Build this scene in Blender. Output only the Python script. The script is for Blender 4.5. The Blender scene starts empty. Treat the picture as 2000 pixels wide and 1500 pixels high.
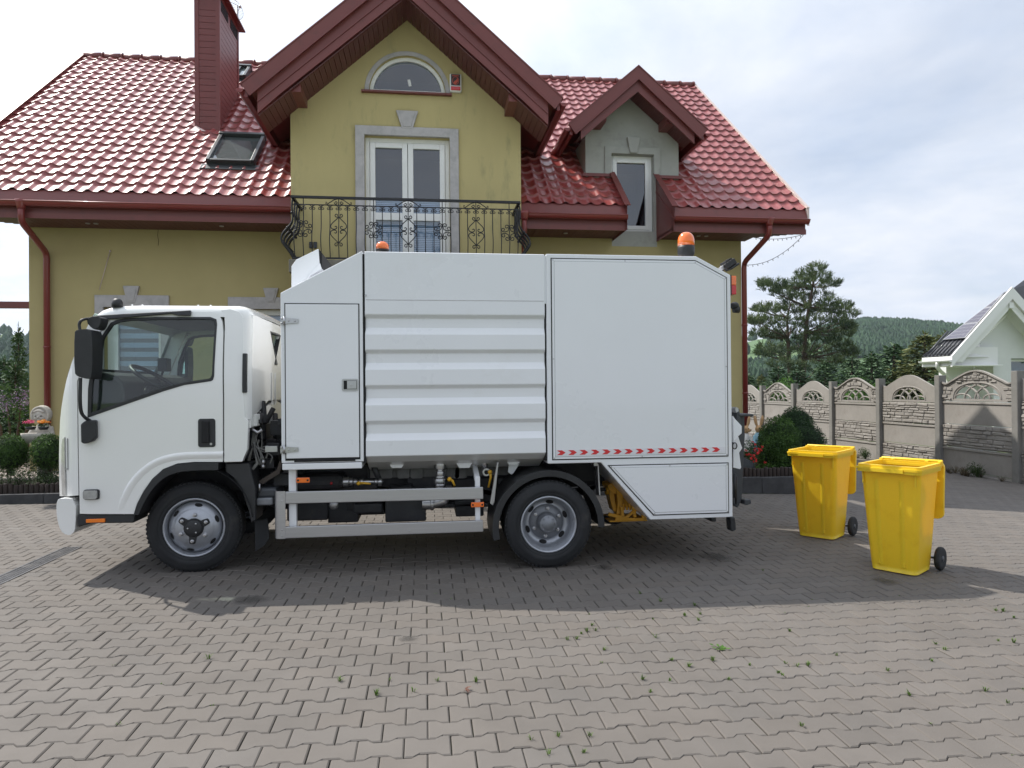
import bpy, bmesh, math, random
from mathutils import Vector, Matrix, noise
from mathutils.geometry import tessellate_polygon
rad = math.radians
rng = random.Random(11)
S = bpy.context.scene
COL = S.collection

# ------------------------------------------------------------------ camera
F_PX, EYE = 1340.0, Vector((0.0, 0.0, 1.51))
YAW, PITCH, ROLL = rad(7.2), rad(0.26), rad(-0.46)
fwd = Vector((math.sin(YAW) * math.cos(PITCH), math.cos(YAW) * math.cos(PITCH), math.sin(PITCH)))
r0 = Vector((math.cos(YAW), -math.sin(YAW), 0)); u0 = r0.cross(fwd)
cam_r = r0 * math.cos(ROLL) + u0 * math.sin(ROLL)
cam_u = u0 * math.cos(ROLL) - r0 * math.sin(ROLL)
cd = bpy.data.cameras.new("camera"); cam = bpy.data.objects.new("camera", cd); COL.objects.link(cam)
cd.sensor_width = 36.0; cd.lens = F_PX / 2000 * 36.0; cd.clip_start = 0.05; cd.clip_end = 6000
m = Matrix.Identity(4)
for i in range(3):
    m[i][0] = cam_r[i]; m[i][1] = cam_u[i]; m[i][2] = -fwd[i]; m[i][3] = EYE[i]
cam.matrix_world = m
S.camera = cam

def ray(px, py):
    return cam_r * ((px - 1000) / F_PX) - cam_u * ((py - 750) / F_PX) + fwd
def P(px, py, Y):                       # survey: photograph point on the upright plane at depth Y
    d = ray(px, py); return EYE + d * (Y / d.y)
def PX(px, py, X):
    d = ray(px, py); return EYE + d * (X / d.x)
def gz(x, y=0.0):                       # the yard drains to the right
    if x < 4.2: return -0.013 * (max(x, -9) + 1.9)
    t = min(x, 11.6) - 4.2
    return -0.0793 - 0.013 * t - 0.0384 * t * t / (t + 1.0)
def G(px, py):
    d = ray(px, py); t = 5.0
    for _ in range(40):
        p = EYE + d * t
        t = (gz(p.x) - EYE.z) / d.z
    return EYE + d * t

# ------------------------------------------------------------------ world, sun, exposure
SUN_TO = Vector((-0.61, 0.42, 1.0)).normalized()
ELEV = math.asin(SUN_TO.z); AZ = math.atan2(SUN_TO.x, SUN_TO.y)
W = bpy.data.worlds.new("World"); S.world = W; W.use_nodes = True
nt = W.node_tree; nt.nodes.clear()
def N(t, typ, **kw):
    n = t.nodes.new(typ)
    for k, v in kw.items(): setattr(n, k, v)
    return n
out = N(nt, 'ShaderNodeOutputWorld'); bg = N(nt, 'ShaderNodeBackground'); bg.inputs[1].default_value = 0.1
sky = N(nt, 'ShaderNodeTexSky', sky_type='NISHITA', sun_disc=False, sun_elevation=ELEV, sun_rotation=AZ % (2 * math.pi))
tc = N(nt, 'ShaderNodeTexCoord'); sep = N(nt, 'ShaderNodeSeparateXYZ')
nt.links.new(tc.outputs['Generated'], sep.inputs[0])
def MATH(t, op, a, b=None, c=None):
    n = N(t, 'ShaderNodeMath', operation=op)
    for i, x in enumerate((a, b, c)):
        if x is None: continue
        if isinstance(x, (int, float)): n.inputs[i].default_value = x
        else: t.links.new(x, n.inputs[i])
    return n.outputs[0]
zz = MATH(nt, 'ADD', MATH(nt, 'MAXIMUM', sep.outputs[2], 0.0), 0.22)
cmb = N(nt, 'ShaderNodeCombineXYZ')
nt.links.new(MATH(nt, 'DIVIDE', sep.outputs[0], zz), cmb.inputs[0])
nt.links.new(MATH(nt, 'DIVIDE', sep.outputs[1], zz), cmb.inputs[1])
n1 = N(nt, 'ShaderNodeTexNoise'); n1.inputs['Scale'].default_value = 1.05; n1.inputs['Detail'].default_value = 9; n1.inputs['Roughness'].default_value = 0.56; n1.inputs['Distortion'].default_value = 0.5
n2 = N(nt, 'ShaderNodeTexNoise'); n2.inputs['Scale'].default_value = 2.3; n2.inputs['Detail'].default_value = 7; n2.inputs['Roughness'].default_value = 0.6
nt.links.new(cmb.outputs[0], n1.inputs['Vector']); nt.links.new(cmb.outputs[0], n2.inputs['Vector'])
cover = N(nt, 'ShaderNodeMapRange'); cover.inputs[1].default_value = 0.30; cover.inputs[2].default_value = 0.52; cover.inputs[3].default_value = 0.68; cover.inputs[4].default_value = 1.0
nt.links.new(n1.outputs[0], cover.inputs[0])
shade = N(nt, 'ShaderNodeValToRGB'); shade.color_ramp.elements[0].position = 0.28; shade.color_ramp.elements[1].position = 0.72
shade.color_ramp.elements[0].color = (0.58, 0.66, 0.80, 1); shade.color_ramp.elements[1].color = (0.80, 0.83, 0.89, 1)
nt.links.new(n2.outputs[0], shade.inputs[0])
dotn = N(nt, 'ShaderNodeVectorMath', operation='DOT_PRODUCT'); dotn.inputs[1].default_value = SUN_TO
nt.links.new(tc.outputs['Generated'], dotn.inputs[0])
glow = MATH(nt, 'POWER', MATH(nt, 'MAXIMUM', dotn.outputs['Value'], 0.0), 3.0)
bright = MATH(nt, 'MULTIPLY_ADD', glow, 10.0, 9.6)
cl = N(nt, 'ShaderNodeVectorMath', operation='SCALE')
nt.links.new(shade.outputs[0], cl.inputs[0]); nt.links.new(bright, cl.inputs['Scale'])
mix = N(nt, 'ShaderNodeMix', data_type='RGBA')
nt.links.new(cover.outputs[0], mix.inputs[0]); nt.links.new(sky.outputs[0], mix.inputs[6]); nt.links.new(cl.outputs[0], mix.inputs[7])
nt.links.new(mix.outputs[2], bg.inputs[0]); nt.links.new(bg.outputs[0], out.inputs[0])
sd = bpy.data.lights.new("sun", 'SUN'); sun = bpy.data.objects.new("sun", sd); COL.objects.link(sun)
sd.energy = 4.6; sd.angle = rad(0.53); sd.color = (1.0, 0.95, 0.87)
sun.rotation_euler = SUN_TO.to_track_quat('Z', 'Y').to_euler(); sun.location = (-20, 14, 33)
S.view_settings.view_transform = 'Standard'; S.view_settings.look = 'None'
S.view_settings.exposure = 0.28; S.view_settings.gamma = 1.0
S.render.engine = 'CYCLES'
S.cycles.max_bounces = 8; S.cycles.transparent_max_bounces = 16; S.cycles.caustics_reflective = False; S.cycles.caustics_refractive = False
S.cycles.use_denoising = True

# ------------------------------------------------------------------ materials
MATS = {}
def mat(name, col, rough=0.6, metal=0.0, var=0.0, vscale=3.0, bump=0.0, bscale=60.0, coat=0.0, spec=0.5, dirt=None, dscale=1.5, dlo=0.5, dhi=0.75, stretch=None, emit=None, attr=None, sss=0.0, trans=0.0, alpha=None, brough=0.0):
    M = bpy.data.materials.new(name); M.use_nodes = True; t = M.node_tree
    b = t.nodes['Principled BSDF']
    b.inputs['Roughness'].default_value = rough; b.inputs['Metallic'].default_value = metal
    b.inputs['Specular IOR Level'].default_value = spec
    b.inputs['Coat Weight'].default_value = coat; b.inputs['Coat Roughness'].default_value = 0.06
    co = N(t, 'ShaderNodeTexCoord').outputs['Object']
    if stretch:
        mp = N(t, 'ShaderNodeMapping'); mp.inputs['Scale'].default_value = stretch; t.links.new(co, mp.inputs[0]); co = mp.outputs[0]
    c4 = (*col, 1)
    cur = None
    if var > 0:
        nz = N(t, 'ShaderNodeTexNoise'); nz.inputs['Scale'].default_value = vscale; nz.inputs['Detail'].default_value = 6; nz.inputs['Roughness'].default_value = 0.62
        t.links.new(co, nz.inputs['Vector'])
        rp = N(t, 'ShaderNodeValToRGB'); rp.color_ramp.elements[0].position = 0.3; rp.color_ramp.elements[1].position = 0.7
        rp.color_ramp.elements[0].color = tuple(c * (1 - var) for c in col) + (1,); rp.color_ramp.elements[1].color = tuple(min(1, c * (1 + var)) for c in col) + (1,)
        t.links.new(nz.outputs[0], rp.inputs[0]); cur = rp.outputs[0]
        if brough:
            t.links.new(MATH(t, 'MULTIPLY_ADD', nz.outputs[0], brough, rough - brough / 2), b.inputs['Roughness'])
    if attr:
        at = N(t, 'ShaderNodeAttribute', attribute_name=attr)
        mx = N(t, 'ShaderNodeMix', data_type='RGBA', blend_type='MULTIPLY'); mx.inputs[0].default_value = 1
        if cur is not None: t.links.new(cur, mx.inputs[6])
        else: mx.inputs[6].default_value = c4
        t.links.new(at.outputs['Color'], mx.inputs[7]); cur = mx.outputs[2]
    if dirt:
        nd = N(t, 'ShaderNodeTexNoise'); nd.inputs['Scale'].default_value = dscale; nd.inputs['Detail'].default_value = 8; nd.inputs['Roughness'].default_value = 0.7
        t.links.new(co, nd.inputs['Vector'])
        mr = N(t, 'ShaderNodeMapRange'); mr.inputs[1].default_value = dlo; mr.inputs[2].default_value = dhi
        t.links.new(nd.outputs[0], mr.inputs[0])
        mx = N(t, 'ShaderNodeMix', data_type='RGBA'); t.links.new(mr.outputs[0], mx.inputs[0])
        if cur is not None: t.links.new(cur, mx.inputs[6])
        else: mx.inputs[6].default_value = c4
        mx.inputs[7].default_value = (*dirt, 1); cur = mx.outputs[2]
    if cur is not None: t.links.new(cur, b.inputs['Base Color'])
    else: b.inputs['Base Color'].default_value = c4
    if bump > 0:
        nb = N(t, 'ShaderNodeTexNoise'); nb.inputs['Scale'].default_value = bscale; nb.inputs['Detail'].default_value = 5
        t.links.new(co, nb.inputs['Vector'])
        bp = N(t, 'ShaderNodeBump'); bp.inputs['Strength'].default_value = 1.0; bp.inputs['Distance'].default_value = bump
        t.links.new(nb.outputs[0], bp.inputs['Height']); t.links.new(bp.outputs[0], b.inputs['Normal'])
    if emit:
        b.inputs['Emission Color'].default_value = (*emit[0], 1); b.inputs['Emission Strength'].default_value = emit[1]
    if trans: b.inputs['Transmission Weight'].default_value = trans
    MATS[name] = M
    return M
def glass(name, tint, refl=0.12, rough=0.02):
    M = bpy.data.materials.new(name); M.use_nodes = True; t = M.node_tree; t.nodes.clear()
    o = N(t, 'ShaderNodeOutputMaterial'); mx = N(t, 'ShaderNodeMixShader'); tr = N(t, 'ShaderNodeBsdfTransparent'); gl = N(t, 'ShaderNodeBsdfGlossy')
    tr.inputs[0].default_value = (*tint, 1); gl.inputs['Roughness'].default_value = rough; gl.inputs[0].default_value = (0.95, 0.97, 1, 1)
    lw = N(t, 'ShaderNodeFresnel'); lw.inputs[0].default_value = 1.5
    gm = N(t, 'ShaderNodeNewGeometry')
    t.links.new(MATH(t, 'MULTIPLY', MATH(t, 'MULTIPLY_ADD', lw.outputs[0], 1.0, refl - 0.04), MATH(t, 'SUBTRACT', 1.0, gm.outputs['Backfacing'])), mx.inputs[0])
    t.links.new(tr.outputs[0], mx.inputs[1]); t.links.new(gl.outputs[0], mx.inputs[2]); t.links.new(mx.outputs[0], o.inputs[0])
    return M
def leafmat(name, c0, c1, rough=0.55, scale=1.2, transl=0.25):
    M = bpy.data.materials.new(name); M.use_nodes = True; t = M.node_tree; b = t.nodes['Principled BSDF']
    b.inputs['Roughness'].default_value = rough; b.inputs['Specular IOR Level'].default_value = 0.3
    at = N(t, 'ShaderNodeAttribute', attribute_name='tone')
    rp = N(t, 'ShaderNodeValToRGB'); rp.color_ramp.elements[0].color = (*c0, 1); rp.color_ramp.elements[1].color = (*c1, 1)
    t.links.new(at.outputs['Fac'], rp.inputs[0]); t.links.new(rp.outputs[0], b.inputs['Base Color'])
    td = N(t, 'ShaderNodeBsdfTranslucent'); ms = N(t, 'ShaderNodeMixShader'); ms.inputs[0].default_value = transl
    t.links.new(rp.outputs[0], td.inputs[0]); o = t.nodes['Material Output']
    t.links.new(b.outputs[0], ms.inputs[1]); t.links.new(td.outputs[0], ms.inputs[2]); t.links.new(ms.outputs[0], o.inputs[0])
    return M

WHITE = mat('truck_white_paint', (0.785, 0.80, 0.825), 0.28, var=0.03, vscale=0.7, coat=0.5, brough=0.08, bump=0.0035, bscale=1.3, dirt=(0.66, 0.655, 0.635), dscale=1.1, dlo=0.60, dhi=0.95)
CABW = mat('cab_white_paint', (0.80, 0.805, 0.79), 0.22, var=0.02, vscale=1.5, coat=0.8)
BLACK = mat('black_plastic', (0.018, 0.019, 0.021), 0.5, var=0.25, vscale=9, bump=0.0006, bscale=400)
RUBBER = mat('tyre_rubber', (0.016, 0.017, 0.019), 0.82, var=0.25, vscale=6, dirt=(0.06, 0.055, 0.05), dscale=5, dlo=0.55, dhi=0.9)
GAP = mat('seal_and_hole_shade', (0.008, 0.008, 0.009), 0.8)
CHASSIS = mat('chassis_black', (0.024, 0.025, 0.028), 0.6, var=0.4, vscale=5, dirt=(0.07, 0.06, 0.05), dscale=6, dlo=0.55, dhi=0.8)
DKGREY = mat('lifter_grey_paint', (0.045, 0.05, 0.058), 0.45, var=0.15, vscale=4)
ALU = mat('brushed_aluminium', (0.47, 0.47, 0.48), 0.38, 0.85, var=0.05, vscale=4, stretch=(1, 8, 30))
STEEL = mat('steel', (0.48, 0.48, 0.49), 0.35, 1.0, var=0.1, vscale=10)
RIM = mat('wheel_silver_paint', (0.40, 0.42, 0.46), 0.38, 0.55, var=0.12, vscale=8, dirt=(0.15, 0.14, 0.13), dscale=7, dlo=0.55, dhi=0.9)
HUBG = mat('hub_grey', (0.22, 0.23, 0.25), 0.5, 0.5, var=0.2, vscale=9)
AMBER = mat('amber_lens', (0.85, 0.20, 0.01), 0.18, coat=0.6, spec=0.6)
AMBERB = mat('beacon_orange', (0.90, 0.17, 0.015), 0.16, coat=1.0)
REDL = mat('red_lens', (0.55, 0.01, 0.015), 0.2, coat=0.6)
CLEARL = mat('clear_lens', (0.36, 0.36, 0.35), 0.15, 0.0, coat=1.0, var=0.3, vscale=14)
YPUMP = mat('pump_yellow_paint', (0.62, 0.30, 0.015), 0.42, var=0.2, vscale=8, dirt=(0.10, 0.07, 0.03), dscale=7, dlo=0.55, dhi=0.85)
YVALVE = mat('valve_lever_yellow', (0.75, 0.42, 0.03), 0.4)
SILVERTAPE = mat('reflective_tape', (0.72, 0.72, 0.75), 0.35, var=0.08, vscale=150)
REDTAPE = mat('reflective_red', (0.62, 0.025, 0.03), 0.4)
SEATF = mat('seat_fabric', (0.05, 0.055, 0.06), 0.9, var=0.3, vscale=20)
DASH = mat('dashboard_plastic', (0.028, 0.03, 0.032), 0.6, var=0.2, vscale=10)
HEADL = mat('headliner', (0.20, 0.20, 0.20), 0.9)
CABGLASS = glass('cab_glass', (0.82, 0.89, 0.87), 0.06)
MIRRORG = mat('mirror_glass', (0.85, 0.88, 0.9), 0.02, 1.0)

# ------------------------------------------------------------------ mesh builder
ORG = {}
def tag(o, label=None, cat=None, group=None, kind=None):
    if label: o['label'] = label
    if cat: o['category'] = cat
    if group: o['group'] = group
    if kind: o['kind'] = kind
    return o
def root(name, loc, label, cat, group=None):
    o = bpy.data.objects.new(name, None); COL.objects.link(o); o.location = loc; ORG[o] = Vector(loc); o.empty_display_size = 0.2
    return tag(o, label, cat, group)
class MB:
    def __init__(s): s.v = []; s.f = []; s.sm = []; s.mi = []; s.tone = []; s.dt = 0.5
    def add(s, vs, fs, smooth=False, m=0, tone=None):
        b = len(s.v); s.v.extend([tuple(v) for v in vs])
        for f in fs:
            s.f.append(tuple(i + b for i in f)); s.sm.append(smooth); s.mi.append(m); s.tone.append(s.dt if tone is None else tone)
        return s
    def box(s, x0, x1, y0, y1, z0, z1, m=0):
        v = [(x, y, z) for x in (x0, x1) for y in (y0, y1) for z in (z0, z1)]
        return s.add(v, [(0, 1, 3, 2), (4, 6, 7, 5), (0, 4, 5, 1), (2, 3, 7, 6), (0, 2, 6, 4), (1, 5, 7, 3)], m=m)
    def obox(s, c, size, mx, m=0):
        h = [d / 2 for d in size]
        v = [Vector(c) + mx @ Vector((a * h[0], b * h[1], d * h[2])) for a in (-1, 1) for b in (-1, 1) for d in (-1, 1)]
        return s.add(v, [(0, 1, 3, 2), (4, 6, 7, 5), (0, 4, 5, 1), (2, 3, 7, 6), (0, 2, 6, 4), (1, 5, 7, 3)], m=m)
    def beam(s, a, b, w, h, up=(0, 0, 1), m=0):           # rectangular bar from a to b
        a = Vector(a); b = Vector(b); d = (b - a); L = d.length; d.normalize(); up = Vector(up)
        if abs(d.dot(up)) > 0.98: up = Vector((0, 1, 0))
        sd_ = d.cross(up).normalized(); u = sd_.cross(d).normalized()
        mx = Matrix((d, sd_, u)).transposed()
        return s.obox((a + b) / 2, (L, w, h), mx, m)
    def prism(s, pts, axis, a, b, holes=(), m=0, smooth=False):
        loops = [list(pts)] + [list(h) for h in holes]
        tr = tessellate_polygon([[Vector((p[0], p[1], 0)) for p in L] for L in loops])
        flat = [p for L in loops for p in L]; n = len(flat)
        def put(p, c):
            return (p[0], c, p[1]) if axis == 'y' else (c, p[0], p[1]) if axis == 'x' else (p[0], p[1], c)
        vs = [put(p, a) for p in flat] + [put(p, b) for p in flat]
        fs = []
        if not holes and len(pts) <= 4: fs += [tuple(range(n)), tuple(range(2 * n - 1, n - 1, -1))]
        else:
            fs += [tuple(t) for t in tr] + [(t[2] + n, t[1] + n, t[0] + n) for t in tr]
        s.add(vs, fs, m=m)
        base = len(s.v) - 2 * n; k = 0
        for L in loops:
            q = len(L)
            for i in range(q):
                j = (i + 1) % q
                s.f.append((base + k + i, base + k + j, base + n + k + j, base + n + k + i)); s.sm.append(smooth); s.mi.append(m); s.tone.append(s.dt)
            k += q
        return s
    def tube(s, path, r, n=8, m=0, closed=False, cap=True, flat=None, tone=None):
        path = [Vector(p) for p in path]; k = len(path)
        rs = r if isinstance(r, (list, tuple)) else [r] * k
        vs = []; fs = []; ref = None
        for i, p in enumerate(path):
            if closed: d = path[(i + 1) % k] - path[i - 1]
            else: d = path[min(i + 1, k - 1)] - path[max(i - 1, 0)]
            if d.length < 1e-9: d = Vector((0, 0, 1))
            d.normalize()
            if ref is None: ref = Vector((0, 0, 1)) if abs(d.z) < 0.9 else Vector((1, 0, 0))
            u = (ref - d * ref.dot(d))
            if u.length < 1e-6: u = d.orthogonal()
            u.normalize(); w = d.cross(u); ref = u
            for j in range(n):
                a = 2 * math.pi * (j + 0.5) / n
                vs.append(p + (u * math.cos(a) + w * math.sin(a) * (flat or 1)) * rs[i])
        for i in range(k if closed else k - 1):
            for j in range(n):
                a = i * n + j; b = i * n + (j + 1) % n; c = ((i + 1) % k) * n + (j + 1) % n; d2 = ((i + 1) % k) * n + j
                fs.append((a, b, c, d2))
        s.add(vs, fs, smooth=n > 5, m=m, tone=tone)
        if cap and not closed:
            b0 = len(s.v) - len(vs)
            for f in (tuple(b0 + j for j in reversed(range(n))), tuple(b0 + (k - 1) * n + j for j in range(n))):
                s.f.append(f); s.sm.append(False); s.mi.append(m); s.tone.append(s.dt if tone is None else tone)
        return s
    def lathe(s, prof, o, axis='z', n=32, m=0, smooth=True, caps=True):   # prof: (radius, height along axis)
        o = Vector(o); vs = []; fs = []
        for (r, h) in prof:
            for j in range(n):
                a = 2 * math.pi * j / n; c, q = math.cos(a) * r, math.sin(a) * r
                vs.append(o + (Vector((c, q, h)) if axis == 'z' else Vector((c, h, q)) if axis == 'y' else Vector((h, c, q))))
        k = len(prof)
        for i in range(k - 1):
            for j in range(n):
                fs.append((i * n + j, i * n + (j + 1) % n, (i + 1) * n + (j + 1) % n, (i + 1) * n + j))
        s.add(vs, fs, smooth=smooth, m=m)
        b0 = len(s.v) - len(vs)
        for i, rev in ((0, True), (k - 1, False)) if caps else ():
            if prof[i][0] > 1e-5:
                f = [b0 + i * n + j for j in range(n)]
                s.f.append(tuple(reversed(f) if rev else f)); s.sm.append(False); s.mi.append(m); s.tone.append(s.dt)
        return s
    def ball(s, c, r, nu=16, nv=10, m=0, tone=None):
        c = Vector(c); r = r if isinstance(r, (list, tuple)) else (r, r, r); vs = []; fs = []
        for i in range(nv + 1):
            t = math.pi * i / nv
            for j in range(nu):
                a = 2 * math.pi * j / nu
                vs.append(c + Vector((r[0] * math.sin(t) * math.cos(a), r[1] * math.sin(t) * math.sin(a), r[2] * math.cos(t))))
        for i in range(nv):
            for j in range(nu):
                fs.append((i * nu + j, (i + 1) * nu + j, (i + 1) * nu + (j + 1) % nu, i * nu + (j + 1) % nu))
        return s.add(vs, fs, smooth=True, m=m, tone=tone)
    def sheet(s, rows, smooth=True, m=0):                  # rows: lists of points of equal length
        k = len(rows[0]); vs = [p for r in rows for p in r]
        fs = [(i * k + j, i * k + j + 1, (i + 1) * k + j + 1, (i + 1) * k + j) for i in range(len(rows) - 1) for j in range(k - 1)]
        return s.add(vs, fs, smooth=smooth, m=m)
    def mesh(s, name, mats, off=Vector((0, 0, 0)), fix=True, merge=0.0, warp=None, cuts=None):
        me = bpy.data.meshes.new(name)
        me.from_pydata([(v[0] - off[0], v[1] - off[1], v[2] - off[2]) for v in s.v] if warp is None and cuts is None else s.v, [], s.f)
        me.polygons.foreach_set('use_smooth', s.sm); me.polygons.foreach_set('material_index', s.mi)
        if len(set(s.tone)) > 1:
            at = me.attributes.new('tone', 'FLOAT', 'FACE'); at.data.foreach_set('value', s.tone)
        if fix or cuts or warp or merge:
            bm = bmesh.new(); bm.from_mesh(me)
            if merge: bmesh.ops.remove_doubles(bm, verts=bm.verts, dist=merge)
            if cuts:
                for ax, vals in cuts.items():
                    nrm = Vector([1.0 if i == ax else 0.0 for i in range(3)])
                    for c in vals:
                        bmesh.ops.bisect_plane(bm, geom=bm.verts[:] + bm.edges[:] + bm.faces[:], plane_co=nrm * c, plane_no=nrm, dist=1e-5)
            if warp:
                for v in bm.verts: v.co = warp(v.co)
            if warp is not None or cuts is not None:
                for v in bm.verts: v.co = v.co - off
            if fix: bmesh.ops.recalc_face_normals(bm, faces=bm.faces)
            bm.to_mesh(me); bm.free()
        for mm in (mats if isinstance(mats, (list, tuple)) else [mats]): me.materials.append(mm)
        return me
    def build(s, name, mats, parent=None, origin=None, bevel=0.0, seg=2, fix=True, ang=35, **kw):
        if origin is None:
            xs = [v[0] for v in s.v]; ys = [v[1] for v in s.v]; zs = [v[2] for v in s.v]
            origin = Vector(((min(xs) + max(xs)) / 2, (min(ys) + max(ys)) / 2, min(zs)))
        origin = Vector(origin)
        o = bpy.data.objects.new(name, s.mesh(name, mats, origin, fix, **kw)); COL.objects.link(o)
        ORG[o] = origin
        if parent is not None:
            o.parent = parent; o.location = origin - ORG[parent]
        else: o.location = origin
        if bevel:
            md = o.modifiers.new('bevel', 'BEVEL'); md.width = bevel; md.segments = seg; md.limit_method = 'ANGLE'; md.angle_limit = rad(ang)
        return o
def copy_tree(o, parent=None):
    c = o.copy(); COL.objects.link(c); c.parent = parent
    for ch in list(o.children): copy_tree(ch, c)
    return c
def arc(cx, cz, r, a0, a1, n):
    return [(cx + r * math.cos(rad(a0 + (a1 - a0) * i / n)), cz + r * math.sin(rad(a0 + (a1 - a0) * i / n))) for i in range(n + 1)]
def rrect(x0, x1, z0, z1, r, n=4):
    return arc(x1 - r, z1 - r, r, 0, 90, n) + arc(x0 + r, z1 - r, r, 90, 180, n) + arc(x0 + r, z0 + r, r, 180, 270, n) + arc(x1 - r, z0 + r, r, 270, 360, n)
def smoothpoly(pts, it=2, closed=True):
    for _ in range(it):
        q = []
        k = len(pts)
        for i in range(k if closed else k - 1):
            a, b = pts[i], pts[(i + 1) % k]
            q.append(tuple(a[j] * .75 + b[j] * .25 for j in range(len(a)))); q.append(tuple(a[j] * .25 + b[j] * .75 for j in range(len(a))))
        if not closed: q = [pts[0]] + q + [pts[-1]]
        pts = q
    return pts
# ------------------------------------------------------------------ setting materials
PAVER = mat('concrete_paver', (0.122, 0.109, 0.097), 0.85, var=0.10, vscale=2.2, bump=0.0012, bscale=220, attr='tint', dirt=(0.095, 0.085, 0.076), dscale=0.9, dlo=0.54, dhi=0.82)
SAND = mat('joint_sand_and_moss', (0.042, 0.038, 0.030), 0.95, var=0.4, vscale=9, dirt=(0.034, 0.050, 0.014), dscale=1.3, dlo=0.50, dhi=0.62)
MEADOW = mat('meadow_ground', (0.10, 0.14, 0.05), 0.95, var=0.35, vscale=0.25, dirt=(0.14, 0.13, 0.07), dscale=0.06)
KERBM = mat('kerb_dark_concrete', (0.050, 0.050, 0.052), 0.9, var=0.25, vscale=7, bump=0.002, bscale=90)
SOIL = mat('bed_soil', (0.045, 0.034, 0.026), 0.95, var=0.45, vscale=14, bump=0.01, bscale=40)
SLABM = mat('terrace_stone', (0.26, 0.22, 0.195), 0.85, var=0.15, vscale=3, bump=0.002, bscale=80)
LOGM = mat('stained_edging_wood', (0.028, 0.019, 0.015), 0.85, var=0.35, vscale=20, stretch=(6, 6, 1))
FENCEM = mat('cast_concrete', (0.285, 0.266, 0.245), 0.9, var=0.12, vscale=3.5, bump=0.0025, bscale=70, dirt=(0.20, 0.178, 0.160), dscale=1.7, dlo=0.52, dhi=0.78)
POSTM = mat('post_concrete', (0.20, 0.193, 0.18), 0.9, var=0.16, vscale=6, bump=0.002, bscale=90, dirt=(0.14, 0.135, 0.12), dscale=3, dlo=0.52, dhi=0.8)
HILLF = mat('hill_field', (0.085, 0.155, 0.055), 0.95, var=0.35, vscale=0.012, dirt=(0.16, 0.17, 0.075), dscale=0.008, dlo=0.5, dhi=0.62)

# ------------------------------------------------------------------ ground, paving, kerb, bed
xs = [-2500, -300, -60, -9] + [-8.5 + 0.5 * i for i in range(42)] + [60, 300, 2500]
ys = [-60, -4, 0, 5, 10, 15, 20, 30, 60, 300, 900, 3500]
g = MB(); g.sheet([[(x, y, gz(x) - 0.05) for x in xs] for y in ys]); g.build('ground', MEADOW, fix=False).__setitem__('kind', 'structure')
xs = [-11 + 0.5 * i for i in range(46)]
g = MB(); g.sheet([[(x, y, gz(x) - 0.013) for x in xs] for y in (0.2, 4, 9.74)])
xs2 = [5.6 + 0.5 * i for i in range(13)]
g.sheet([[(x, y, gz(x) - 0.0132) for x in xs2] for y in (9.74, 16, 26)])
g.build('paving_bed', SAND, fix=False)['kind'] = 'structure'

PITCH_ROW = 0.14
def paving():
    a, b1, b0, gap, bev = 0.1, 0.0815, 0.0585, 0.0023, 0.0058
    def outline(d):
        A, B1, B0 = a - d, b1 - d, b0 - d
        lo = [(-A, -B1), (-0.062 + d * .4, -B1), (-0.036 + d * .4, -B0), (0.036 - d * .4, -B0), (0.062 - d * .4, -B1), (A, -B1)]
        return lo + [(x, -y) for x, y in reversed(lo)]
    o1, o2 = outline(gap), outline(gap + bev)
    v = []; f = []; tint = []
    prng = random.Random(3)
    k = 0; y = 0.45
    while y < 24:
        x0 = -9.0 if y < 5 else -11.0
        x1 = 11.25
        if y > 9.66: x0 = 5.82
        x = x0 + (0.1 if k % 2 else 0)
        # only the part of the yard that can be seen from around the camera
        lim = max(3.2, (y + 1.5) * 0.98)
        while x < x1:
            if -lim - 1.0 < x < lim + 1.6:
                z = gz(x); sl = (gz(x + 0.1) - gz(x - 0.1)) / 0.2
                dz = prng.uniform(-0.0013, 0.0013); tx = prng.uniform(-0.006, 0.006) + sl; ty = prng.uniform(-0.006, 0.006)
                jx = prng.uniform(-0.0014, 0.0014); jy = prng.uniform(-0.0012, 0.0012); ro = prng.uniform(-0.007, 0.007)
                b = len(v); c = 12
                for ring, h in ((o2, 0.0), (o1, -0.0048), (o1, -0.022)):
                    for (px_, py_) in ring:
                        qx, qy = px_ - ro * py_, py_ + ro * px_
                        v.append((x + qx + jx, y + qy + jy, z + h + dz + tx * qx + ty * qy))
                f.append(tuple(range(b, b + c)))
                for i in range(c):
                    j = (i + 1) % c
                    f.append((b + i, b + c + i, b + c + j, b + j)); f.append((b + c + i, b + 2 * c + i, b + 2 * c + j, b + c + j))
                t = prng.gauss(1.0, 0.035); w = prng.gauss(0, 0.007)
                t *= 1 + .10 * noise.noise((x * .55, y * .55, 1.7)); tint.append((t * (1 + w), t, t * (1 - w), 1.0))
            x += 0.2
        y += PITCH_ROW; k += 1
    me = bpy.data.meshes.new('paving'); me.from_pydata(v, [], f)
    at = me.attributes.new('tint', 'FLOAT_COLOR', 'FACE')
    buf = []
    for t in tint: buf.extend(t * 25)
    at.data.foreach_set('color', buf)
    me.materials.append(PAVER)
    o = bpy.data.objects.new('paving', me); COL.objects.link(o); o['kind'] = 'structure'
paving()

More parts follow.
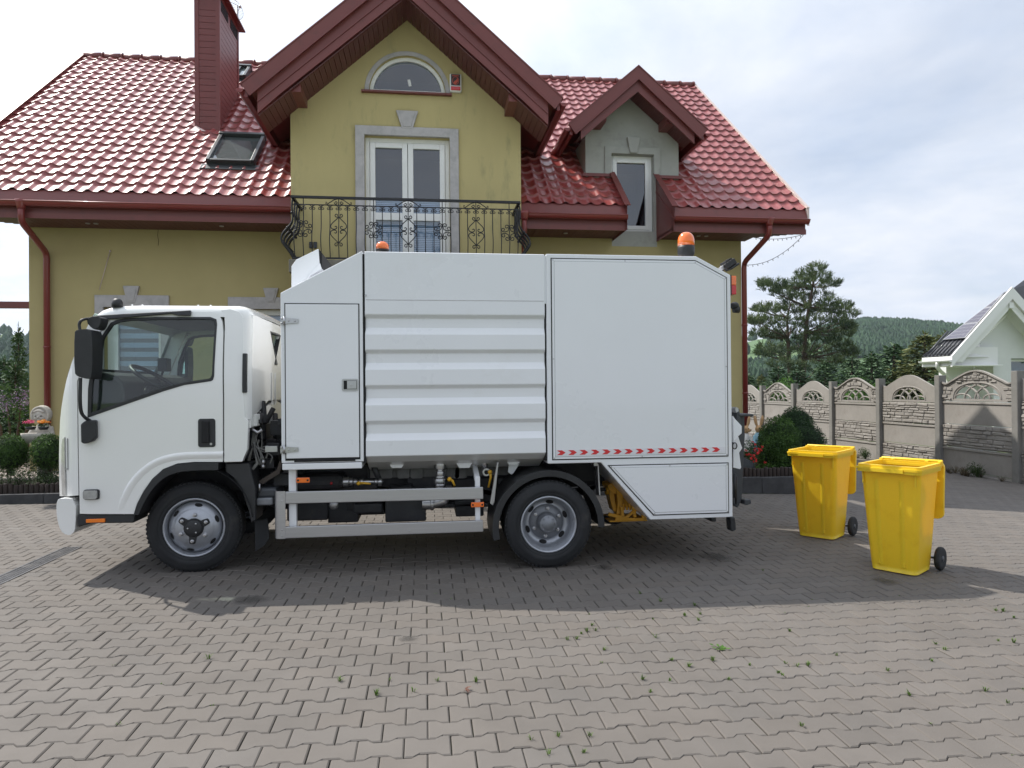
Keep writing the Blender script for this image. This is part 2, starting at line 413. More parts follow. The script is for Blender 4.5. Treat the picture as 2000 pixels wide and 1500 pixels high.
kb = MB()
for i in range(17):
    x0, x1 = -11 + i, min(-10 + i - 0.006, 5.75)
    if x0 > 5.7: break
    kb.box(x0, x1, 9.74, 9.82, gz(x0) - 0.1, 0.155 - 0.006 * max(0, x0))
for i in range(5): kb.box(5.67, 5.75, 9.825 + i, 10.82 + i, -0.3, 0.12)
kb.build('kerb', KERBM, bevel=0.008)['kind'] = 'structure'
sb = MB(); sb.sheet([[(x * 0.5 - 11, y, 0.10 + 0.05 * noise.noise((x * .7, y * 1.3, 0)) + (0.03 if y > 10 else 0)) for x in range(34)] for y in (9.82, 10.0, 10.3, 10.7, 11.1, 11.6, 12.0)])
sb.sheet([[(4.9 + x * 0.19, y, 0.10 + 0.04 * noise.noise((x * .9, y * 1.3, 3))) for x in range(5)] for y in (12.0, 12.6, 13.4, 14.2, 14.8)])
sb.build('flower_bed', SOIL, fix=False)['kind'] = 'structure'
tb = MB()
for i in range(6):
    for j in range(4):
        tb.box(-8.8 + i * .62, -8.2 + i * .62 - .012, 10.95 + j * .62, 11.55 + j * .62 - .012, 0.05, 0.205 + 0.004 * ((i * 7 + j * 3) % 3))
tb.build('terrace', SLABM, bevel=0.008)['kind'] = 'structure'
def edging(x0, x1, y, z1):
    e = MB(); x = x0
    while x < x1:
        h = z1 + rng.uniform(-0.012, 0.012)
        e.lathe([(0.031, -0.1), (0.031, h - 0.012), (0.022, h)], (x, y, 0), n=9); x += 0.064
    return e
tag(edging(-8.6, -2.6, 9.875, 0.275).build('palisade_edging', LOGM), 'dark brown wooden palisade edging behind the kerb beside the truck cab', 'garden edging', 'palisade edging along the beds')
tag(edging(3.4, 5.62, 9.875, 0.255).build('palisade_edging', LOGM), 'dark brown wooden palisade edging in front of the clipped green bushes', 'garden edging', 'palisade edging along the beds')

# drain channel with slotted grating, runs towards the house
DRAINM = mat('cast_iron_grating', (0.10, 0.10, 0.105), 0.5, 0.7, var=0.3, vscale=20)
d0 = MB(); x0, x1 = -3.41, -3.27
d0.box(x0 - .012, x0 + .006, 4.0, 7.02, -0.05, gz(-3.4) + .004); d0.box(x1 - .006, x1 + .012, 4.0, 7.02, -0.05, gz(-3.3) + .004); d0.box(x0, x1, 7.0, 7.02, -0.05, gz(-3.3) + .004)
y = 4.02
while y < 7.0:
    d0.box(x0 + .004, x1 - .004, y, y + 0.011, -0.02, gz(-3.3) + .003); y += 0.024
for xx in (-3.375, -3.34, -3.305): d0.box(xx - .004, xx + .004, 4.0, 7.0, -0.02, gz(-3.3) + .0035)
tag(d0.build('drain_channel', DRAINM), 'narrow dark slotted drain grating set into the paving beside the truck cab', 'drain')

# ------------------------------------------------------------------ precast concrete fence
FX = 11.4
fy = [9.94 + 2.03 * i for i in range(8)]
fence = root('concrete_fence', (FX, 17, -0.45), 'weathered grey precast concrete fence with arched lattice tops and stone pattern slabs', 'fence')
def ztop(y): return 1.747 - 0.0249 * (y - 11.98)
def stone_slab(mb, y0, y1, z0, z1, frng, hole=None, lmax=.42):
    mb.box(FX, FX + 0.05, y0, y1, z0, z1)
    n = 6; hh = (z1 - z0) / n; z = z0 + .012
    while z < z1 - 0.03:
        h = min(frng.uniform(0.045, 0.10), z1 - .008 - z); y = y0 + 0.005
        while y < y1 - 0.03:
            L = min(frng.uniform(lmax * .3, lmax), y1 - .005 - y)
            t = frng.uniform(0.010, 0.034); a, b = frng.uniform(-.008, .008), frng.uniform(-.008, .008)
            if hole is None or not hole(y, y + L, z, z + h):
                c = 0.010; e = [(y + .003, z + .003 + max(0, a)), (y + L - .003, z + .003 + max(0, b)), (y + L - .003, z + h - .003 + min(0, b)), (y + .003, z + h - .003 + min(0, a))]
                q = [(e[0][0] + c, e[0][1] + c), (e[1][0] - c, e[1][1] + c), (e[2][0] - c, e[2][1] - c * .5), (e[3][0] + c, e[3][1] - c * .5)]
                tt = [t * frng.uniform(.6, 1.2) for _ in range(4)]
                vs = [(FX + .002, *p) for p in e] + [(FX - tt[i], *q[i]) for i in range(4)]
                mb.add(vs, [(4, 5, 6, 7)] + [(i, (i + 1) % 4, (i + 1) % 4 + 4, i + 4) for i in range(4)])
            y += L
        z += h
for i in range(8):
    y = fy[i]; zt = ztop(y)
    p = MB(); c = 0.012
    prof = [(y - .075, FX - .075), (y - .03, FX - .075), (y - .03, FX - .02), (y - .075, FX - .02)]
    p.prism([(FX - .085, y - .078 + c), (FX - .085 + c, y - .078), (FX + .09, y - .078), (FX + .09, y + .078), (FX - .085 + c, y + .078), (FX - .085, y + .078 - c)], 'z', -0.7, zt)
    p.build('post', POSTM, fence, bevel=0.012)
for i in range(7):
    ya, yb = fy[i] + .078, fy[i + 1] - .078; zo = ztop((ya + yb) / 2) - 1.747
    frng = random.Random(40 + i); stone_top = (i % 2 == 1)
    cy = (ya + yb) / 2; hw = (yb - ya) / 2
    zb = [-0.75 + zo, 0.16 - 0.5 + zo, 0.16 + zo, 0.66 + zo, 1.16 + zo]
    for r in range(4):
        mb = MB(); z0, z1 = zb[r], zb[r + 1] - 0.012
        if (r % 2 == 1) == stone_top: mb.box(FX, FX + .05, ya, yb, z0, z1); mb.box(FX - .02, FX + .003, ya, yb, z1 - .045, z1 - .002)
        else: stone_slab(mb, ya, yb, z0, z1, frng)
        mb.build('slab', FENCEM, fence, bevel=0.004)
    # arched top
    mb = MB(); z0 = 1.16 + zo; edge = 1.555 + zo; apex = 1.80 + zo
    def crest(t):                        # t -1..1
        s_ = abs(t)
        if s_ > 0.97: return edge + .02
        return edge + (apex - edge) * (0.5 + 0.5 * math.cos(math.pi * min(1, s_ * 1.12))) ** 0.85 - 0.03 * math.exp(-((s_ - .86) / .1) ** 2)
    top = [(cy + hw * t / 20, crest(t / 20)) for t in range(20, -21, -1)]
    outer = [(ya, z0), (yb, z0)] + top
    R_ = 0.60 * hw * (1.12 if stone_top else 1.0); hz = 0.345 if stone_top else 0.31; zc = z0 + .05
    dome = [(cy + R_ * math.cos(math.pi * k / 24), zc + hz * math.sin(math.pi * k / 24) ** 0.8) for k in range(25)]
    mb.prism(outer, 'x', FX, FX + .05, holes=[dome])
    for k in range(len(top) - 1):
        if stone_top: mb.beam((FX - .004, *top[k]), (FX - .004, *top[k + 1]), .06, .032)
    def arcline(c0, r0, r1, a0, a1, n=10):
        pts = []
        for q in range(n + 1):
            a = rad(a0 + (a1 - a0) * q / n); yy, zz_ = c0 + r0 * math.cos(a), zc + r1 * math.sin(a)
            s_ = (yy - cy) / R_
            if abs(s_) <= 1.0 and zz_ <= zc + hz * (1 - s_ * s_) ** 0.4 + .015: pts.append((FX + .02, yy, zz_))
        return pts
    for s_ in (-1, 1):
        for off, rr, rz in ((0.05, 1.0, 0.98), (0.52, 1.05, 1.0), (1.0, 1.08, .95)):
            pts = arcline(cy - s_ * R_ * (off), R_ * rr, hz * rz, 0 if s_ > 0 else 180, 95 if s_ > 0 else 85, 12)
            if len(pts) > 1: mb.tube(pts, 0.023, 6)
        pts = arcline(cy + s_ * R_ * .62, R_ * .36, hz * .30, 0, 180, 8)
        if len(pts) > 1: mb.tube(pts, 0.018, 6)
    mb.tube([(FX + .006, *q) for q in dome], 0.02, 6)
    if stone_top:
        def inhole(a, b, c, d):
            for yy in (a, (a + b) / 2, b):
                t = (yy - cy) / (R_ + .03)
                if abs(t) < 1 and c < zc + (hz + .03) * (1 - t * t) ** .4: return True
                if d > crest((yy - cy) / hw) - .02: return True
            return False
        z = z0
        sub = MB(); stone_slab(sub, ya, yb, z0, apex, frng, inhole, .2)
        sub.v = sub.v[8:]; sub.f = [tuple(k - 8 for k in f) for f in sub.f[6:]]; sub.sm = sub.sm[6:]; sub.mi = sub.mi[6:]; sub.tone = sub.tone[6:]
        mb.add(sub.v, sub.f)
        for k in range(-4, 5):
            a = rad(90 + k * 17); mb.tube([(FX - .006, cy, apex - .105), (FX - .012, cy + .075 * math.cos(a) , apex - .105 + .085 * math.sin(a))], [.006, .014], 6)
    mb.build('arched_slab', FENCEM, fence, bevel=0.003)
# ------------------------------------------------------------------ house
PLASTERC = mat('clean_yellow_plaster', (0.44, 0.37, 0.178), 0.92, var=0.05, vscale=1.5, bump=0.0015, bscale=260)
PLASTER = mat('yellow_plaster', (0.48, 0.405, 0.195), 0.92, var=0.07, vscale=1.5, bump=0.0015, bscale=260, dirt=(0.29, 0.26, 0.14), dscale=3.6, dlo=0.56, dhi=0.80, stretch=(1, 1, 0.30))
GREYPL = mat('grey_plaster', (0.37, 0.375, 0.35), 0.92, var=0.10, vscale=2.5, bump=0.0015, bscale=240, dirt=(0.25, 0.25, 0.23), dscale=3, dlo=0.55, dhi=0.8)
TRIM = mat('stone_trim', (0.45, 0.43, 0.43), 0.9, var=0.10, vscale=9, bump=0.001, bscale=200, dirt=(0.27, 0.26, 0.26), dscale=3, dlo=0.5, dhi=0.8)
TILE = mat('glazed_red_roof', (0.26, 0.036, 0.032), 0.42, var=0.10, vscale=1.1, coat=0.5, spec=0.6, dirt=(0.20, 0.045, 0.035), dscale=5, dlo=0.5, dhi=0.8, brough=0.1)
BOARD = mat('red_brown_sheet', (0.165, 0.042, 0.037), 0.42, var=0.07, vscale=2, dirt=(0.10, 0.035, 0.03), dscale=6, dlo=0.55, dhi=0.9)
SOFFIT = mat('red_brown_soffit', (0.115, 0.035, 0.032), 0.55, var=0.10, vscale=3)
GUTTER = mat('red_gutter', (0.20, 0.032, 0.028), 0.32, var=0.08, vscale=3, coat=0.2)
PVC = mat('white_window_frame', (0.78, 0.78, 0.77), 0.3, var=0.03, vscale=6)
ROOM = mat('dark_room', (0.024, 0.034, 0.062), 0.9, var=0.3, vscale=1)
BLIND = mat('white_blind', (0.80, 0.82, 0.84), 0.7)
IRON = mat('black_wrought_iron', (0.008, 0.008, 0.011), 0.5, 0.0, var=0.2, vscale=20)
LIGHTPL = mat('flashing_light', (0.60, 0.50, 0.46), 0.4, 0.2)
WINGLASS = glass('window_glass', (0.72, 0.79, 0.86), 0.13, 0.01)
SKYG = glass('skylight_glass', (0.5, 0.55, 0.55), 0.10, 0.02)

house = root('house', (-0.3, 13.5, 0.0), 'two storey yellow house with a red tiled roof behind the white truck', 'house')
Yw, Yg = 12.0, 11.1
RK = 0.883                                   # main roof pitch
def rz(y): return 4.54 + (y - 11.2) * RK
RIDGE_Y = 16.08; XL, XR = -7.36, 6.58
def onroof(px, py):
    d = ray(px, py); t = (EYE.z - 4.54 - RK * (EYE.y - 11.2)) / (RK * d.y - d.z)
    return EYE + d * t

# ---- walls with real openings
def wall_part(name, outer, holes, y0, y1, mt, label=None):
    mb = MB(); mb.prism(outer, 'y', y0, y1, holes)
    o = mb.build(name, mt, house)
    if label: o['label'] = label
    return o
def rect(x0, x1, z0, z1): return [(x0, z0), (x1, z0), (x1, z1), (x0, z1)]
lw0, lw1 = P(203, 600, Yw), P(315, 600, Yw)                    # ground-floor window behind the cab
rw0 = P(462, 605, Yw)
WL = (lw0.x, lw1.x, 1.05, lw0.z - .0); WR = (rw0.x, -2.16, 1.05, P(500, 604, Yw).z)
wall_part('wall', [(-6.36, -0.3), (-1.9, -0.3), (-1.9, 4.18), (-6.36, 4.18)], [rect(*WL), rect(*WR)], Yw, Yw + .35, PLASTERC)
wall_part('wall', [(1.5, -0.5), (5.79, -0.5), (5.79, 4.18), (1.5, 4.18)], [], Yw, Yw + .35, PLASTERC)
for xx, s_ in ((-6.36, 1), (5.79, -1)):      # side walls with gables
    mb = MB(); mb.prism([(Yw + .352, -0.5), (19.89, -0.5), (19.89, 4.55), (RIDGE_Y, 8.45), (Yw + .352, 4.95)], 'x', xx, xx + s_ * .35); mb.build('wall', PLASTER, house)
bw = MB(); bw.box(-6.36, 5.79, 19.9, 20.2, -.5, 4.5); bw.build('wall', PLASTER, house)
# central projecting bay
door0, door1 = P(712, 264, Yg), P(878, 268, Yg)
DX0, DX1, DZ1 = door0.x, door1.x, door0.z; DZ0 = 3.50
ac = P(796, 181, Yg); ar = 0.605
AZ0 = ac.z; archhole = [(ac.x + ar * math.cos(math.pi * k / 20), AZ0 + ar * 0.98 * math.sin(math.pi * k / 20)) for k in range(21)]
BX0, BX1 = P(567, 215, Yg).x, P(1016.5, 230, Yg).x
APX = (BX0 + BX1) / 2; APZ = P(798, 40, Yg).z
outer = [(BX0, -0.4), (BX1, -0.4), (BX1, APZ - .86 * (BX1 - APX) + .1), (APX, APZ + .12), (BX0, APZ - .86 * (APX - BX0) + .1)]
wall_part('gable_wall', outer, [rect(DX0, DX1, DZ0, DZ1), archhole], Yg, Yg + .3, PLASTER)
for xx, s_ in ((BX0, 1), (BX1, -1)):
    mb = MB(); mb.prism([(Yg + .3, -.4), (14.6, -.4), (14.6, 5.9), (Yg + .3, 5.9)], 'x', xx, xx + s_ * .25); mb.build('wall', PLASTER, house)

# ---- windows
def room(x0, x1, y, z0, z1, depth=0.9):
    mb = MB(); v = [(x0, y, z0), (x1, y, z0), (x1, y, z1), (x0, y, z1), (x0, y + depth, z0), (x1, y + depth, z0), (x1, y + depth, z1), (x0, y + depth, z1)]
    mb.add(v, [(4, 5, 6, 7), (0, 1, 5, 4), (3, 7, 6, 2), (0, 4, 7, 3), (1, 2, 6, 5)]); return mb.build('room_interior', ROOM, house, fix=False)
def frame_rect(mb, x0, x1, y0, y1, z0, z1, w):
    mb.box(x0, x0 + w, y0, y1, z0, z1); mb.box(x1 - w, x1, y0, y1, z0, z1); mb.box(x0 + w, x1 - w, y0, y1, z0, z0 + w); mb.box(x0 + w, x1 - w, y0, y1, z1 - w, z1)
def slats(x0, x1, y, z0, z1, pitch, w, tilt, mt, parent):
    mb = MB(); z = z1
    while z > z0:
        mb.add([(x0, y - w * .12, z - w * tilt), (x1, y - w * .12, z - w * tilt), (x1, y + w * .12, z), (x0, y + w * .12, z)], [(0, 1, 2, 3)]); z -= pitch
    mb.box(x0, x1, y - .02, y + .02, z1, z1 + .025)
    return mb.build('blind', mt, parent, fix=False)
def pane(x0, x1, y, z0, z1, parent, mt=None, pts=None):
    mb = MB()
    if pts: mb.prism(pts, 'y', y, y + .006)
    else: mb.box(x0, x1, y, y + .006, z0, z1)
    return mb.build('pane', mt or WINGLASS, parent)
# balcony door
yf = Yg + .10
mb = MB(); frame_rect(mb, DX0, DX1, yf, yf + .08, DZ0, DZ1, .07)
bd = mb.build('balcony_door', PVC, house, bevel=.006)
xm = (DX0 + DX1) / 2; zrail = P(796, 421, Yg).z
for a, b in ((DX0 + .07, xm), (xm, DX1 - .07)):
    mb = MB(); frame_rect(mb, a + .004, b - .004, yf - .02, yf + .05, DZ0 + .075, DZ1 - .075, .085)
    mb.box(a + .089, b - .089, yf - .02, yf + .05, zrail - .06, zrail + .06)
    mb.build('sash', PVC, bd, bevel=.008)
    pane(a + .085, b - .085, yf + .02, DZ0 + .155, DZ1 - .155, bd)
    slats(a + .09, b - .09, yf + .075, DZ0 + .1, P(760, 387, Yg).z, .030, .026, 1.0, BLIND, bd)
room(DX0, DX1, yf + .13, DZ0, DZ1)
mb = MB(); w = .145; zt = DZ1
mb.prism([(DX0 - w, DZ0), (DX0, DZ0), (DX0, zt), (DX1, zt), (DX1, DZ0), (DX1 + w, DZ0), (DX1 + w, zt + w), (DX0 - w, zt + w)], 'y', Yg - .045, Yg + .02)
mb.build('door_surround', TRIM, house, bevel=.008)
def keystone(cx, z0, z1, w0, w1, y):
    mb = MB(); mb.prism([(cx - w0, z0), (cx + w0, z0), (cx + w1, z1), (cx - w1, z1)], 'y', y - .05, y + .02)
    i = .72; zc = (z0 + z1) / 2; mb.prism([(cx - w0 * i, zc + (z0 - zc) * .8), (cx + w0 * i, zc + (z0 - zc) * .8), (cx + w1 * i, zc + (z1 - zc) * .8), (cx - w1 * i, zc + (z1 - zc) * .8)], 'y', y - .058, y - .045)
    return mb.build('keystone', TRIM, house, bevel=.006)
keystone(xm, P(795, 253, Yg).z, P(795, 218, Yg).z, .085, .175, Yg)
# arched attic window
def archpts(r, z0=0.0, n=20): return [(ac.x + r * math.cos(math.pi * k / n), AZ0 + z0 + r * .98 * math.sin(math.pi * k / n)) for k in range(n + 1)]
mb = MB(); ring = archpts(ar) + list(reversed(archpts(ar - .06, .0))); mb.prism(ring, 'y', Yg + .06, Yg + .14); mb.box(ac.x - ar + .01, ac.x + ar - .01, Yg + .055, Yg + .135, AZ0, AZ0 + .06)
aw = mb.build('arched_window', PVC, house, bevel=.005)
pane(0, 0, Yg + .10, 0, 0, aw, pts=archpts(ar - .07, .03))
mb = MB(); ring = archpts(ar + .075) + list(reversed(archpts(ar + .002))); mb.prism(ring, 'y', Yg - .012, Yg + .05); mb.build('moulding', TRIM, aw, bevel=.012)
mb = MB(); mb.box(ac.x - ar - .12, ac.x + ar + .10, Yg - .07, Yg + .04, AZ0 - .035, AZ0 - .003); mb.build('sill', BOARD, aw, bevel=.004)
mb = MB(); mb.obox((ac.x + .03, Yg + .097, AZ0 + .20), (.045, .004, .11), Matrix.Rotation(rad(-12), 3, 'Y')); mb.build('sticker', PVC, aw)
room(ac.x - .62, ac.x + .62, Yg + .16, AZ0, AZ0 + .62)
# ground-floor windows with light surrounds and striped blinds
for (x0, x1, z0, z1), kx in ((WL, 258), (WR, 530)):
    mb = MB(); frame_rect(mb, x0, x1, Yw + .12, Yw + .2, z0, z1, .09); mb.box(x0 + .09, x0 + .17, Yw + .11, Yw + .19, z0 + .09, z1 - .09)
    wn = mb.build('window', PVC, house, bevel=.006)
    pane(x0 + .17, x1 - .09, Yw + .16, z0 + .09, z1 - .09, wn)
    mb = MB(); z = z1 - .1
    while z > z0 + .1: mb.box(x0 + .09, x1 - .09, Yw + .24, Yw + .246, z - .085, z); z -= .155
    mb.build('blind', BLIND, wn)
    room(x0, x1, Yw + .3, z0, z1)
    mb = MB(); w = .13; top = P(kx, 577 if kx < 400 else 581, Yw).z
    mb.prism([(x0 - w, z0), (x0, z0), (x0, z1), (x1, z1), (x1, z0), (x1 + w, z0), (x1 + w, top), (x0 - w, top)], 'y', Yw - .04, Yw + .02); mb.build('window_surround', TRIM, house, bevel=.006)
    mb = MB(); mb.box(x0 - .15, x1 + .15, Yw - .09, Yw + .1, z0 - .05, z0 - .003); mb.build('sill', BOARD, wn)
    c = P(kx, 592, Yw); keystone(c.x, c.z - .0, P(kx, 559, Yw).z if kx < 400 else P(kx, 563, Yw).z, .06, .125, Yw)

# ---- metal tile roof sheets
TILE.node_tree.nodes['Principled BSDF'].inputs['Coat Roughness'].default_value = 0.36
def tiles(x0, x1, v0, v1, cut=None, phase=0.0, wave=0.212, step=0.30):
    """corrugated pressed-tile sheet lying on the main front slope; v runs up the slope from the eave"""
    ca, sa = math.cos(math.atan(RK)), math.sin(math.atan(RK))
    mb = MB(); per = 14
    us = []; i = 0
    n = int(round((x1 - x0) / wave * per)); us = [x0 + (x1 - x0) * k / n for k in range(n + 1)]
    vs_ = []; v = v0
    while v < v1 - 1e-6:
        e = min(v + step, v1)
        vs_ += [(v, 1.0), (v + (e - v) * .04, 1.0), (v + (e - v) * .5, 0.45), (e - 0.001, 0.0)]; v = e
    rows = []
    for (v, lift) in vs_:
        row = []
        for u in us:
            q = (u / wave + phase) % 1.0
            cq = 0.5 + 0.5 * math.cos(2 * math.pi * q)
            h = 0.030 * cq ** 2.2 + 0.026 * lift
            droop = 0.026 * (1 - cq ** 1.6) if lift > .9 else 0
            vv = v - droop
            y = 11.2 + vv * ca - h * sa; z = 4.54 + vv * sa + h * ca
            row.append((u, y, z))
        rows.append(row)
    k = len(us); vs = [p for r in rows for p in r]; fs = []
    for i in range(len(rows) - 1):
        for j in range(k - 1):
            if cut and cut((us[j] + us[j + 1]) / 2, (vs_[i][0] + vs_[i + 1][0]) / 2): continue
            fs.append((i * k + j, i * k + j + 1, (i + 1) * k + j + 1, (i + 1) * k + j))
    mb.add(vs, fs, smooth=True); return mb
SL = (RIDGE_Y - 11.2) * math.sqrt(1 + RK * RK)
GX0, GX1 = P(1221, 418, 11.2).x, P(1281, 352, 12.0).x         # the dormer window cuts through the eave
chl = onroof(380.5, 255); chr_ = onroof(430, 262)
def vat(y): return (y - 11.2) * math.sqrt(1 + RK * RK)
sk0 = onroof(411, 330); sk1 = onroof(508, 268)
def cutf(u, v):
    if BX0 - .02 < u < BX1 + .02: return True
    if GX0 < u < GX1 and v < vat(Yw + 1.5): return True
    return False
sheet = tiles(XL, BX0 + 0.02, 0, SL); sheet.build('roof', TILE, house, fix=False)['label'] = 'left red tiled slope with chimney and skylights'
sheet = tiles(BX1 - .02, XR, 0, SL, cutf); rr = sheet.build('roof', TILE, house, fix=False); rr['label'] = 'right red tiled slope around the small grey dormer'
mb = MB(); mb.sheet([[(BX0, 12.6, rz(12.6)), (BX1, 12.6, rz(12.6))], [(BX0, RIDGE_Y, rz(RIDGE_Y)), (BX1, RIDGE_Y, rz(RIDGE_Y))]], False)
mb.sheet([[(XL, 20.96, 4.54), (XR, 20.96, 4.54)], [(XL, RIDGE_Y, rz(RIDGE_Y)), (XR, RIDGE_Y, rz(RIDGE_Y))]], False)
for a, b in ((XL, BX0), (BX1, GX0), (GX1, XR)): mb.sheet([[(a, 11.24, 4.51), (b, 11.24, 4.51)], [(a, RIDGE_Y, rz(RIDGE_Y) - .05), (b, RIDGE_Y, rz(RIDGE_Y) - .05)]], False)
mb.build('roof', TILE, house, fix=False)['label'] = 'plain rear slope and deck of the roof'
mb = MB(); x = XL
while x < XR:
    L = min(.40, XR - x); mb.tube([(x, RIDGE_Y, 8.845), (x + L - .02, RIDGE_Y, 8.86)], .085, 10); mb.tube([(x + L - .035, RIDGE_Y, 8.86), (x + L, RIDGE_Y, 8.86)], .096, 10); x += .40
mb.build('ridge_cap', BOARD, house)
# verge boards + sloping side soffits
for xv, s_ in ((XL, 1), (XR, -1)):
    for ya, yb in ((11.12, RIDGE_Y), (21.0, RIDGE_Y)):
        mb = MB(); za = 4.42; zb = rz(RIDGE_Y) + .04
        mb.add([(xv - s_ * .035, ya, za - .16), (xv - s_ * .035, ya, za + .13), (xv - s_ * .035, yb, zb), (xv - s_ * .035, yb, zb - .28)] + [(xv, ya, za - .16), (xv, ya, za + .13), (xv, yb, zb), (xv, yb, zb - .28)],
               [(0, 1, 2, 3), (7, 6, 5, 4), (0, 4, 5, 1), (1, 5, 6, 2), (2, 6, 7, 3), (3, 7, 4, 0)])
        mb.beam((xv + s_ * (-.015), ya, za + .15), (xv - s_ * .015, yb, zb + .02), .05, .02)
        mb.build('verge_board', LIGHTPL if s_ < 0 else BOARD, house)
        mb = MB(); xi = -6.36 if s_ > 0 else 5.79
        mb.add([(xv, ya + .1, za - .12), (xi, ya + .1, za - .12), (xi, yb, zb - .27), (xv, yb, zb - .27)], [(0, 1, 2, 3)]); mb.build('soffit', SOFFIT, house, fix=False)
# eaves: apron, fascia, half-round gutter, boarded soffit
def eave(x0, x1):
    mb = MB(); mb.add([(x0, 11.19, 4.555), (x1, 11.19, 4.555), (x1, 11.10, 4.36), (x0, 11.10, 4.36)], [(0, 1, 2, 3)]); mb.build('apron_flashing', BOARD, house, fix=False)
    mb = MB(); mb.box(x0, x1, 11.19, 11.22, 4.14, 4.52); mb.box(x0, x1, 11.165, 11.19, 4.12, 4.20); mb.box(x0, x1, 11.175, 11.19, 4.20, 4.215); mb.build('fascia', BOARD, house)
    mb = MB(); c = [( -.068, .0)] + [(.068 * math.cos(rad(a)), .068 * math.sin(rad(a))) for a in range(180, 361, 20)]
    prof = [(.068 * math.cos(rad(a)), .068 * math.sin(rad(a))) for a in range(180, 361, 18)]
    mb.sheet([[(x0, 11.095 + a, 4.345 + b) for a, b in prof], [(x1, 11.095 + a, 4.345 + b) for a, b in prof]])
    mb.tube([(x0, 11.027, 4.348), (x1, 11.027, 4.348)], .010, 8)
    for xx in (x0, x1): mb.add([(xx, 11.095 + a, 4.345 + b) for a, b in prof], [tuple(range(len(prof)))])
    x = x0 + .7
    while x < x1: mb.sheet([[(x, 11.095 + a * 1.06, 4.345 + b * 1.06) for a, b in prof], [(x + .05, 11.095 + a * 1.06, 4.345 + b * 1.06) for a, b in prof]]); x += 1.3
    mb.build('gutter', GUTTER, house, fix=False)
    mb = MB(); x = x0
    while x < x1 - .01:
        L = min(.1, x1 - x); sl = max(0.0, 0.0)
        xa, xb = x, x + L - .006
        yb_ = Yw + .02
        if x < -6.4: yb_ = 11.3 + max(0, (x - XL)) * .55
        if x > 5.79: yb_ = 11.3 + max(0, XR - x) * .55
        mb.box(xa, xb, 11.2, yb_, 4.165, 4.185); x += .1
    mb.build('soffit', SOFFIT, house)
eave(XL, BX0 + .0); eave(BX1, GX0); eave(GX1, XR)
mb = MB()
for px_ in (170, 186, 432, 1010, 1105, 1365, 1380): 
    p_ = P(px_, 436, 11.6)
    mb.lathe([(.035, 0), (.035, .012)], (p_.x, 11.62, 4.152), n=14)
mb.build('soffit_lamp', STEEL, house)
# cheeks either side of the cut in the eave
for xx, s_ in ((GX0, -1), (GX1, 1)):
    mb = MB(); mb.add([(xx, 11.08, 4.12), (xx, Yw, 4.12), (xx, Yw, rz(Yw) + .10), (xx, 11.08, rz(11.08) + .10)], [(0, 1, 2, 3)])
    mb.beam((xx, 11.05, rz(11.05) + .115), (xx, Yw, rz(Yw) + .115), .10, .018); mb.beam((xx, 11.07, 4.30), (xx, Yw, rz(Yw) - .22), .018, .03)
    mb.build('eave_cheek', BOARD, house, fix=False)
mb = MB(); e1, e2 = P(1143, 350, Yw).x, P(1326, 350, Yw).x
mb.box(e1 - .05, GX0 + .0, Yw - .05, Yw - .002, rz(Yw) + .02, rz(Yw) + .075); mb.box(GX1, e2 + .05, Yw - .05, Yw - .002, rz(Yw) + .02, rz(Yw) + .075); mb.build('wall_flashing', BOARD, house)

# ---- chimney clad in horizontal boards
yc = chl.y; cx0 = chl.x; cx1 = P(430, 200, yc).x; yc2 = PX(467, 120, cx1).y; ztopc = PX(467, 72, cx1).z + .14
mb = MB(); z = rz(yc) - .3; ins = .012
mb.box(cx0 + .02, cx1 - .02, yc + .02, yc2 - .02, z, ztopc)
while z < ztopc - .3:
    mb.box(cx0 + ins, cx1 - ins, yc + ins, yc2 - ins, z, min(z + .105, ztopc - .27)); z += .115
for xx in (cx0, cx1 - .075):
    for yy in (yc, yc2 - .075): mb.box(xx, xx + .075, yy, yy + .075, rz(yc) - .3, ztopc - .002)
mb.box(cx0 + .006, cx1 - .006, yc + .006, yc2 - .006, ztopc - .06, ztopc - .003)
ch = mb.build('chimney', BOARD, house)
mb = MB(); mb.box(cx0 - .10, cx1 + .10, yc - .10, yc2 + .12, ztopc, ztopc + .035); mb.build('cap', BOARD, ch, bevel=.006)
for a, b in ((yc + .12, yc + (yc2 - yc) * .42), (yc + (yc2 - yc) * .60, yc2 - .1)):
    mb = MB()
    for k in range(9):
        y = a + (b - a) * k / 8
        mb.box(cx1 - .02, cx1 - .004, y - .012, y + .012, ztopc - .27, ztopc - .08)
    for k in range(4): mb.box(cx1 - .02, cx1 - .002, a, b, ztopc - .26 + k * .055, ztopc - .245 + k * .055)
    mb.build('vent_grille', GAP, ch)
mb = MB(); mb.add([(cx0 - .06, yc - .10, rz(yc - .10) + .05), (cx1 - .22, yc - .10, rz(yc - .10) + .05), (cx0 + .02, yc, rz(yc) + .09)], [(0, 1, 2)]); mb.build('flashing', LIGHTPL, ch, fix=False)
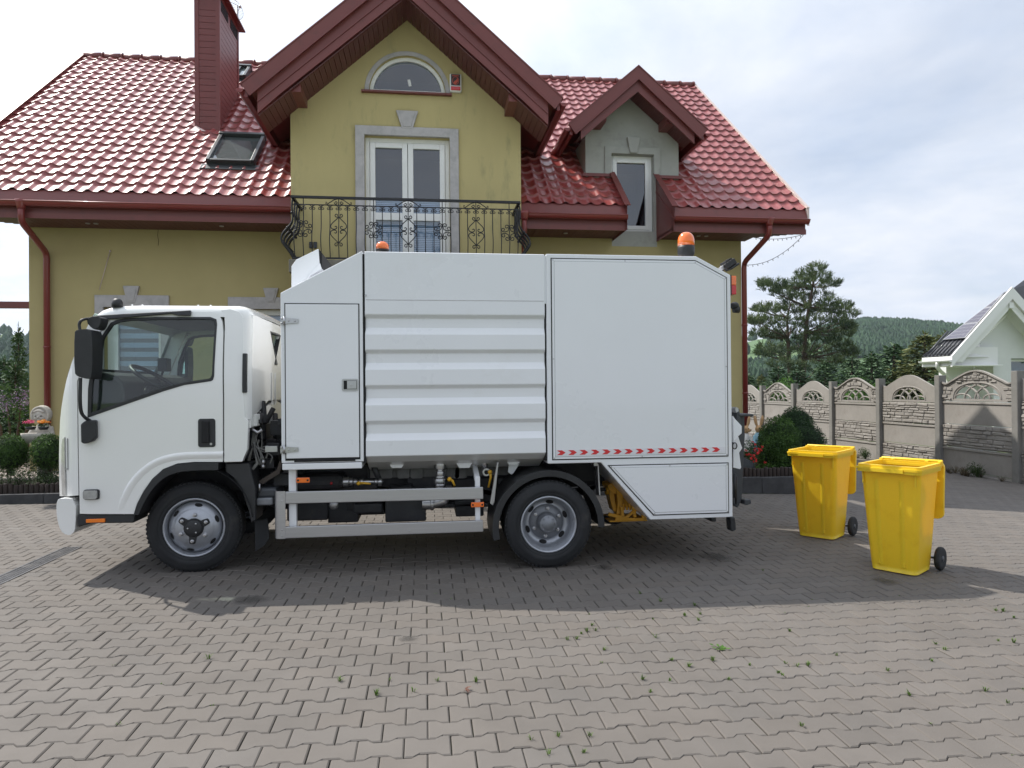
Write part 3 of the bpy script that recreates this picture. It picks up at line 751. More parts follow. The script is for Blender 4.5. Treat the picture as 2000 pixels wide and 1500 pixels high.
# grid dish aerial on its pole
dp = P(463.5, 50, yc2 + .25)
mb = MB(); mb.tube([(dp.x, dp.y, ztopc - .5), (dp.x, dp.y, P(462, 12, dp.y).z)], .022, 8)
dish = mb.build('dish_aerial', STEEL, house)
c = P(459, 18, dp.y); dirv = Vector((.75, -.6, .05)).normalized(); uu = dirv.cross(Vector((0, 0, 1))).normalized(); ww = uu.cross(dirv)
mb = MB()
for k in range(-6, 7):
    h = k / 6.5; L = math.sqrt(1 - h * h)
    mb.tube([c + uu * (L * q / 6) * .20 + ww * h * .20 - dirv * (.05 - .05 * ((L * q / 6) ** 2 + h * h)) for q in range(-6, 7)], .0035, 4)
mb.tube([c + uu * .2 * math.cos(rad(a)) + ww * .2 * math.sin(rad(a)) for a in range(0, 360, 15)], .006, 5, closed=True)
for a in (30, 150, 270): mb.tube([c + uu * .2 * math.cos(rad(a)) + ww * .2 * math.sin(rad(a)), c + dirv * .16], .006, 5)
mb.ball(c + dirv * .16, .03); mb.build('reflector_grid', STEEL, dish)

# ---- skylights
def skylight(pa, pb, pc, label=None, pale=False):
    A, B, C_ = onroof(*pa), onroof(*pb), onroof(*pc)            # lower left, lower right, upper left
    x0, x1 = A.x, B.x; v0, v1 = vat(A.y), vat(C_.y)
    sl = math.atan(RK); e2 = Vector((0, math.cos(sl), math.sin(sl))); nn = Vector((0, -math.sin(sl), math.cos(sl)))
    mx = Matrix((Vector((1, 0, 0)), e2, nn)).transposed()
    def at(u, v, h): return Vector((0, 11.2, 4.54)) + Vector((u, 0, 0)) + e2 * v + nn * h
    w = .06; mb = MB(); xm_, vm = (x0 + x1) / 2, (v0 + v1) / 2
    mb.obox(at(x0 + w / 2, vm, .06), (w, v1 - v0, .15), mx); mb.obox(at(x1 - w / 2, vm, .06), (w, v1 - v0, .15), mx)
    mb.obox(at(xm_, v0 + w / 2, .055), (x1 - x0 - 2 * w, w, .14), mx); mb.obox(at(xm_, v1 - w * .7, .07), (x1 - x0 + .02, w * 1.4, .17), mx)
    mb.obox(at(xm_, v0 - .08, .035), (x1 - x0 + .16, .18, .02), mx)
    o = mb.build('skylight', MATS['skylight_frame'], house, bevel=.008)
    if label: o['label'] = label
    mb = MB(); mb.obox(at(xm_, vm, .085), (x1 - x0 - 2 * w, v1 - v0 - 2 * w, .008), mx); mb.build('pane', SKYG, o)
    mb = MB(); mb.obox(at(xm_, vm, .078), (x1 - x0 - 2 * w, v1 - v0 - 2 * w, .006), mx); mb.build('sky_reflection_sheet', MATS['sky_reflection_grey'] if not pale else PVC, o)  # pale sheet under the glass, its colour stands in for reflected sky
    return o
mat('skylight_frame', (0.05, 0.055, 0.058), 0.35, 0.4, var=0.1); mat('sky_reflection_grey', (0.34, 0.33, 0.32), 0.8, var=0.1, vscale=8)
skylight((404, 325), (497, 331), (425, 272), 'dark framed skylight under the chimney')
skylight((458, 158), (481, 160), (462, 138), 'pale skylight half hidden behind the chimney', True)

# ---- gabled roofs with deep boarded verges
def gable_roof(apx, apz, slope, half, yfront, yback, thick, board, wall_y, name_label, brackets, soff):
    """two pitched slabs; apz is the top of the sheet at the ridge"""
    for s_ in (-1, 1):
        mb = MB()
        a = (apx, apz); e = (apx + s_ * half, apz - slope * half)
        mb.prism([a, e, (e[0], e[1] - .05), (a[0], a[1] - .05)], 'y', yfront + .01, yback)
        mb.build('gable_roof', TILE, house)['label'] = name_label
        # front boards: a deep outer one and a set-back inner one
        mb = MB(); mb.prism([(apx, apz + .015), (e[0] + s_ * .03, e[1] - .01), (e[0] - s_ * .085, e[1] - board * .98 + .03), (apx, apz - board)], 'y', yfront - .02, yfront + .03)
        mb.prism([(apx, apz + .03), (e[0] + s_ * .035, e[1] + .005), (e[0] + s_ * .035, e[1] - .02), (apx, apz + .005)], 'y', yfront - .03, yfront + .1)
        mb.prism([(apx, apz - board + .012), (e[0] - s_ * .085, e[1] - board * .98 + .042), (e[0] - s_ * .09, e[1] - board * .98 + .015), (apx, apz - board - .018)], 'y', yfront - .035, yfront - .018)
        mb.build('barge_board', BOARD, house)
        mb = MB(); i = half - .19
        mb.prism([(apx, apz - board * .9), (apx + s_ * i, apz - slope * i - board * .9), (apx + s_ * i, apz - slope * i - thick), (apx + s_ * (i - .32), apz - slope * (i - .30) - thick * .93), (apx, apz - thick * 1.0)], 'y', yfront + .035, yfront + .075)
        mb.build('barge_board', BOARD, house)
        # boarded soffit under the verge and under the side eave
        n = 30; mb = MB()
        for k in range(n):
            u0, u1 = i * k / n, i * (k + 1) / n - .006
            z0, z1 = apz - slope * u0 - soff, apz - slope * u1 - soff
            xa, xb = apx + s_ * u0, apx + s_ * u1
            mb.add([(xa, yfront + .07, z0), (xb, yfront + .07, z1), (xb, wall_y + .02, z1), (xa, wall_y + .02, z0), (xa, yfront + .07, z0 + .02), (xb, yfront + .07, z1 + .02), (xb, wall_y + .02, z1 + .02), (xa, wall_y + .02, z0 + .02)],
                   [(0, 1, 2, 3), (4, 7, 6, 5), (0, 4, 5, 1), (1, 5, 6, 2), (2, 6, 7, 3), (3, 7, 4, 0)])
        mb.build('soffit', SOFFIT, house)
        bx, bh = brackets
        x1 = apx + s_ * (half - .05); ze = apz - slope * half - .12
        zt = apz - slope * bx - soff + .01; x0 = apx + s_ * bx; xw = x0 + s_ * (bh / slope + .02)
        mb = MB(); mb.prism([(x0, zt - bh), (x0, zt), (xw, zt - bh)], 'y', yfront + .12, wall_y + .01); mb.build('eave_return', BOARD, house)
        if thick > .5:
            mb = MB(); z1_ = board + .19
            mb.prism([(apx, apz - z1_), (apx + s_ * i, apz - slope * i - z1_), (apx + s_ * i, apz - slope * i - z1_ - .022), (apx, apz - z1_ - .022)], 'y', yfront + .018, yfront + .036); mb.build('board_groove', BOARD, house)
        mb = MB(); gxx = e[0] + s_ * .05; gzz = e[1] - .07
        prof = [(.055 * math.cos(rad(a_)), .055 * math.sin(rad(a_))) for a_ in range(180, 361, 20)]
        yb2 = 11.2 + (gzz - 4.54) / RK + .1
        mb.sheet([[(gxx + p_, y_, gzz + q_) for p_, q_ in prof] for y_ in (yfront, yb2)]); mb.add([(gxx + p_, yfront, gzz + q_) for p_, q_ in prof], [tuple(range(len(prof)))])
        mb.box(min(x1, e[0]), max(x1, e[0]) , yfront + .05, yb2, ze - .05, e[1] - .03)
        mb.build('gutter', GUTTER, house, fix=False)
    mb = MB(); mb.tube([(apx, yfront + .12, apz - .03), (apx, yback, apz - .03)], .06, 10); mb.build('ridge_cap', BOARD, house)
GY = 10.38
gl, gr = P(475, 165, GY), P(1095, 190, GY)
gslope = .872; gapx = (gl.x + gr.x) / 2 ; ghalf = (gr.x - gl.x) / 2; gapz = (gl.z + gr.z) / 2 + gslope * ghalf
gable_roof(gapx, gapz, gslope, ghalf, GY, 15.3, .575, .205, Yg, 'main gable roof over the balcony', (1.56, .13), gapz - APZ)
DY = 11.46
dl, dr, da = P(1114, 243, DY), P(1378, 251, DY), P(1247, 131, DY)
dhalf = (dr.x - dl.x) / 2; dapx = (dl.x + dr.x) / 2; dslope = (da.z - (dl.z + dr.z) / 2) / dhalf
dwa = P(1237, 193, Yw)
gable_roof(dapx, da.z, dslope, dhalf, DY, 14.6, .41, .205, Yw, 'small dormer gable roof', (.54, .14), da.z - dwa.z)
# dormer wall + window
dw0, dw1 = P(1143.5, 300, Yw).x, P(1325, 300, Yw).x
wx0, wx1, wz0, wz1 = P(1194, 320, Yw).x, P(1276, 320, Yw).x, P(1240, 452, Yw).z, P(1240, 302, Yw).z
dsh = lambda x: dwa.z - dslope * abs(x - dapx) + .03
outer = [(dw0, 4.19), (GX0 - .01, 4.19), (GX0 - .01, 4.03), (GX1 + .01, 4.03), (GX1 + .01, 4.19), (dw1, 4.19), (dw1, dsh(dw1)), (dapx, dwa.z + .03), (dw0, dsh(dw0))]
wall_part('dormer_wall', outer, [rect(wx0, wx1, wz0, wz1)], Yw - .004, Yw + .3, GREYPL)
for xx, s_ in ((dw0, 1), (dw1, -1)):
    mb = MB(); mb.prism([(Yw + .3, 4.6), (13.8, 4.6), (13.8, dsh(dw0) - .02), (Yw + .3, dsh(dw0) - .02)], 'x', xx, xx + s_ * .2); mb.build('dormer_wall', GREYPL, house)
mb = MB(); frame_rect(mb, wx0, wx1, Yw + .10, Yw + .18, wz0, wz1, .06); dwn = mb.build('dormer_window', PVC, house, bevel=.006)
mb = MB(); frame_rect(mb, wx0 + .05, wx1 - .05, Yw + .085, Yw + .15, wz0 + .05, wz1 - .05, .075); mb.build('sash', PVC, dwn, bevel=.008)
pane(wx0 + .12, wx1 - .12, Yw + .125, wz0 + .12, wz1 - .12, dwn)
mb = MB(); mb.add([(wx1 - .13, Yw + .21, wz0 + .1), (wx1 - .20, Yw + .215, wz0 + .1), (wx1 - .13, Yw + .21, wz0 + .55)], [(0, 1, 2)]); mb.build('curtain', GAP, dwn, fix=False)
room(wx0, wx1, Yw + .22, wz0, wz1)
mb = MB(); zb = rz(Yw) + .05; w = .125
mb.prism([(wx0 - w, zb), (wx0 - .002, zb), (wx0 - .002, wz1), (wx1 + .002, wz1), (wx1 + .002, zb), (wx1 + w, zb), (wx1 + w, wz1 + w), (wx0 - w, wz1 + w)], 'y', Yw - .035, Yw + .01); mb.build('window_surround', GREYPL, house, bevel=.008)
kx = P(1236, 290, Yw)
mb = MB(); mb.prism([(kx.x - .07, wz1 + .01), (kx.x + .06, wz1 + .01), (kx.x + .12, P(1236, 270, Yw).z), (kx.x - .12, P(1236, 270, Yw).z)], 'y', Yw - .075, Yw + .01); mb.build('keystone', GREYPL, house, bevel=.006)

# ---- downpipes
def pipe(pts, r=.048, brackets=()):
    mb = MB(); q = [Vector(p_) for p_ in pts]; path = [q[0]]
    for i in range(1, len(q) - 1):
        a = (q[i - 1] - q[i]).normalized(); b = (q[i + 1] - q[i]).normalized()
        for t in (0, .5, 1): 
            p1, p2 = q[i] + a * .09, q[i] + b * .09
            path.append(p1.lerp(q[i], t).lerp(q[i].lerp(p2, t), t))
    path.append(q[-1]); mb.tube(path, r, 14)
    mb.lathe([(.085, .10), (.08, .06), (.06, 0), (.052, -.04)], (q[0].x, q[0].y, q[0].z - .03), n=14)
    for z in brackets: mb.lathe([(r + .008, z), (r + .008, z + .03)], (q[-1].x, q[-1].y, 0), n=14)
    return mb.build('downpipe', GUTTER, house)
pl = P(41, 400, 11.09); pb = P(91, 490, 11.93)
pipe([(pl.x, 11.09, 4.30), (pl.x, 11.09, P(40, 432, 11.09).z), (pb.x, 11.93, P(91, 494, 11.93).z), (pb.x, 11.93, .15)], brackets=(2.2, 1.0))
pl = P(1503, 445, 11.09); pb = P(1450, 512, 11.93)
pipe([(pl.x, 11.09, 4.30), (pl.x, 11.09, P(1504, 458, 11.09).z), (pb.x + .06, 11.99, P(1451, 512, 11.93).z), (pb.x + .06, 11.99, -.1)], brackets=(2.6, 1.35))
pl = P(1024, 425, 11.05); pipe([(pl.x, 11.05, 4.30), (pl.x, 11.05, 4.0), (pl.x - .02, 11.5, 3.7), (pl.x - .02, 11.9, 3.2)], .04)

# ---- balcony: slab and bellied wrought-iron railing with scrolls
RY = 10.36
rtl, rtr = P(571, 383, RY), P(1014, 398, RY)
RX0, RX1, RZ1 = rtl.x, rtr.x, (rtl.z + rtr.z) / 2; RZ0 = P(628, 504, RY).z
mb = MB(); mb.box(RX0 - .05, RX1 + .05, RY - .05, Yg, RZ0 - .22, RZ0 - .03); mb.build('balcony_slab', mat('dirty_slab_edge', (.15, .14, .115), .9, var=.25, vscale=6), house, bevel=.01)
mb = MB(); mb.box(RX0 + .02, RX0 + .3, RY + .1, Yg, RZ0 - .5, RZ0 - .225); mb.prism([(RX0 + .02, RZ0 - .95), (RX0 + .3, RZ0 - .95), (RX0 + .3, RZ0 - .5), (RX0 + .02, RZ0 - .5)], 'y', RY + .55, Yg); mb.build('balcony_bracket', mat('terracotta_plaster', (.42, .24, .19), .9, var=.1), house, bevel=.02)
HR = RZ1 - RZ0
def belly(t):                                  # t from 0 bottom to 1 top: outward swing of the bars
    return .16 * math.exp(-((t - .36) / .20) ** 2) + .02 * math.sin(t * 9)
rail = None
mb = MB()
mb.box(RX0 - .02, RX1 + .02, RY - .02, RY + .025, RZ1 - .012, RZ1 + .022); mb.box(RX0 - .02, RX0 + .02, RY, Yg, RZ1 - .012, RZ1 + .022); mb.box(RX1 - .02, RX1 + .02, RY, Yg, RZ1 - .012, RZ1 + .022)
rail = mb.build('railing', IRON, house)
zl = RZ1 - .105
mb = MB(); mb.box(RX0, RX1, RY - .006, RY + .01, zl - .006, zl + .008); mb.build('lower_rail', IRON, rail)
mb = MB(); mb.box(RX0, RX1, RY - .01, RY + .015, RZ0 - .012, RZ0 + .012); mb.box(RX0 - .012, RX0 + .012, RY, Yg, RZ0 - .012, RZ0 + .012); mb.box(RX1 - .012, RX1 + .012, RY, Yg, RZ0 - .012, RZ0 + .012); mb.build('bottom_rail', IRON, rail)
nb_ = 27
def barpath(x, y, nx, ny, z1):
    return [(x + nx * belly(k / 18), y + ny * belly(k / 18), RZ0 + (z1 - RZ0) * k / 18) for k in range(19)]
bx = [RX0 + .03 + (RX1 - RX0 - .06) * k / (nb_ - 1) for k in range(nb_)]
for k, x in enumerate(bx):
    mb = MB(); mb.tube(barpath(x, RY, 0, -.45, RZ1 if k in (1, 5, 9, 13, 17, 21, 25) else zl), .0074, 6); mb.build('baluster', IRON, rail)
for X_, s_ in ((RX0, -1), (RX1, 1)):
    for k in range(12):
        y = RY + .02 + (Yg - RY - .06) * k / 11
        mb = MB(); mb.tube(barpath(X_ + s_ * .012 * (k % 3 - 1), y, s_ * 1.12, 0, RZ1), .0125, 6)
        for t in (.25, .5, .75): mb.ball((X_ + s_ * belly(t), y, RZ0 + (RZ1 - RZ0) * t), .021, 8, 6)
        mb.build('baluster', IRON, rail)
def spiral(cx, cz, r, a0, turns, s_):
    return [(cx + r * (1 - .62 * q / 12) * math.cos(rad(a0 + s_ * turns * 360 * q / 12)), cz + r * (1 - .62 * q / 12) * math.sin(rad(a0 + s_ * turns * 360 * q / 12))) for q in range(13)]
def yat(z): return RY - .45 * belly(max(0, min(1, (z - RZ0) / HR)))
def ironline(mb, pts, r=.0072): mb.tube([(x, yat(z) - .004, z) for x, z in pts], r, 6)
def scroll(mb, x0, z0, x1, z1, r):               # a C-scroll between two points, curled at both ends
    ironline(mb, [(x0, z0), ((x0 + x1) / 2, (z0 + z1) / 2 + .0), (x1, z1)])
for k in range(nb_ - 1):                         # row of small arches under the hand rail
    a, b = bx[k], bx[k + 1]; c = (a + b) / 2; r = (b - a) / 2
    mb = MB(); pts = [(c + r * .92 * math.cos(rad(q)), zl - .05 + r * .75 * math.sin(rad(q))) for q in range(0, 181, 20)]
    ironline(mb, spiral(c + r * .60, zl - .055, r * .33, 0, -.95, 1)[::-1] + pts + spiral(c - r * .60, zl - .055, r * .33, 180, .95, 1), .0058)
    mb.build('arch_scroll', IRON, rail)
pitch = bx[1] - bx[0]
def lyre(cx, zc):
    mb = MB(); w = pitch * .88
    for s_ in (-1, 1):
        for v_ in (-1, 1):
            body = smoothpoly([(cx + s_ * w * a_, zc + v_ * b_) for a_, b_ in ((0, .20), (.25, .168), (.62, .128), (.95, .088), (1.05, .048), (.88, .014), (.55, .004), (.28, .016), (.20, .040), (.34, .058), (.50, .046))], 2, False)
            tip = spiral(cx + s_ * .032, zc + v_ * .222, .026, 270 if v_ > 0 else 90, .9, s_ * v_ * 1)
            ironline(mb, tip[::-1] + body)
    mb.build('lyre_scroll', IRON, rail)
def rosette(cx, zc):
    mb = MB(); w = pitch * .5
    for s_ in (-1, 1):
        for v_ in (-1, 1):
            ironline(mb, spiral(cx + s_ * w * .62, zc + v_ * .095, .034, 180 if s_ > 0 else 0, 1.0, -s_ * v_) )
            ironline(mb, spiral(cx + s_ * w * 1.45, zc + v_ * .048, .034, -90 * v_, 1.0, s_ * v_))
            ironline(mb, [(cx + s_ * .008, zc + v_ * .095), (cx + s_ * w * .35, zc + v_ * .03), (cx + s_ * w * 1.0, zc + v_ * .012), (cx + s_ * w * 1.45, zc + v_ * .014)])
    mb.build('rosette_scroll', IRON, rail)
for k_ in (5, 13, 21): lyre(bx[k_], P(797, 453, RY).z)
for k_ in (1, 9, 17, 25): rosette(bx[k_], P(797, 452, RY).z)
for k_ in (5, 13, 21):
    c = bx[k_]; mb = MB()
    for s_ in (-1, 1):
        ironline(mb, spiral(c + s_ * .04, zl + .035, .026, 180 if s_ < 0 else 0, 1, -s_) ); ironline(mb, [(c, zl + .095), (c + s_ * .07, zl + .075), (c + s_ * .16, zl + .012), (c + s_ * .19, zl + .02), (c + s_ * .185, zl + .04), (c + s_ * .165, zl + .035)])
    mb.build('crest_scroll', IRON, rail)
mb = MB(); p_ = P(612, 479, Yg); mb.box(p_.x - .06, p_.x - .005, Yg - .03, Yg, p_.z - .05, p_.z + .05); mb.box(p_.x + .005, p_.x + .06, Yg - .03, Yg, p_.z - .05, p_.z + .05); mb.build('outdoor_socket', DKGREY, house, bevel=.008)

# ---- alarm siren box on the gable
p0, p1 = P(878, 147, Yg), P(901, 183, Yg)
mb = MB(); mb.box(p0.x, p1.x, Yg - .07, Yg, p1.z, p0.z); al = mb.build('alarm_box', PVC, house, bevel=.015); al['label'] = 'white alarm siren box with a dark sticker and red lamp'
w_ = p1.x - p0.x; h_ = p0.z - p1.z
mb = MB(); mb.box(p0.x + .02, p1.x - .02, Yg - .075, Yg - .069, p1.z + h_ * .34, p0.z - .012); st = mb.build('sticker', mat('dark_sticker', (.035, .02, .022), .4), al)
mb = MB(); cx_, cz_ = (p0.x + p1.x) / 2, p1.z + h_ * .60
mb.prism([(cx_ - .035, cz_ - .045), (cx_ + .002, cz_ - .055), (cx_ + .04, cz_ - .01), (cx_ + .03, cz_ + .05), (cx_ + .012, cz_ + .01), (cx_ - .02, cz_ - .01)], 'y', Yg - .079, Yg - .0745)
mb.tube([(cx_ + .05 * math.cos(rad(a)), Yg - .076, cz_ + .062 * math.sin(rad(a))) for a in range(0, 360, 20)], .004, 5, closed=True)
for k in range(6): mb.box(cx_ - .05 + k * .017, cx_ - .039 + k * .017, Yg - .079, Yg - .0745, p0.z - .045, p0.z - .025)
mb.build('emblem', mat('emblem_red', (.55, .10, .06), .5), st)
mb = MB(); mb.box(p0.x + .018, p1.x - .018, Yg - .085, Yg - .066, p1.z + .018, p1.z + h_ * .28); mb.build('lamp', REDL, al, bevel=.008)
# ---- small wall details
mb = MB(); a, b = P(215, 490, Yw - .02), P(194, 566, Yw - .04); mb.tube([a, b], .006, 6); mb.ball(a, .015, 8, 6); mb.build('wall_cord', LIGHTPL, house)
mb = MB(); a = P(309, 448, Yw - .01); mb.tube([a, a + Vector((-.01, 0, -.1)), a + Vector((.006, 0, -.2)), a + Vector((-.004, 0, -.27))], .003, 4); mb.build('wall_cord', GAP, house)
mb = MB(); p_ = P(28, 596, 12.2); mb.box(-9.5, -6.355, 12.12, 12.26, p_.z - .05, p_.z + .05); mb.build('pergola_beam', BOARD, house)
# ---- string of fairy lights off the right eave
sl_ = MB()
def sag(a, b, d, n=24):
    a, b = Vector(a), Vector(b); pts = [a.lerp(b, t / n) - Vector((0, 0, d * 4 * (t / n) * (1 - t / n))) for t in range(n + 1)]
    sl_.tube(pts, .0045, 5)
    for q in range(2, n, 2): sl_.tube([pts[q], pts[q] + Vector((.004, 0, -.035))], [.004, .007], 5)
sag(P(1451, 517, 11.95), P(1570, 458, 11.3), .16); sag(P(1468, 463, 11.9), P(1572, 457, 11.3), .06)
tag(sl_.build('string_lights', GAP), 'thin sagging string of tiny lights hung under the right end of the eave', 'string lights')
# ------------------------------------------------------------------ refuse truck
YC, YCM, YB, YF = 5.84, 6.825, 5.75, 7.90
truck = root('refuse_truck', (0.0, YCM, 0.0), 'white refuse collection truck with a ribbed hopper parked in front of the yellow house', 'truck')
def cabwarp(v):
    x, y, z = v
    dy = 0.0
    if x < -2.62: dy += 1.05 * (-2.62 - x) ** 2 + 0.5 * max(0, -2.80 - x) ** 1.2
    if z > 1.55: dy += 0.075 * ((z - 1.55) / 0.6) ** 1.6
    k = (y - YCM) / (YCM - YC)
    return Vector((x, YCM + (y - YCM) * (1 - dy / (YCM - YC)), z))
CUTS = {0: [-2.95 + .03 * i for i in range(11)], 2: [1.55 + .08 * i for i in range(8)]}
def pc(pts, Y=YC): return [(P(a, b, Y).x, P(a, b, Y).z) for a, b in pts]
def mir(y): return 2 * YCM - y
def both(fn):
    fn(lambda y: y, 1); fn(mir, -1)
door_px = [(149, 745), (151, 900), (153, 1005), (262, 1005), (268, 985), (281, 960), (298, 936), (319, 917), (347, 906), (380, 903), (436, 903), (436, 780), (434, 650), (431, 626), (423, 611), (409, 606), (250, 606), (224, 611), (207, 622), (190, 650), (167, 700)]
win_px = [(171, 816), (320, 764), (360, 752), (412, 744.5), (416, 742), (418, 735), (420, 632), (418, 622), (406, 617.5), (300, 617.5), (240, 620), (222, 623), (210, 629), (195, 655), (181, 690), (172, 760)]
win_in = [(178, 806), (318, 758), (358, 747), (408, 739.5), (412, 737), (414, 731), (416, 634), (413, 625), (403, 622), (300, 622.5), (243, 625), (226, 628), (214, 634), (200, 657), (187, 692), (180, 760)]
doorP, winP, winI = pc(door_px), pc(win_px), pc(win_in)
def shrink(pts, d):
    cx = sum(p[0] for p in pts) / len(pts); cz = sum(p[1] for p in pts) / len(pts); n = len(pts); o = []
    for i in range(n):
        a, b, c = pts[i - 1], pts[i], pts[(i + 1) % n]
        e1 = Vector((b[0] - a[0], b[1] - a[1])).normalized(); e2 = Vector((c[0] - b[0], c[1] - b[1])).normalized()
        n1 = Vector((-e1.y, e1.x)); n2 = Vector((-e2.y, e2.x)); nn = (n1 + n2); nn = nn / max(.4, nn.length ** 2 / 2) if nn.length > 1e-6 else n1
        o.append((b[0] + nn.x * d, b[1] + nn.y * d))
    return o
def area(p): return sum(p[i - 1][0] * p[i][1] - p[i][0] * p[i - 1][1] for i in range(len(p))) / 2
if area(doorP) < 0: doorP.reverse()
if area(winP) < 0: winP.reverse(); 
if area(winI) < 0: winI.reverse()
kw = dict(warp=cabwarp, cuts=CUTS)
FR = [(119, 968), (117, 930), (116.5, 900), (118, 860), (122, 820), (128, 795), (136, 770), (147, 740), (172, 680), (195, 625)]
frX = pc(FR, 6.05)
def cab_side(fy, s_):
    dp = shrink(doorP, .004)
    mb = MB(); mb.prism(dp, 'y', fy(YC), fy(YC + .05), [winP]); d = mb.build('door', CABW, truck, bevel=.006, seg=2, **kw)
    if s_ > 0: d['label'] = 'white cab door with raised wheel arch crease'
    mb = MB(); mb.prism(winP, 'y', fy(YC - .004), fy(YC + .03), [winI]); mb.build('window_seal', BLACK, d, bevel=.003, **kw)
    mb = MB(); mb.prism(winI, 'y', fy(YC + .008), fy(YC + .013)); mb.build('window', CABGLASS, d, **kw)
    mb = MB(); mb.prism(pc([(176, 826), (322, 772), (412, 755), (430, 755), (430, 895), (300, 895), (262, 960), (176, 960)]), 'y', fy(YC + .052), fy(YC + .075)); mb.build('door_trim', DASH, d, **kw)
    # rounded recess handle
    a, b = P(387, 818, YC), P(421, 873, YC)
    mb = MB(); mb.prism(rrect(a.x, b.x, b.z, a.z, .02), 'y', fy(YC - .006), fy(YC + .02)); h = mb.build('handle', BLACK, d, bevel=.004)
    mb = MB(); c = P(402, 838, YC); mb.box(c.x - .03, c.x + .03, *sorted((fy(YC - .022), fy(YC - .004))), b.z + .035, a.z - .02); mb.build('handle_grip', GAP, h, bevel=.006)
    mb = MB(); k = P(412.5, 867, YC); mb.lathe([(.010, 0), (.010, .003)], (k.x, fy(YC - .007) - (0 if s_ > 0 else .003), k.z), 'y', 12); mb.build('lock', STEEL, h)
    # crease over the wheel arch
    cz = pc([(262 - 32, 1002), (236, 980), (250, 950), (268, 926), (292, 906), (318, 894), (350, 887.5), (384, 886), (436, 885.5)])
    mb = MB(); pts = smoothpoly(cz, 2, False)
    prof = [(-.020, 0.004), (-.010, -.004), (0, -.011), (.012, -.010), (.03, -.006), (.05, .004)]
    rows = []
    for (o_, dpth) in prof:
        row = []
        for i, q in enumerate(pts):
            a_, b_ = pts[max(0, i - 1)], pts[min(len(pts) - 1, i + 1)]; t_ = Vector((b_[0] - a_[0], b_[1] - a_[1])).normalized(); n_ = Vector((t_.y, -t_.x))
            f_ = min(1, i / 8)
            row.append((q[0] + n_.x * o_, fy(YC + (dpth if f_ >= 1 else .004 + (dpth - .004) * f_)), q[1] + n_.y * o_))
        rows.append(row)
    mb.sheet(rows); mb.build('arch_crease', CABW, d, fix=True)
    # corner panel with lamps
    dl_ = [P(149 - 1.2, 745, YC), P(151 - 1.2, 900, YC), P(152 - 1.2, 968, YC)]
    poly = [(p.x, p.z) for p in dl_[::-1]]
    poly = [(dl_[2].x, dl_[2].z), (dl_[1].x, dl_[1].z), (dl_[0].x, dl_[0].z), (P(166, 700, YC).x, P(166, 700, YC).z), (P(188, 650, YC).x, P(188, 650, YC).z), (P(204, 622, YC).x, P(204, 622, YC).z), (P(208, 612, YC).x, P(208, 612, YC).z)] + [q for q in frX[::-1]]
    mb = MB(); mb.prism(poly, 'y', fy(YC), fy(YC + .06)); mb.build('corner_panel', CABW, truck, **kw)
    hp = pc([(133, 967), (119, 967), (116, 935), (116.5, 900), (117, 870), (121, 858), (129, 853), (130, 915), (132, 930)], 5.95)
    mb = MB(); mb.prism(hp, 'y', fy(YC - .012), fy(YC + .08)); mb.build('headlight', CLEARL, truck, bevel=.006, warp=cabwarp, cuts={0: [-2.95 + .03 * i for i in range(11)]})
    hp = pc([(132.5, 917), (131.5, 917), (129.5, 856), (131.5, 856)], 5.9)
    mb = MB(); mb.prism(hp, 'y', fy(YC - .008), fy(YC + .02)); mb.prism(pc([(133, 914), (133, 917.5), (118, 917.5), (118, 914)], 5.93), 'y', fy(YC - .008), fy(YC + .06)); mb.build('headlight_bezel', ALU, truck, warp=cabwarp, cuts={0: [-2.95 + .03 * i for i in range(11)]})
    # rear pillar strip
    rp = pc([(437.5, 903), (473, 902), (477, 892), (483, 878), (485, 822), (479, 815), (476, 770), (475, 690), (473, 640), (470, 616), (462, 606), (445, 601), (425, 603.5), (433, 613), (435.5, 640), (437.5, 780)])
    mb = MB(); mb.prism(rp, 'y', fy(YC), fy(YC + .06)); mb.build('cab_pillar', CABW, truck, bevel=.012, seg=3, **kw)
    cr = [(-1.50, YC - .0005), (-1.478, YC + .002), (-1.455, YC + .014), (-1.436, YC + .034), (-1.425, YC + .062), (-1.4235, YC + .10)]
    mb = MB(); mb.sheet([[(x, fy(y), 1.262 + (2.10 - 1.262) * k / 8) for x, y in cr] for k in range(9)]); mb.build('cab_corner', CABW, truck, warp=cabwarp)
    a, b = P(473, 690, YC), P(482, 767, YC)
    mb = MB(); mb.box(a.x, b.x + .0, *sorted((fy(YC - .014), fy(YC + .05))), b.z, a.z); mb.build('air_vent', BLACK, truck, bevel=.006, **kw)
    # side repeater
    a, b = P(164, 956, YC), P(195, 975, YC)
    mb = MB(); mb.prism(rrect(a.x, b.x, b.z, a.z, .018), 'y', fy(YC - .014), fy(YC)); q = mb.build('indicator_surround', BLACK, truck, bevel=.004)
    mb = MB(); mb.prism(rrect(a.x + .004, b.x - .010, b.z + .006, a.z - .006, .016), 'y', fy(YC - .030), fy(YC - .012)); mb.build('indicator_lamp', CLEARL, truck, bevel=.008)
    # step under the door, marker, arch lip
    st = pc([(150, 1006), (262, 1006), (260, 1022), (178, 1023), (150, 1030)])
    mb = MB(); mb.prism(st, 'y', fy(YC + .01), fy(YC + .30)); mb.build('step', BLACK, truck, bevel=.01)
    a, b = P(168, 1014, YC), P(205, 1020, YC); mb = MB(); mb.box(a.x, b.x, *sorted((fy(YC - .004), fy(YC + .012))), b.z, a.z); mb.build('side_marker', AMBER, truck, bevel=.003)
    lip_o = pc([(262, 1005), (268, 985), (281, 960), (298, 936), (319, 917), (347, 906), (380, 903.5), (427, 903.5)])
    lip_i = pc([(272, 1005), (279, 988), (291, 966), (307, 945), (327, 929), (352, 921), (382, 918.5), (427, 918)])
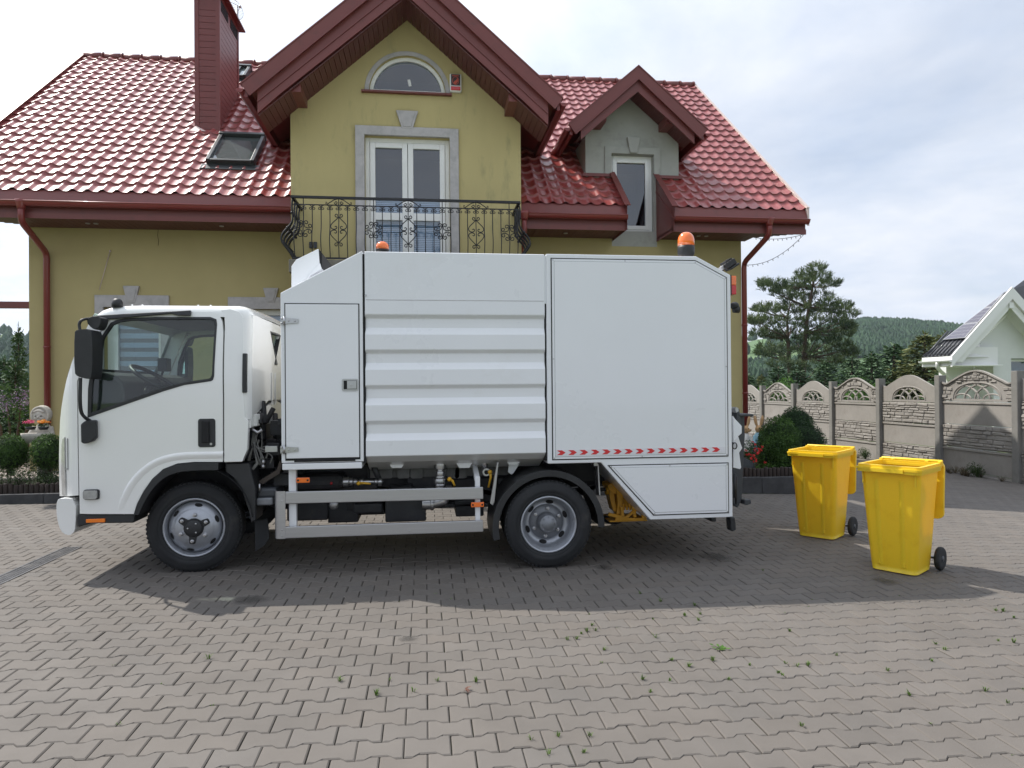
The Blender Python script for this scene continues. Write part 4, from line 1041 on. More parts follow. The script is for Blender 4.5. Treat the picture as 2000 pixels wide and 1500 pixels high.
    mb = MB(); L = smoothpoly(lip_o, 1, False); I = smoothpoly(lip_i, 1, False)
    mb.prism(L + I[::-1], 'y', fy(YC - .012), fy(YC + .30)); mb.build('arch_lip', BLACK, truck, bevel=.006)
    # inner wheel well
    mb = MB(); c0 = P(374, 1025, YC); pts = arc(c0.x, c0.z, .47, 175, 5, 14)
    mb.sheet([[(x, fy(YC + .02), z) for x, z in pts], [(x, fy(YC + .5), z) for x, z in pts]]); mb.build('wheel_well', CHASSIS, truck, fix=False)
    # fender behind the wheel and mud flap
    mb = MB(); mb.prism(pc([(437, 906), (484, 906), (497, 955), (497, 1018), (488, 1024), (483, 1000), (470, 960), (452, 933), (437, 922)]), 'y', fy(YC + .04), fy(YC + .30)); mb.build('fender', BLACK, truck, bevel=.012)
    mb = MB(); mb.prism(pc([(488, 1025), (514, 1020), (517, 1060), (506, 1075), (489, 1086)]), 'y', fy(YC + .16), fy(YC + .175)); mb.build('mud_flap', RUBBER, truck)
    # mirrors
    mb = MB(); yo = YC - .16
    mc = smoothpoly(pc([(147, 650), (152, 644), (178, 642.5), (182, 655), (183, 700), (181, 738), (176, 741), (154, 736), (147, 728)], yo), 1)
    mb.prism(mc, 'y', fy(yo - .02), fy(yo + .16)); mi = mb.build('mirror', BLACK, truck, bevel=.022, seg=3)
    mi['label'] = 'tall black door mirror on its tubular arm'
    a, b = P(151, 652, yo), P(178, 734, yo); mb = MB(); gx = P(181.5, 690, yo).x + .003
    mb.box(a.x + .015, b.x - .01, *sorted((fy(yo + .158), fy(yo + .164))), b.z + .03, a.z - .03); mb.build('mirror_glass', MIRRORG, mi, bevel=.004)
    def Q(px_, py_, Y): p = P(px_, py_, Y); return (p.x, fy(Y), p.z)
    mb = MB(); mb.tube(smoothpoly([Q(156, 644, yo), Q(154, 632, yo), Q(160, 624, yo), Q(176, 622, YC - .06), Q(184, 623, YC)], 2, False), .011, 8)
    mb.tube(smoothpoly([Q(157, 738, yo), Q(156, 780, yo), Q(158, 806, yo + .03), Q(166, 816, YC - .05), Q(176, 822, YC - .01)], 2, False), .013, 8); mb.build('mirror_arm', BLACK, mi)
    mb = MB(); mb.prism(pc([(162, 828), (171, 821), (192, 820), (193, 854), (186, 861), (170, 866.5), (163, 864)]), 'y', fy(YC - .045), fy(YC)); mb.build('mirror_bracket', BLACK, mi, bevel=.012)
    mb = MB(); mb.prism(smoothpoly(pc([(175, 630), (181, 619), (205, 619), (203, 634), (196, 646), (185, 642)], YC - .05), 1), 'y', fy(YC - .11), fy(YC + .02)); mb.build('round_mirror', BLACK, truck, bevel=.015, seg=3)
    mb = MB(); mb.prism(pc([(180, 616), (184, 615), (345, 606), (368, 604.5), (368, 615.5), (343, 615), (330, 611.5), (215, 622), (180, 622)]), 'y', fy(YC - .035), fy(YC - .0)); mb.build('mirror_stay', BLACK, truck, bevel=.006, **kw)
both(cab_side)
# roof, rear wall, front skin
xr0, xr1 = -2.64, -1.52
def roof_row(x, zt, ins=0.0):
    h = [(YC + ins, zt - .105), (YC + ins, zt - .07), (YC + .006 + ins, zt - .045), (YC + .022 + ins, zt - .022), (YC + .05 + ins, zt - .007), (YC + .11 + ins, zt), (YC + .45, zt + .008), (YCM, zt + .012)]
    return [(x, y, z) for y, z in h] + [(x, mir(y), z) for y, z in h[-2::-1]]
rows = [roof_row(-2.66, 2.075, .01), roof_row(-2.64, 2.135), roof_row(-2.60, 2.17), roof_row(-2.53, 2.195), roof_row(-2.42, 2.207)]
rows += [roof_row(-2.3 + .1 * i, 2.212) for i in range(8)] + [roof_row(-1.54, 2.212), roof_row(-1.50, 2.205, .004), roof_row(-1.465, 2.19, .014), roof_row(-1.44, 2.165, .032), roof_row(-1.425, 2.13, .06)]
mb = MB(); mb.sheet(rows); mb.build('cab_roof', CABW, truck, warp=cabwarp, merge=1e-5)
mb = MB()
for xx in (-1.78, -1.88, -2.32, -2.40): mb.ball((xx, YC + .1, 2.213), .008, 8, 6)
for yy in (YC + .35, YC + .75, mir(YC + .75), mir(YC + .35)): mb.prism([(-2.3, 2.217), (-1.55, 2.217), (-1.6, 2.227), (-2.25, 2.227)], 'y', yy, yy + .06)
mb.build('roof_rib', CABW, truck, warp=cabwarp)
mb = MB(); lm = P(229, 593, YC + .12); mb.lathe([(.042, -.02), (.042, .012), (.036, .035), (.02, .05), (0.001, .054)], (lm.x, YC + .12, lm.z - .01), n=20); mb.build('roof_lamp', BLACK, truck)
rw = [(YC + .05, 1.255), (YC + .05, 2.135), (mir(YC + .05), 2.135), (mir(YC + .05), 1.255), (YCM + .3, 1.40), (YCM - .3, 1.40)]
rwin = [(6.60, 2.045), (6.88, 1.74), (mir(6.88), 1.74), (mir(6.60), 2.045)]
mb = MB(); mb.prism(rw, 'x', -1.53, -1.424, [rwin]); rwall = mb.build('cab_rear_wall', CABW, truck, bevel=.022, seg=4, warp=cabwarp, cuts={2: [1.6, 1.7, 1.8, 1.9, 2.0, 2.08]})
mb = MB(); rin = [(6.618, 2.034), (6.886, 1.752), (mir(6.886), 1.752), (mir(6.618), 2.034)]; mb.prism(rwin, 'x', -1.46, -1.42, [rin]); mb.build('window_seal', BLACK, rwall)
mb = MB(); mb.prism(rin, 'x', -1.45, -1.445); mb.build('rear_window', CABGLASS, rwall)
mb = MB()
for yy in (6.62, 6.78): mb.box(-1.425, -1.416, yy, yy + .03, 1.36, 1.66)
for k in range(5): mb.box(-1.44, -1.405, YC + .14 + k * .05, YC + .155 + k * .05, 1.20, 1.30)
mb.prism([(YC + .05, 1.19), (mir(YC + .05), 1.19), (mir(YC + .05), 1.255), (YCM, 1.41), (YC + .05, 1.262)], 'x', -1.50, -1.43); mb.build('rear_rib', CABW, truck, bevel=.006)
NY = [YC + .002, YC + .03, YC + .1, YC + .25, YC + .5, YC + .75]; NY = NY + [YCM] + [mir(y) for y in reversed(NY)]
def fx(x, y): return x - .055 * (1 - ((y - YCM) / .985) ** 2)
mb = MB(); mb.sheet([[(fx(x, y), y, z) for y in NY] for x, z in frX[:8]]); mb.build('cab_front', CABW, truck, warp=cabwarp, fix=True)
mb = MB(); mb.sheet([[(fx(x, y) + .004, y, z) for y in NY] for x, z in frX[7:] + [(-2.64, 2.135)]]); mb.build('windscreen', CABGLASS, truck, warp=cabwarp)
for a, b in ((NY[0], NY[2]), (NY[-1], NY[-3])):
    mb = MB(); pr_ = frX[7:] + [(-2.64, 2.135)]
    mb.sheet([[(fx(x, y) - .003, y, z) for y in (a, (a + b) / 2, b)] for x, z in pr_]); mb.build('windscreen_pillar', CABW, truck, warp=cabwarp)
mb = MB(); mb.sheet([[(fx(x, y) - .006, y, z + .004) for y in NY] for x, z in [frX[7], (frX[7][0] + .04, frX[7][1] + .09)]]); mb.build('windscreen_trim', BLACK, truck, warp=cabwarp)
# bumper
bp = [(-2.985, .60), (-2.998, .56), (-2.995, .45), (-2.975, .375), (-2.93, .335), (-2.86, .335), (-2.845, .37), (-2.845, .615), (-2.95, .625)]
mb = MB(); bp2 = pc([(113, 976), (111.5, 995), (114, 1018), (120, 1036), (131, 1045), (144, 1043), (149.5, 1030), (150, 974), (122, 972)], 5.87)
mb.prism(smoothpoly(bp2, 1), 'y', YC + .015, mir(YC + .015)); mb.build('bumper', CABW, truck, bevel=.04, seg=5, ang=50)
mb = MB(); mb.box(-2.86, -2.72, YC + .12, mir(YC + .12), .45, .66); mb.build('bumper_bracket', CHASSIS, truck)
# cabin interior
mb = MB(); mb.box(-2.8, -1.5, YC + .06, mir(YC + .06), .92, 1.0); mb.box(-1.53, -1.475, YC + .06, mir(YC + .06), .95, 1.72); mb.build('cab_floor', DASH, truck)
mb = MB(); mb.sheet([[(x, y, 2.14) for y in (YC + .08, YCM, mir(YC + .08))] for x in (-2.58, -1.5)]); mb.build('headliner', HEADL, truck, fix=False)
mb = MB(); dpf = smoothpoly([(-2.86, 1.1), (-2.86, 1.52), (-2.74, 1.66), (-2.52, 1.66), (-2.40, 1.54), (-2.46, 1.2), (-2.5, 1.05)], 1); mb.prism(dpf, 'y', YC + .07, mir(YC + .07)); mb.build('dashboard', DASH, truck, bevel=.02)
mb = MB()
for yc_ in (6.28, 6.88, 7.35):
    w = .25 if yc_ != 6.88 else .18
    mb.prism(smoothpoly([(-2.15, 1.30), (-1.72, 1.28), (-1.66, 1.40), (-2.12, 1.43)], 1), 'y', yc_ - w, yc_ + w)
    mb.prism(smoothpoly([(-1.76, 1.32), (-1.63, 1.30), (-1.53, 1.82), (-1.62, 1.86)], 1), 'y', yc_ - w, yc_ + w)
    mb.prism(smoothpoly([(-1.59, 1.87), (-1.52, 1.87), (-1.50, 2.02), (-1.57, 2.02)], 1), 'y', yc_ - w * .5, yc_ + w * .5)
mb.build('seats', SEATF, truck, bevel=.03, seg=3)
mb = MB(); sc_, ax = Vector((-2.32, 6.28, 1.60)), Vector((.55, 0, .84)).normalized(); u1, u2 = Vector((0, 1, 0)), ax.cross(Vector((0, 1, 0)))
mb.tube([sc_ + u1 * .215 * math.cos(rad(a)) + u2 * .215 * math.sin(rad(a)) for a in range(0, 360, 12)], .017, 8, closed=True)
for a in (20, 160, 270): mb.tube([sc_ + u1 * .2 * math.cos(rad(a)) + u2 * .2 * math.sin(rad(a)), sc_ - ax * .04], .014, 6)
mb.ball(sc_ - ax * .03, (.07, .07, .04), 12, 8); mb.tube([sc_ - ax * .04, sc_ - ax * .4], .03, 8); mb.build('steering_wheel', BLACK, truck)
mb = MB(); mb.tube([(-2.45, 6.65, 1.5), (-2.38, 6.66, 1.72)], .012, 6); mb.box(-2.42, -2.34, 6.6, 6.72, 1.68, 1.80); mb.build('cab_display', BLACK, truck, bevel=.01)
mb = MB(); mb.tube([(-2.62, 5.93, 1.72), (-2.58, 5.93, 1.98), (-2.60, 5.94, 2.02)], .012, 6); mb.build('grab_handle', BLACK, truck)

# ---- front compartment of the body
fc = pc([(547.5, 572), (709, 489.5), (713, 905), (553, 918)], YB)
FX0, FX1 = fc[0][0], fc[1][0]; FZT = fc[1][1]; FZB = .853
mb = MB(); mb.prism([(FX0, FZB + .055), (FX1 - .006, FZB + .055), (FX1 - .006, FZT), (FX0, fc[0][1])], 'y', YB, YF); loc_ = mb.build('front_compartment', WHITE, truck, bevel=.007, seg=2)
mb = MB(); mb.box(FX0 + .006, FX1 - .02, YB - .004, YF, FZB, FZB + .05); mb.build('compartment_sill', WHITE, truck, bevel=.005)
a, b = P(555.5, 592, YB), P(704, 910, YB); DZT = a.z; DXA, DXB, DZB = a.x, P(702.5, 700, YB).x, FZB + .075
mb = MB(); mb.box(DXA, DXB, YB - .0035, YB + .01, DZB, DZT); mb.build('door_gap', GAP, loc_)
mb = MB(); mb.box(DXA + .008, DXB - .008, YB - .010, YB - .001, DZB + .018, DZT - .008); cdoor = mb.build('compartment_door', WHITE, truck, bevel=.003)
mb = MB(); mb.box(P(575, 910, YB).x, P(694, 910, YB).x, YB - .006, YB + .002, FZB + .062, FZB + .084); mb.build('door_bottom_slot', GAP, loc_)
for py_ in (627, 878):
    c = P(556, py_, YB); mb = MB()
    mb.prism([(c.x, c.z - .025), (c.x + .11, c.z - .016), (c.x + .11, c.z + .016), (c.x, c.z + .025)], 'y', YB - .018, YB - .009); mb.box(c.x - .032, c.x - .004, YB - .012, YB - .003, c.z - .03, c.z + .03)
    mb.tube([(c.x, YB - .020, c.z - .034), (c.x, YB - .020, c.z + .034)], .0085, 8)
    for dx, dz_ in ((-.02, .018), (-.02, -.018), (.035, 0), (.085, 0)): mb.ball((c.x + dx, YB - .018, c.z + dz_), (.007, .005, .007), 8, 6)
    mb.build('hinge', STEEL, cdoor)
a, b = P(668, 740, YB), P(700, 763.5, YB); mb = MB(); mb.prism(rrect(a.x, b.x, b.z, a.z, .014), 'y', YB - .016, YB - .009); latch = mb.build('latch', ALU, cdoor, bevel=.002)
mb = MB(); mb.box(a.x + .014, b.x - .010, YB - .0172, YB - .015, b.z + .014, a.z - .014); mb.build('latch_recess', GAP, latch)
mb = MB(); mb.box(a.x + .042, b.x - .013, YB - .021, YB - .0165, b.z + .017, a.z - .017); mb.lathe([(.011, -.006), (.011, 0)], (b.x - .055, YB - .020, (a.z + b.z) / 2), 'y', 14); mb.build('latch_paddle', ALU, latch, bevel=.003)
# loading hood on the sloping top
hpY = 6.05
hd = pc([(569, 566), (569, 520), (578, 507), (622, 485.5), (624, 515), (605, 537), (598, 545)], hpY)
mb = MB(); mb.prism(hd, 'y', hpY, 6.95); hood = mb.build('roof_vent_hood', WHITE, truck, bevel=.006)
h1, h2, h3, h4 = P(622, 485.5, hpY), P(629, 494, hpY), P(628, 524, hpY), P(624, 515, hpY)
mb = MB(); mb.prism([(h1.x, h1.z), (h2.x, h2.z), (h3.x, h3.z), (h4.x, h4.z)], 'y', hpY + .01, 6.93); mb.build('hood_mouth', GAP, hood)
mb = MB(); mb.prism(pc([(625, 514), (628.5, 525), (607, 539), (601, 547), (598, 545), (604, 536)], hpY), 'y', hpY - .01, 6.96); mb.build('hood_lip', WHITE, hood, bevel=.004)

# ---- ribbed hopper: one folded section run along the truck
hx0, hx1 = P(712.5, 600, YB).x, P(1064, 600, YB).x
zof = lambda py_: P(886, py_, YB).z
ZT = zof(493.5); secs = [(YB + .02, ZT)]
yo_, yi_ = YB, YB + .027
lips = [615, 683, 751.5, 820, 888]
prof = [(YF - .0, ZT), (YB + .004, ZT), (YB, ZT - .006), (YB, zof(587)), (YB - .002, zof(588)), (YB - .002, zof(615))]
for i in range(1, 5):
    top = lips[i - 1]; prof += [(yi_, zof(top + 7)), (yi_, zof(top + 25)), (yo_, zof(top + 38.5)), (yo_, zof(lips[i]))]
prof += [(YB + .10, zof(899) - .012), (YB + .35, .80), (YF - .35, .80), (YF - .1, zof(899) - .012), (YF, zof(888))]
mb = MB(); mb.prism(prof, 'x', hx0, hx1); hop = mb.build('hopper', WHITE, truck, bevel=.006, seg=2)
hop['label'] = 'white hopper wall with five pressed horizontal ribs'
mb = MB(); zz_ = zof(586.5); mb.box(hx0 + .008, hx1 - .008, YB - .0030, YB + .001, zz_ - .003, zz_ + .001); mb.build('hopper_seam', TRIM, hop)
mb = MB(); mb.box(hx0 - .02, hx0 + .002, YB + .012, YF - .02, .9, ZT - .02); mb.box(hx1 - .002, hx1 + .022, YB + .03, YF - .02, .88, ZT - .03); mb.build('body_gap', GAP, truck)
mb = MB(); mb.box(hx1 + .001, hx1 + .014, YB + .01, YF, ZT - .42, ZT - .01); mb.build('gap_strip', WHITE, truck)
mb = MB(); q = P(709, 577, YB); mb.lathe([(.009, -.006), (.009, 0)], (hx0 + .008, YB - .001, q.z), 'y', 12); mb.build('catch_pin', STEEL, hop)
# ---- rear body with framed panels
rb = pc([(1066.5, 495.5), (1360, 498), (1427, 537), (1430, 893), (1431.5, 1014), (1270, 1017), (1174, 906), (1070, 906)], YB)
bx0, bx1 = rb[0][0], rb[2][0]; bzt = rb[0][1]; zmid = rb[7][1]; zlow = .352
chx, chz = rb[1][0], rb[2][1]; dx0, dx1 = rb[6][0], rb[5][0]
rear_outline = [(bx0, zmid), (dx0, zmid), (dx1, zlow), (bx1, zlow), (bx1, chz), (chx, bzt), (bx0, bzt)]
mb = MB(); mb.prism(rear_outline, 'y', YB, YF); rbody = mb.build('rear_body', WHITE, truck, bevel=.008, seg=2)
up = [(bx0 + .038, zmid + .022), (bx1 - .036, zmid + .045), (bx1 - .036, chz - .022), (chx - .01, bzt - .035), (bx0 + .038, bzt - .035)]
up[0] = (up[0][0], zmid + .030); up[1] = (up[1][0], zmid + .030)
lo = [(dx0 + .055, zmid - .022), (dx1 + .028, zlow + .035), (bx1 - .036, zlow + .035), (bx1 - .036, zmid - .022)]
def panel(poly):
    ins = lambda d: shrink(poly if area(poly) > 0 else poly[::-1], d)
    mb = MB(); mb.prism(ins(0), 'y', YB - .0025, YB + .004); mb.build('panel_gap', GAP, rbody)
    mb = MB(); mb.prism(ins(.009), 'y', YB - .010, YB - .001); p_ = mb.build('side_panel', WHITE, truck, bevel=.003)
    r1 = ins(.030)
    mb = MB(); mb.prism(ins(.0275), 'y', YB - .0108, YB - .0095); mb.build('field_joint', HUBG, p_)
    mb = MB(); mb.prism(ins(.030), 'y', YB - .0125, YB - .0095); mb.build('panel_field', WHITE, p_, bevel=.0015)
    mb = MB()
    n = len(r1)
    for q in ins(.018): mb.lathe([(.0055, -.0035), (.0055, 0)], (q[0], YB - .0100, q[1]), 'y', 8)
    for i in range(n):
        a_, b_ = ins(.018)[i], ins(.018)[(i + 1) % n]
        if math.hypot(a_[0] - b_[0], a_[1] - b_[1]) > .8: mb.lathe([(.0055, -.0035), (.0055, 0)], ((a_[0] + b_[0]) / 2, YB - .0100, (a_[1] + b_[1]) / 2), 'y', 8)
    for i in range(n):                                     # mitred corner joints
        a_, b_ = ins(.006)[i], r1[i]; mb.beam((a_[0], YB - .0102, a_[1]), (b_[0], YB - .0102, b_[1]), .0012, .0015)
    mb.build('panel_fixings', STEEL, p_)
    return p_
upp = panel(up); panel(lo)
# chevron tape
a, b = P(1085, 880.5, YB), P(1415, 876, YB)
cz0, cz1 = up[0][1] + .040, up[0][1] + .088
mb = MB(); mb.box(a.x, b.x, YB - .0142, YB - .0122, cz0, cz1); tape = mb.build('reflective_strip', SILVERTAPE, upp)
for i in range(15):
    x = P(1087, 885, YB).x + (P(1389, 881, YB).x - P(1087, 885, YB).x) * i / 14; w = .063; hz_ = (cz1 - cz0) / 2; t = .045
    mb = MB(); zc_ = (cz0 + cz1) / 2; e_ = .004
    mb.prism([(x, zc_ - hz_ + e_), (x + t, zc_ - hz_ + e_), (x + t + .030, zc_), (x + t, zc_ + hz_ - e_), (x, zc_ + hz_ - e_), (x + .030, zc_)], 'y', YB - .0160, YB - .0138); mb.build('chevron', REDTAPE, tape)
# beacons, lamps, cameras, loose wiring
def beacon(px_, py_, Y, r, h, base):
    p_ = P(px_, py_, Y); mb = MB()
    mb.lathe([(r * .78, -.03), (r * .98, 0), (r * 1.0, h * base * .7), (r * .96, h * base)], (p_.x, Y, p_.z), n=28); bb = mb.build('beacon', BLACK, truck)
    top = h * (1 - base); mb = MB(); prof_ = [(r * .97, h * base)] + [(r * .97 * math.cos(rad(a_)) ** .8, h * base + top * .35 + top * .65 * math.sin(rad(a_))) for a_ in range(0, 86, 8)] + [(.001, h)]
    mb.lathe(prof_, (p_.x, Y, p_.z), n=28); mb.build('beacon_lens', AMBERB, bb); return bb
beacon(1340, 496, 6.05, .078, .20, .36)['label'] = 'large orange domed beacon on black base'
beacon(747, 488.5, 6.1, .058, .075, .06)['label'] = 'small amber beacon on the hopper roof'
mb = MB(); p_ = P(760, 489, 6.1); mb.box(p_.x - .22, p_.x + .15, 5.9, 6.3, ZT + .002, ZT + .016); mb.build('beacon_plate', ALU, truck)
mb = MB(); a, b = P(1427.5, 538, YB + .02), P(1435, 575, YB + .02); zm_ = P(1431, 556, YB).z
mb.box(bx1, a.x + .052, YB + .02, YB + .16, zm_, a.z - .002); t1 = mb.build('tail_light', AMBERB, truck, bevel=.006)
mb = MB(); mb.box(bx1, a.x + .052, YB + .02, YB + .16, b.z, zm_ - .002); mb.build('brake_lens', REDL, t1, bevel=.006)
mb = MB(); mb.box(bx1 - .002, bx1 + .014, YB + .012, YB + .17, b.z - .006, a.z + .004); mb.build('lamp_base', BLACK, t1)
t2 = copy_tree(t1, truck); t2.location.y += 1.93
mb = MB(); c = P(1434.5, 597, 6.0); mb.ball(c, (.042, .042, .035)); mb.lathe([(.03, 0), (.034, .05)], (c.x - .01, 6.0, c.z - .035), 'x', 16); mb.tube([(bx1 - .01, 6.0, c.z + .06), (bx1 + .03, 6.0, c.z + .02)], .016, 8); mb.build('reversing_camera', BLACK, truck)
mb = MB(); c = P(1422, 517, 6.0); R1 = Matrix.Rotation(rad(-33), 3, 'Y'); mb.obox(c, (.115, .12, .055), R1); mb.obox(c + Vector((.04, 0, -.022)), (.10, .13, .02), R1); wl_ = mb.build('work_light', BLACK, truck, bevel=.008)
for k in (-1, 0, 1): 
    mb = MB(); mb.obox(c + R1 @ Vector((.03 * k, 0, .032)), (.01, .12, .022), R1); mb.build('cooling_fin', CHASSIS, wl_)
mb = MB(); c2 = P(1411, 523, 6.0); mb.obox(c2, (.05, .06, .035), R1); mb.build('light_bracket', ALU, truck, bevel=.004)
mb = MB(); c = P(1182, 495, 6.1)
mb.tube(smoothpoly([(c.x - .07, 6.1, bzt), (c.x - .05, 6.1, bzt + .05), (c.x - .02, 6.1, bzt + .03), (c.x, 6.1, bzt + .008)], 2, False), .005, 6); mb.tube(smoothpoly([(c.x - .09, 6.2, bzt), (c.x, 6.15, bzt + .022), (c.x + .05, 6.1, bzt + .02), (c.x + .10, 6.1, bzt + .025), (c.x + .12, 6.1, bzt)], 2, False), .008, 6); mb.box(c.x, c.x + .05, 6.08, 6.12, bzt, bzt + .028); mb.build('roof_cable', STEEL, truck)
mb = MB(); mb.prism([(chx - .05, bzt + .004), (chx - .18, bzt + .004), (chx - .18, bzt + .02), (chx - .05, bzt + .02)], 'y', 5.9, 6.2); mb.build('beacon_plate', ALU, truck)

# ---- bin lifter at the tail
mb = MB()
def lp(pts, Y=6.15): return pc(pts, Y)
mb.prism(lp([(1441, 808), (1454, 810), (1455, 850), (1452, 905), (1449, 975), (1441, 992), (1431, 985), (1432, 800)]), 'y', 6.15, 6.23); mb.prism(lp([(1441, 808), (1454, 810), (1455, 850), (1452, 905), (1449, 975), (1441, 992), (1431, 985), (1432, 800)]), 'y', 7.45, 7.53)
mb.prism(lp([(1436, 808), (1467, 808), (1467, 813), (1436, 813)]), 'y', 6.1, 7.6)
mb.prism(lp([(1450, 975), (1462, 974), (1463, 982), (1455, 985), (1449, 984)]), 'y', 6.1, 7.6)
mb.prism(lp([(1434, 800), (1440, 798), (1443, 830), (1434, 850)]), 'y', 6.1, 7.6)
mb.prism(lp([(1437, 850), (1448, 850), (1446, 960), (1437, 960)]), 'y', 6.3, 7.4)
lift = mb.build('bin_lifter', DKGREY, truck, bevel=.008)
mb = MB(); mb.prism(lp([(1430, 812), (1434, 818), (1447, 832), (1447, 846), (1440, 852), (1431, 864)], 5.8), 'y', 5.78, 5.81); mb.prism(lp([(1431, 866), (1440, 852), (1448, 875), (1442, 884), (1446, 912), (1444, 916), (1431, 913)], 5.95), 'y', 5.93, 5.95)
mb.build('lifter_guard', WHITE, lift, bevel=.004)
mb = MB(); c = P(1436, 871, 5.9); mb.tube([(c.x + .02 * math.cos(rad(a_)), 5.91, c.z + .028 * math.sin(rad(a_))) for a_ in range(0, 360, 20)], .005, 6, closed=True); mb.tube([P(1435, 925, 6.0), P(1435, 972, 6.0)], .012, 8); mb.tube([P(1439, 930, 6.05), P(1437, 985, 6.05)], .008, 8); mb.build('hydraulic_hose', BLACK, lift)
mb = MB(); mb.prism(lp([(1436, 798), (1438, 795), (1442, 797), (1443, 803), (1438, 806)], 6.0), 'y', 6.0, 7.5); mb.build('lifter_cap', ALU, lift)
# tow socket + lower rear bits
mb = MB(); mb.prism(pc([(1423, 1008), (1431, 1008), (1433, 1018), (1434, 1033), (1426, 1037), (1424, 1030)], YB + .02), 'y', YB - .02, YB + .08); mb.build('tow_socket', BLACK, truck, bevel=.008)
mb = MB(); mb.box(P(1385, 1018, 6.1).x, bx1 - .02, 6.05, 7.6, zlow - .10, zlow + .0); mb.box(P(1365, 1018, 6.1).x, bx1 - .2, 6.2, 7.4, zlow - .05, zlow + .0); mb.build('rear_bumper_bar', CHASSIS, truck, bevel=.01)

# ---- wheels
def make_wheel(front):
    mb = MB()
    if front: prof_ = [(.205, .15), (.214, .06), (.222, .03), (.228, .008), (.236, -.004), (.244, .004), (.247, .02)][::-1] + [(.212, .055), (.203, .040), (.19, .026), (.168, .008), (.152, .002), (.148, -.004), (.06, -.004)]
    else: prof_ = [(.247, .02), (.244, .004), (.236, -.004), (.227, .004), (.220, .028), (.209, .040), (.205, .075), (.203, .115), (.19, .132), (.165, .140), (.150, .136), (.147, .130), (.06, .130)]
    mb.lathe(prof_, (0, 0, 0), 'y', 48, caps=False)
    w = mb.build('wheel', RIM, truck, origin=(0, 0, 0), fix=False)
    # tyre with grooved tread
    tp = [(.240, .02), (.246, .004), (.256, -.004), (.268, -.009), (.272, -.007), (.276, -.011), (.305, -.0145), (.309, -.012), (.330, -.010), (.348, .0), (.3565, .006), (.366, .02), (.372, .036)]
    for g_ in (.055, .085, .115, .145): tp += [(.375, g_ - .022), (.3755, g_ - .004), (.366, g_ - .003), (.366, g_ + .003)]
    tp += [(.375, .16), (.372, .168), (.365, .182), (.35, .198), (.32, .208), (.25, .19)]
    mb = MB(); mb.lathe(tp, (0, 0, 0), 'y', 64, caps=False)
    for k in range(64):                        # shoulder lugs
        a_ = 2 * math.pi * k / 64
        for h_ in (.028, .176):
            d_ = Vector((math.cos(a_), 0, math.sin(a_))); t_ = Vector((-math.sin(a_), 0, math.cos(a_)))
            mb.obox(d_ * .3685 + Vector((0, h_, 0)), (.012, .030, .020), Matrix((d_, Vector((0, 1, 0)), t_)).transposed())
    ty = mb.build('tyre', RUBBER, w, origin=(0, 0, 0), fix=False); ORG[ty] = Vector((0, 0, 0))
    def el(mb, c, u, v, ru, rv, n=14):
        mb.add([Vector(c)] + [Vector(c) + u * ru * math.cos(2 * math.pi * q / n) + v * rv * math.sin(2 * math.pi * q / n) for q in range(n)], [(0, q + 1, (q + 1) % n + 1) for q in range(n)])
    for k in range(6):
        mb = MB(); a_ = rad(20 + 60 * k); d_ = Vector((math.cos(a_), 0, math.sin(a_))); t_ = Vector((-math.sin(a_), 0, math.cos(a_)))
        if front:
            s_ = (d_ + Vector((0, .91, 0))).normalized(); n_ = (d_ * .91 - Vector((0, 1, 0))).normalized(); el(mb, d_ * .184 + Vector((0, .0215, 0)) + n_ * .004, t_, s_, .031, .017)
        else:
            s_ = (d_ - Vector((0, .32, 0))).normalized(); n_ = (-.32 * d_ - Vector((0, 1, 0))).normalized(); el(mb, d_ * .176 + Vector((0, .1365, 0)) + n_ * .005, t_, s_, .034, .019)
        mb.build('hand_hole_shade', GAP, w, origin=(0, 0, 0), fix=False)  # flat black disc on the rim, painted shade of a hole
    if front:
        mb = MB(); pts = []
        for k in range(72):
            a_ = 360 * k / 72; near = min(abs((a_ - q + 180) % 360 - 180) for q in (25, 145, 265))
            r_ = .078 + .055 * max(0, 1 - max(0, near - 9) / 12)
            pts.append((r_ * math.cos(rad(a_)), r_ * math.sin(rad(a_))))
        mb.prism(pts, 'y', -.014, -.002, smooth=True); mb.lathe([(.072, -.012), (.070, -.024), (.06, -.03), (.001, -.031)], (0, 0, 0), 'y', 28); hub = mb.build('hub', BLACK, w, origin=(0, 0, 0))
        mb = MB()
        for a_ in (60, 180, 300): mb.ball((.042 * math.cos(rad(a_)), -.031, .042 * math.sin(rad(a_))), (.008, .004, .008), 10, 6)
        mb.build('hub_bolts', STEEL, w, origin=(0, 0, 0)); nr, ny = .108, -.004
    else:
        mb = MB(); mb.lathe([(.150, .132), (.148, .128), (.085, .127)], (0, 0, 0), 'y', 40); mb.lathe([(.088, .13), (.086, .075), (.078, .066), (.076, .03), (.074, .022), (.066, .016), (.050, .016), (.046, .008), (.001, .006)], (0, 0, 0), 'y', 32)
        for k in range(8): mb.lathe([(.006, -.005), (.006, .0)], (.062 * math.cos(rad(45 * k)), .016, .062 * math.sin(rad(45 * k))), 'y', 6)
        hub = mb.build('hub', HUBG, w, origin=(0, 0, 0), fix=False); nr, ny = .120, .128
    for k in range(6):
        a_ = rad(25 + 60 * k); mb = MB()
        mb.lathe([(.018, 0), (.018, -.006), (.0155, -.008), (.0155, -.024), (.010, -.026), (.009, -.038), (.001, -.038)], (nr * math.cos(a_), ny, nr * math.sin(a_)), 'y', 6, smooth=False); mb.build('wheel_nut', STEEL, w, origin=(0, 0, 0), fix=False)
    if not front:
        mb = MB(); mb.lathe([(r_, h_ + .235) for r_, h_ in tp], (0, 0, 0), 'y', 48, caps=False); mb.build('inner_tyre', RUBBER, w, origin=(0, 0, 0), fix=False)
    return w
fwp, rwp = P(378.5, 1032.5, 5.955), P(1072.3, 1025, 5.775)
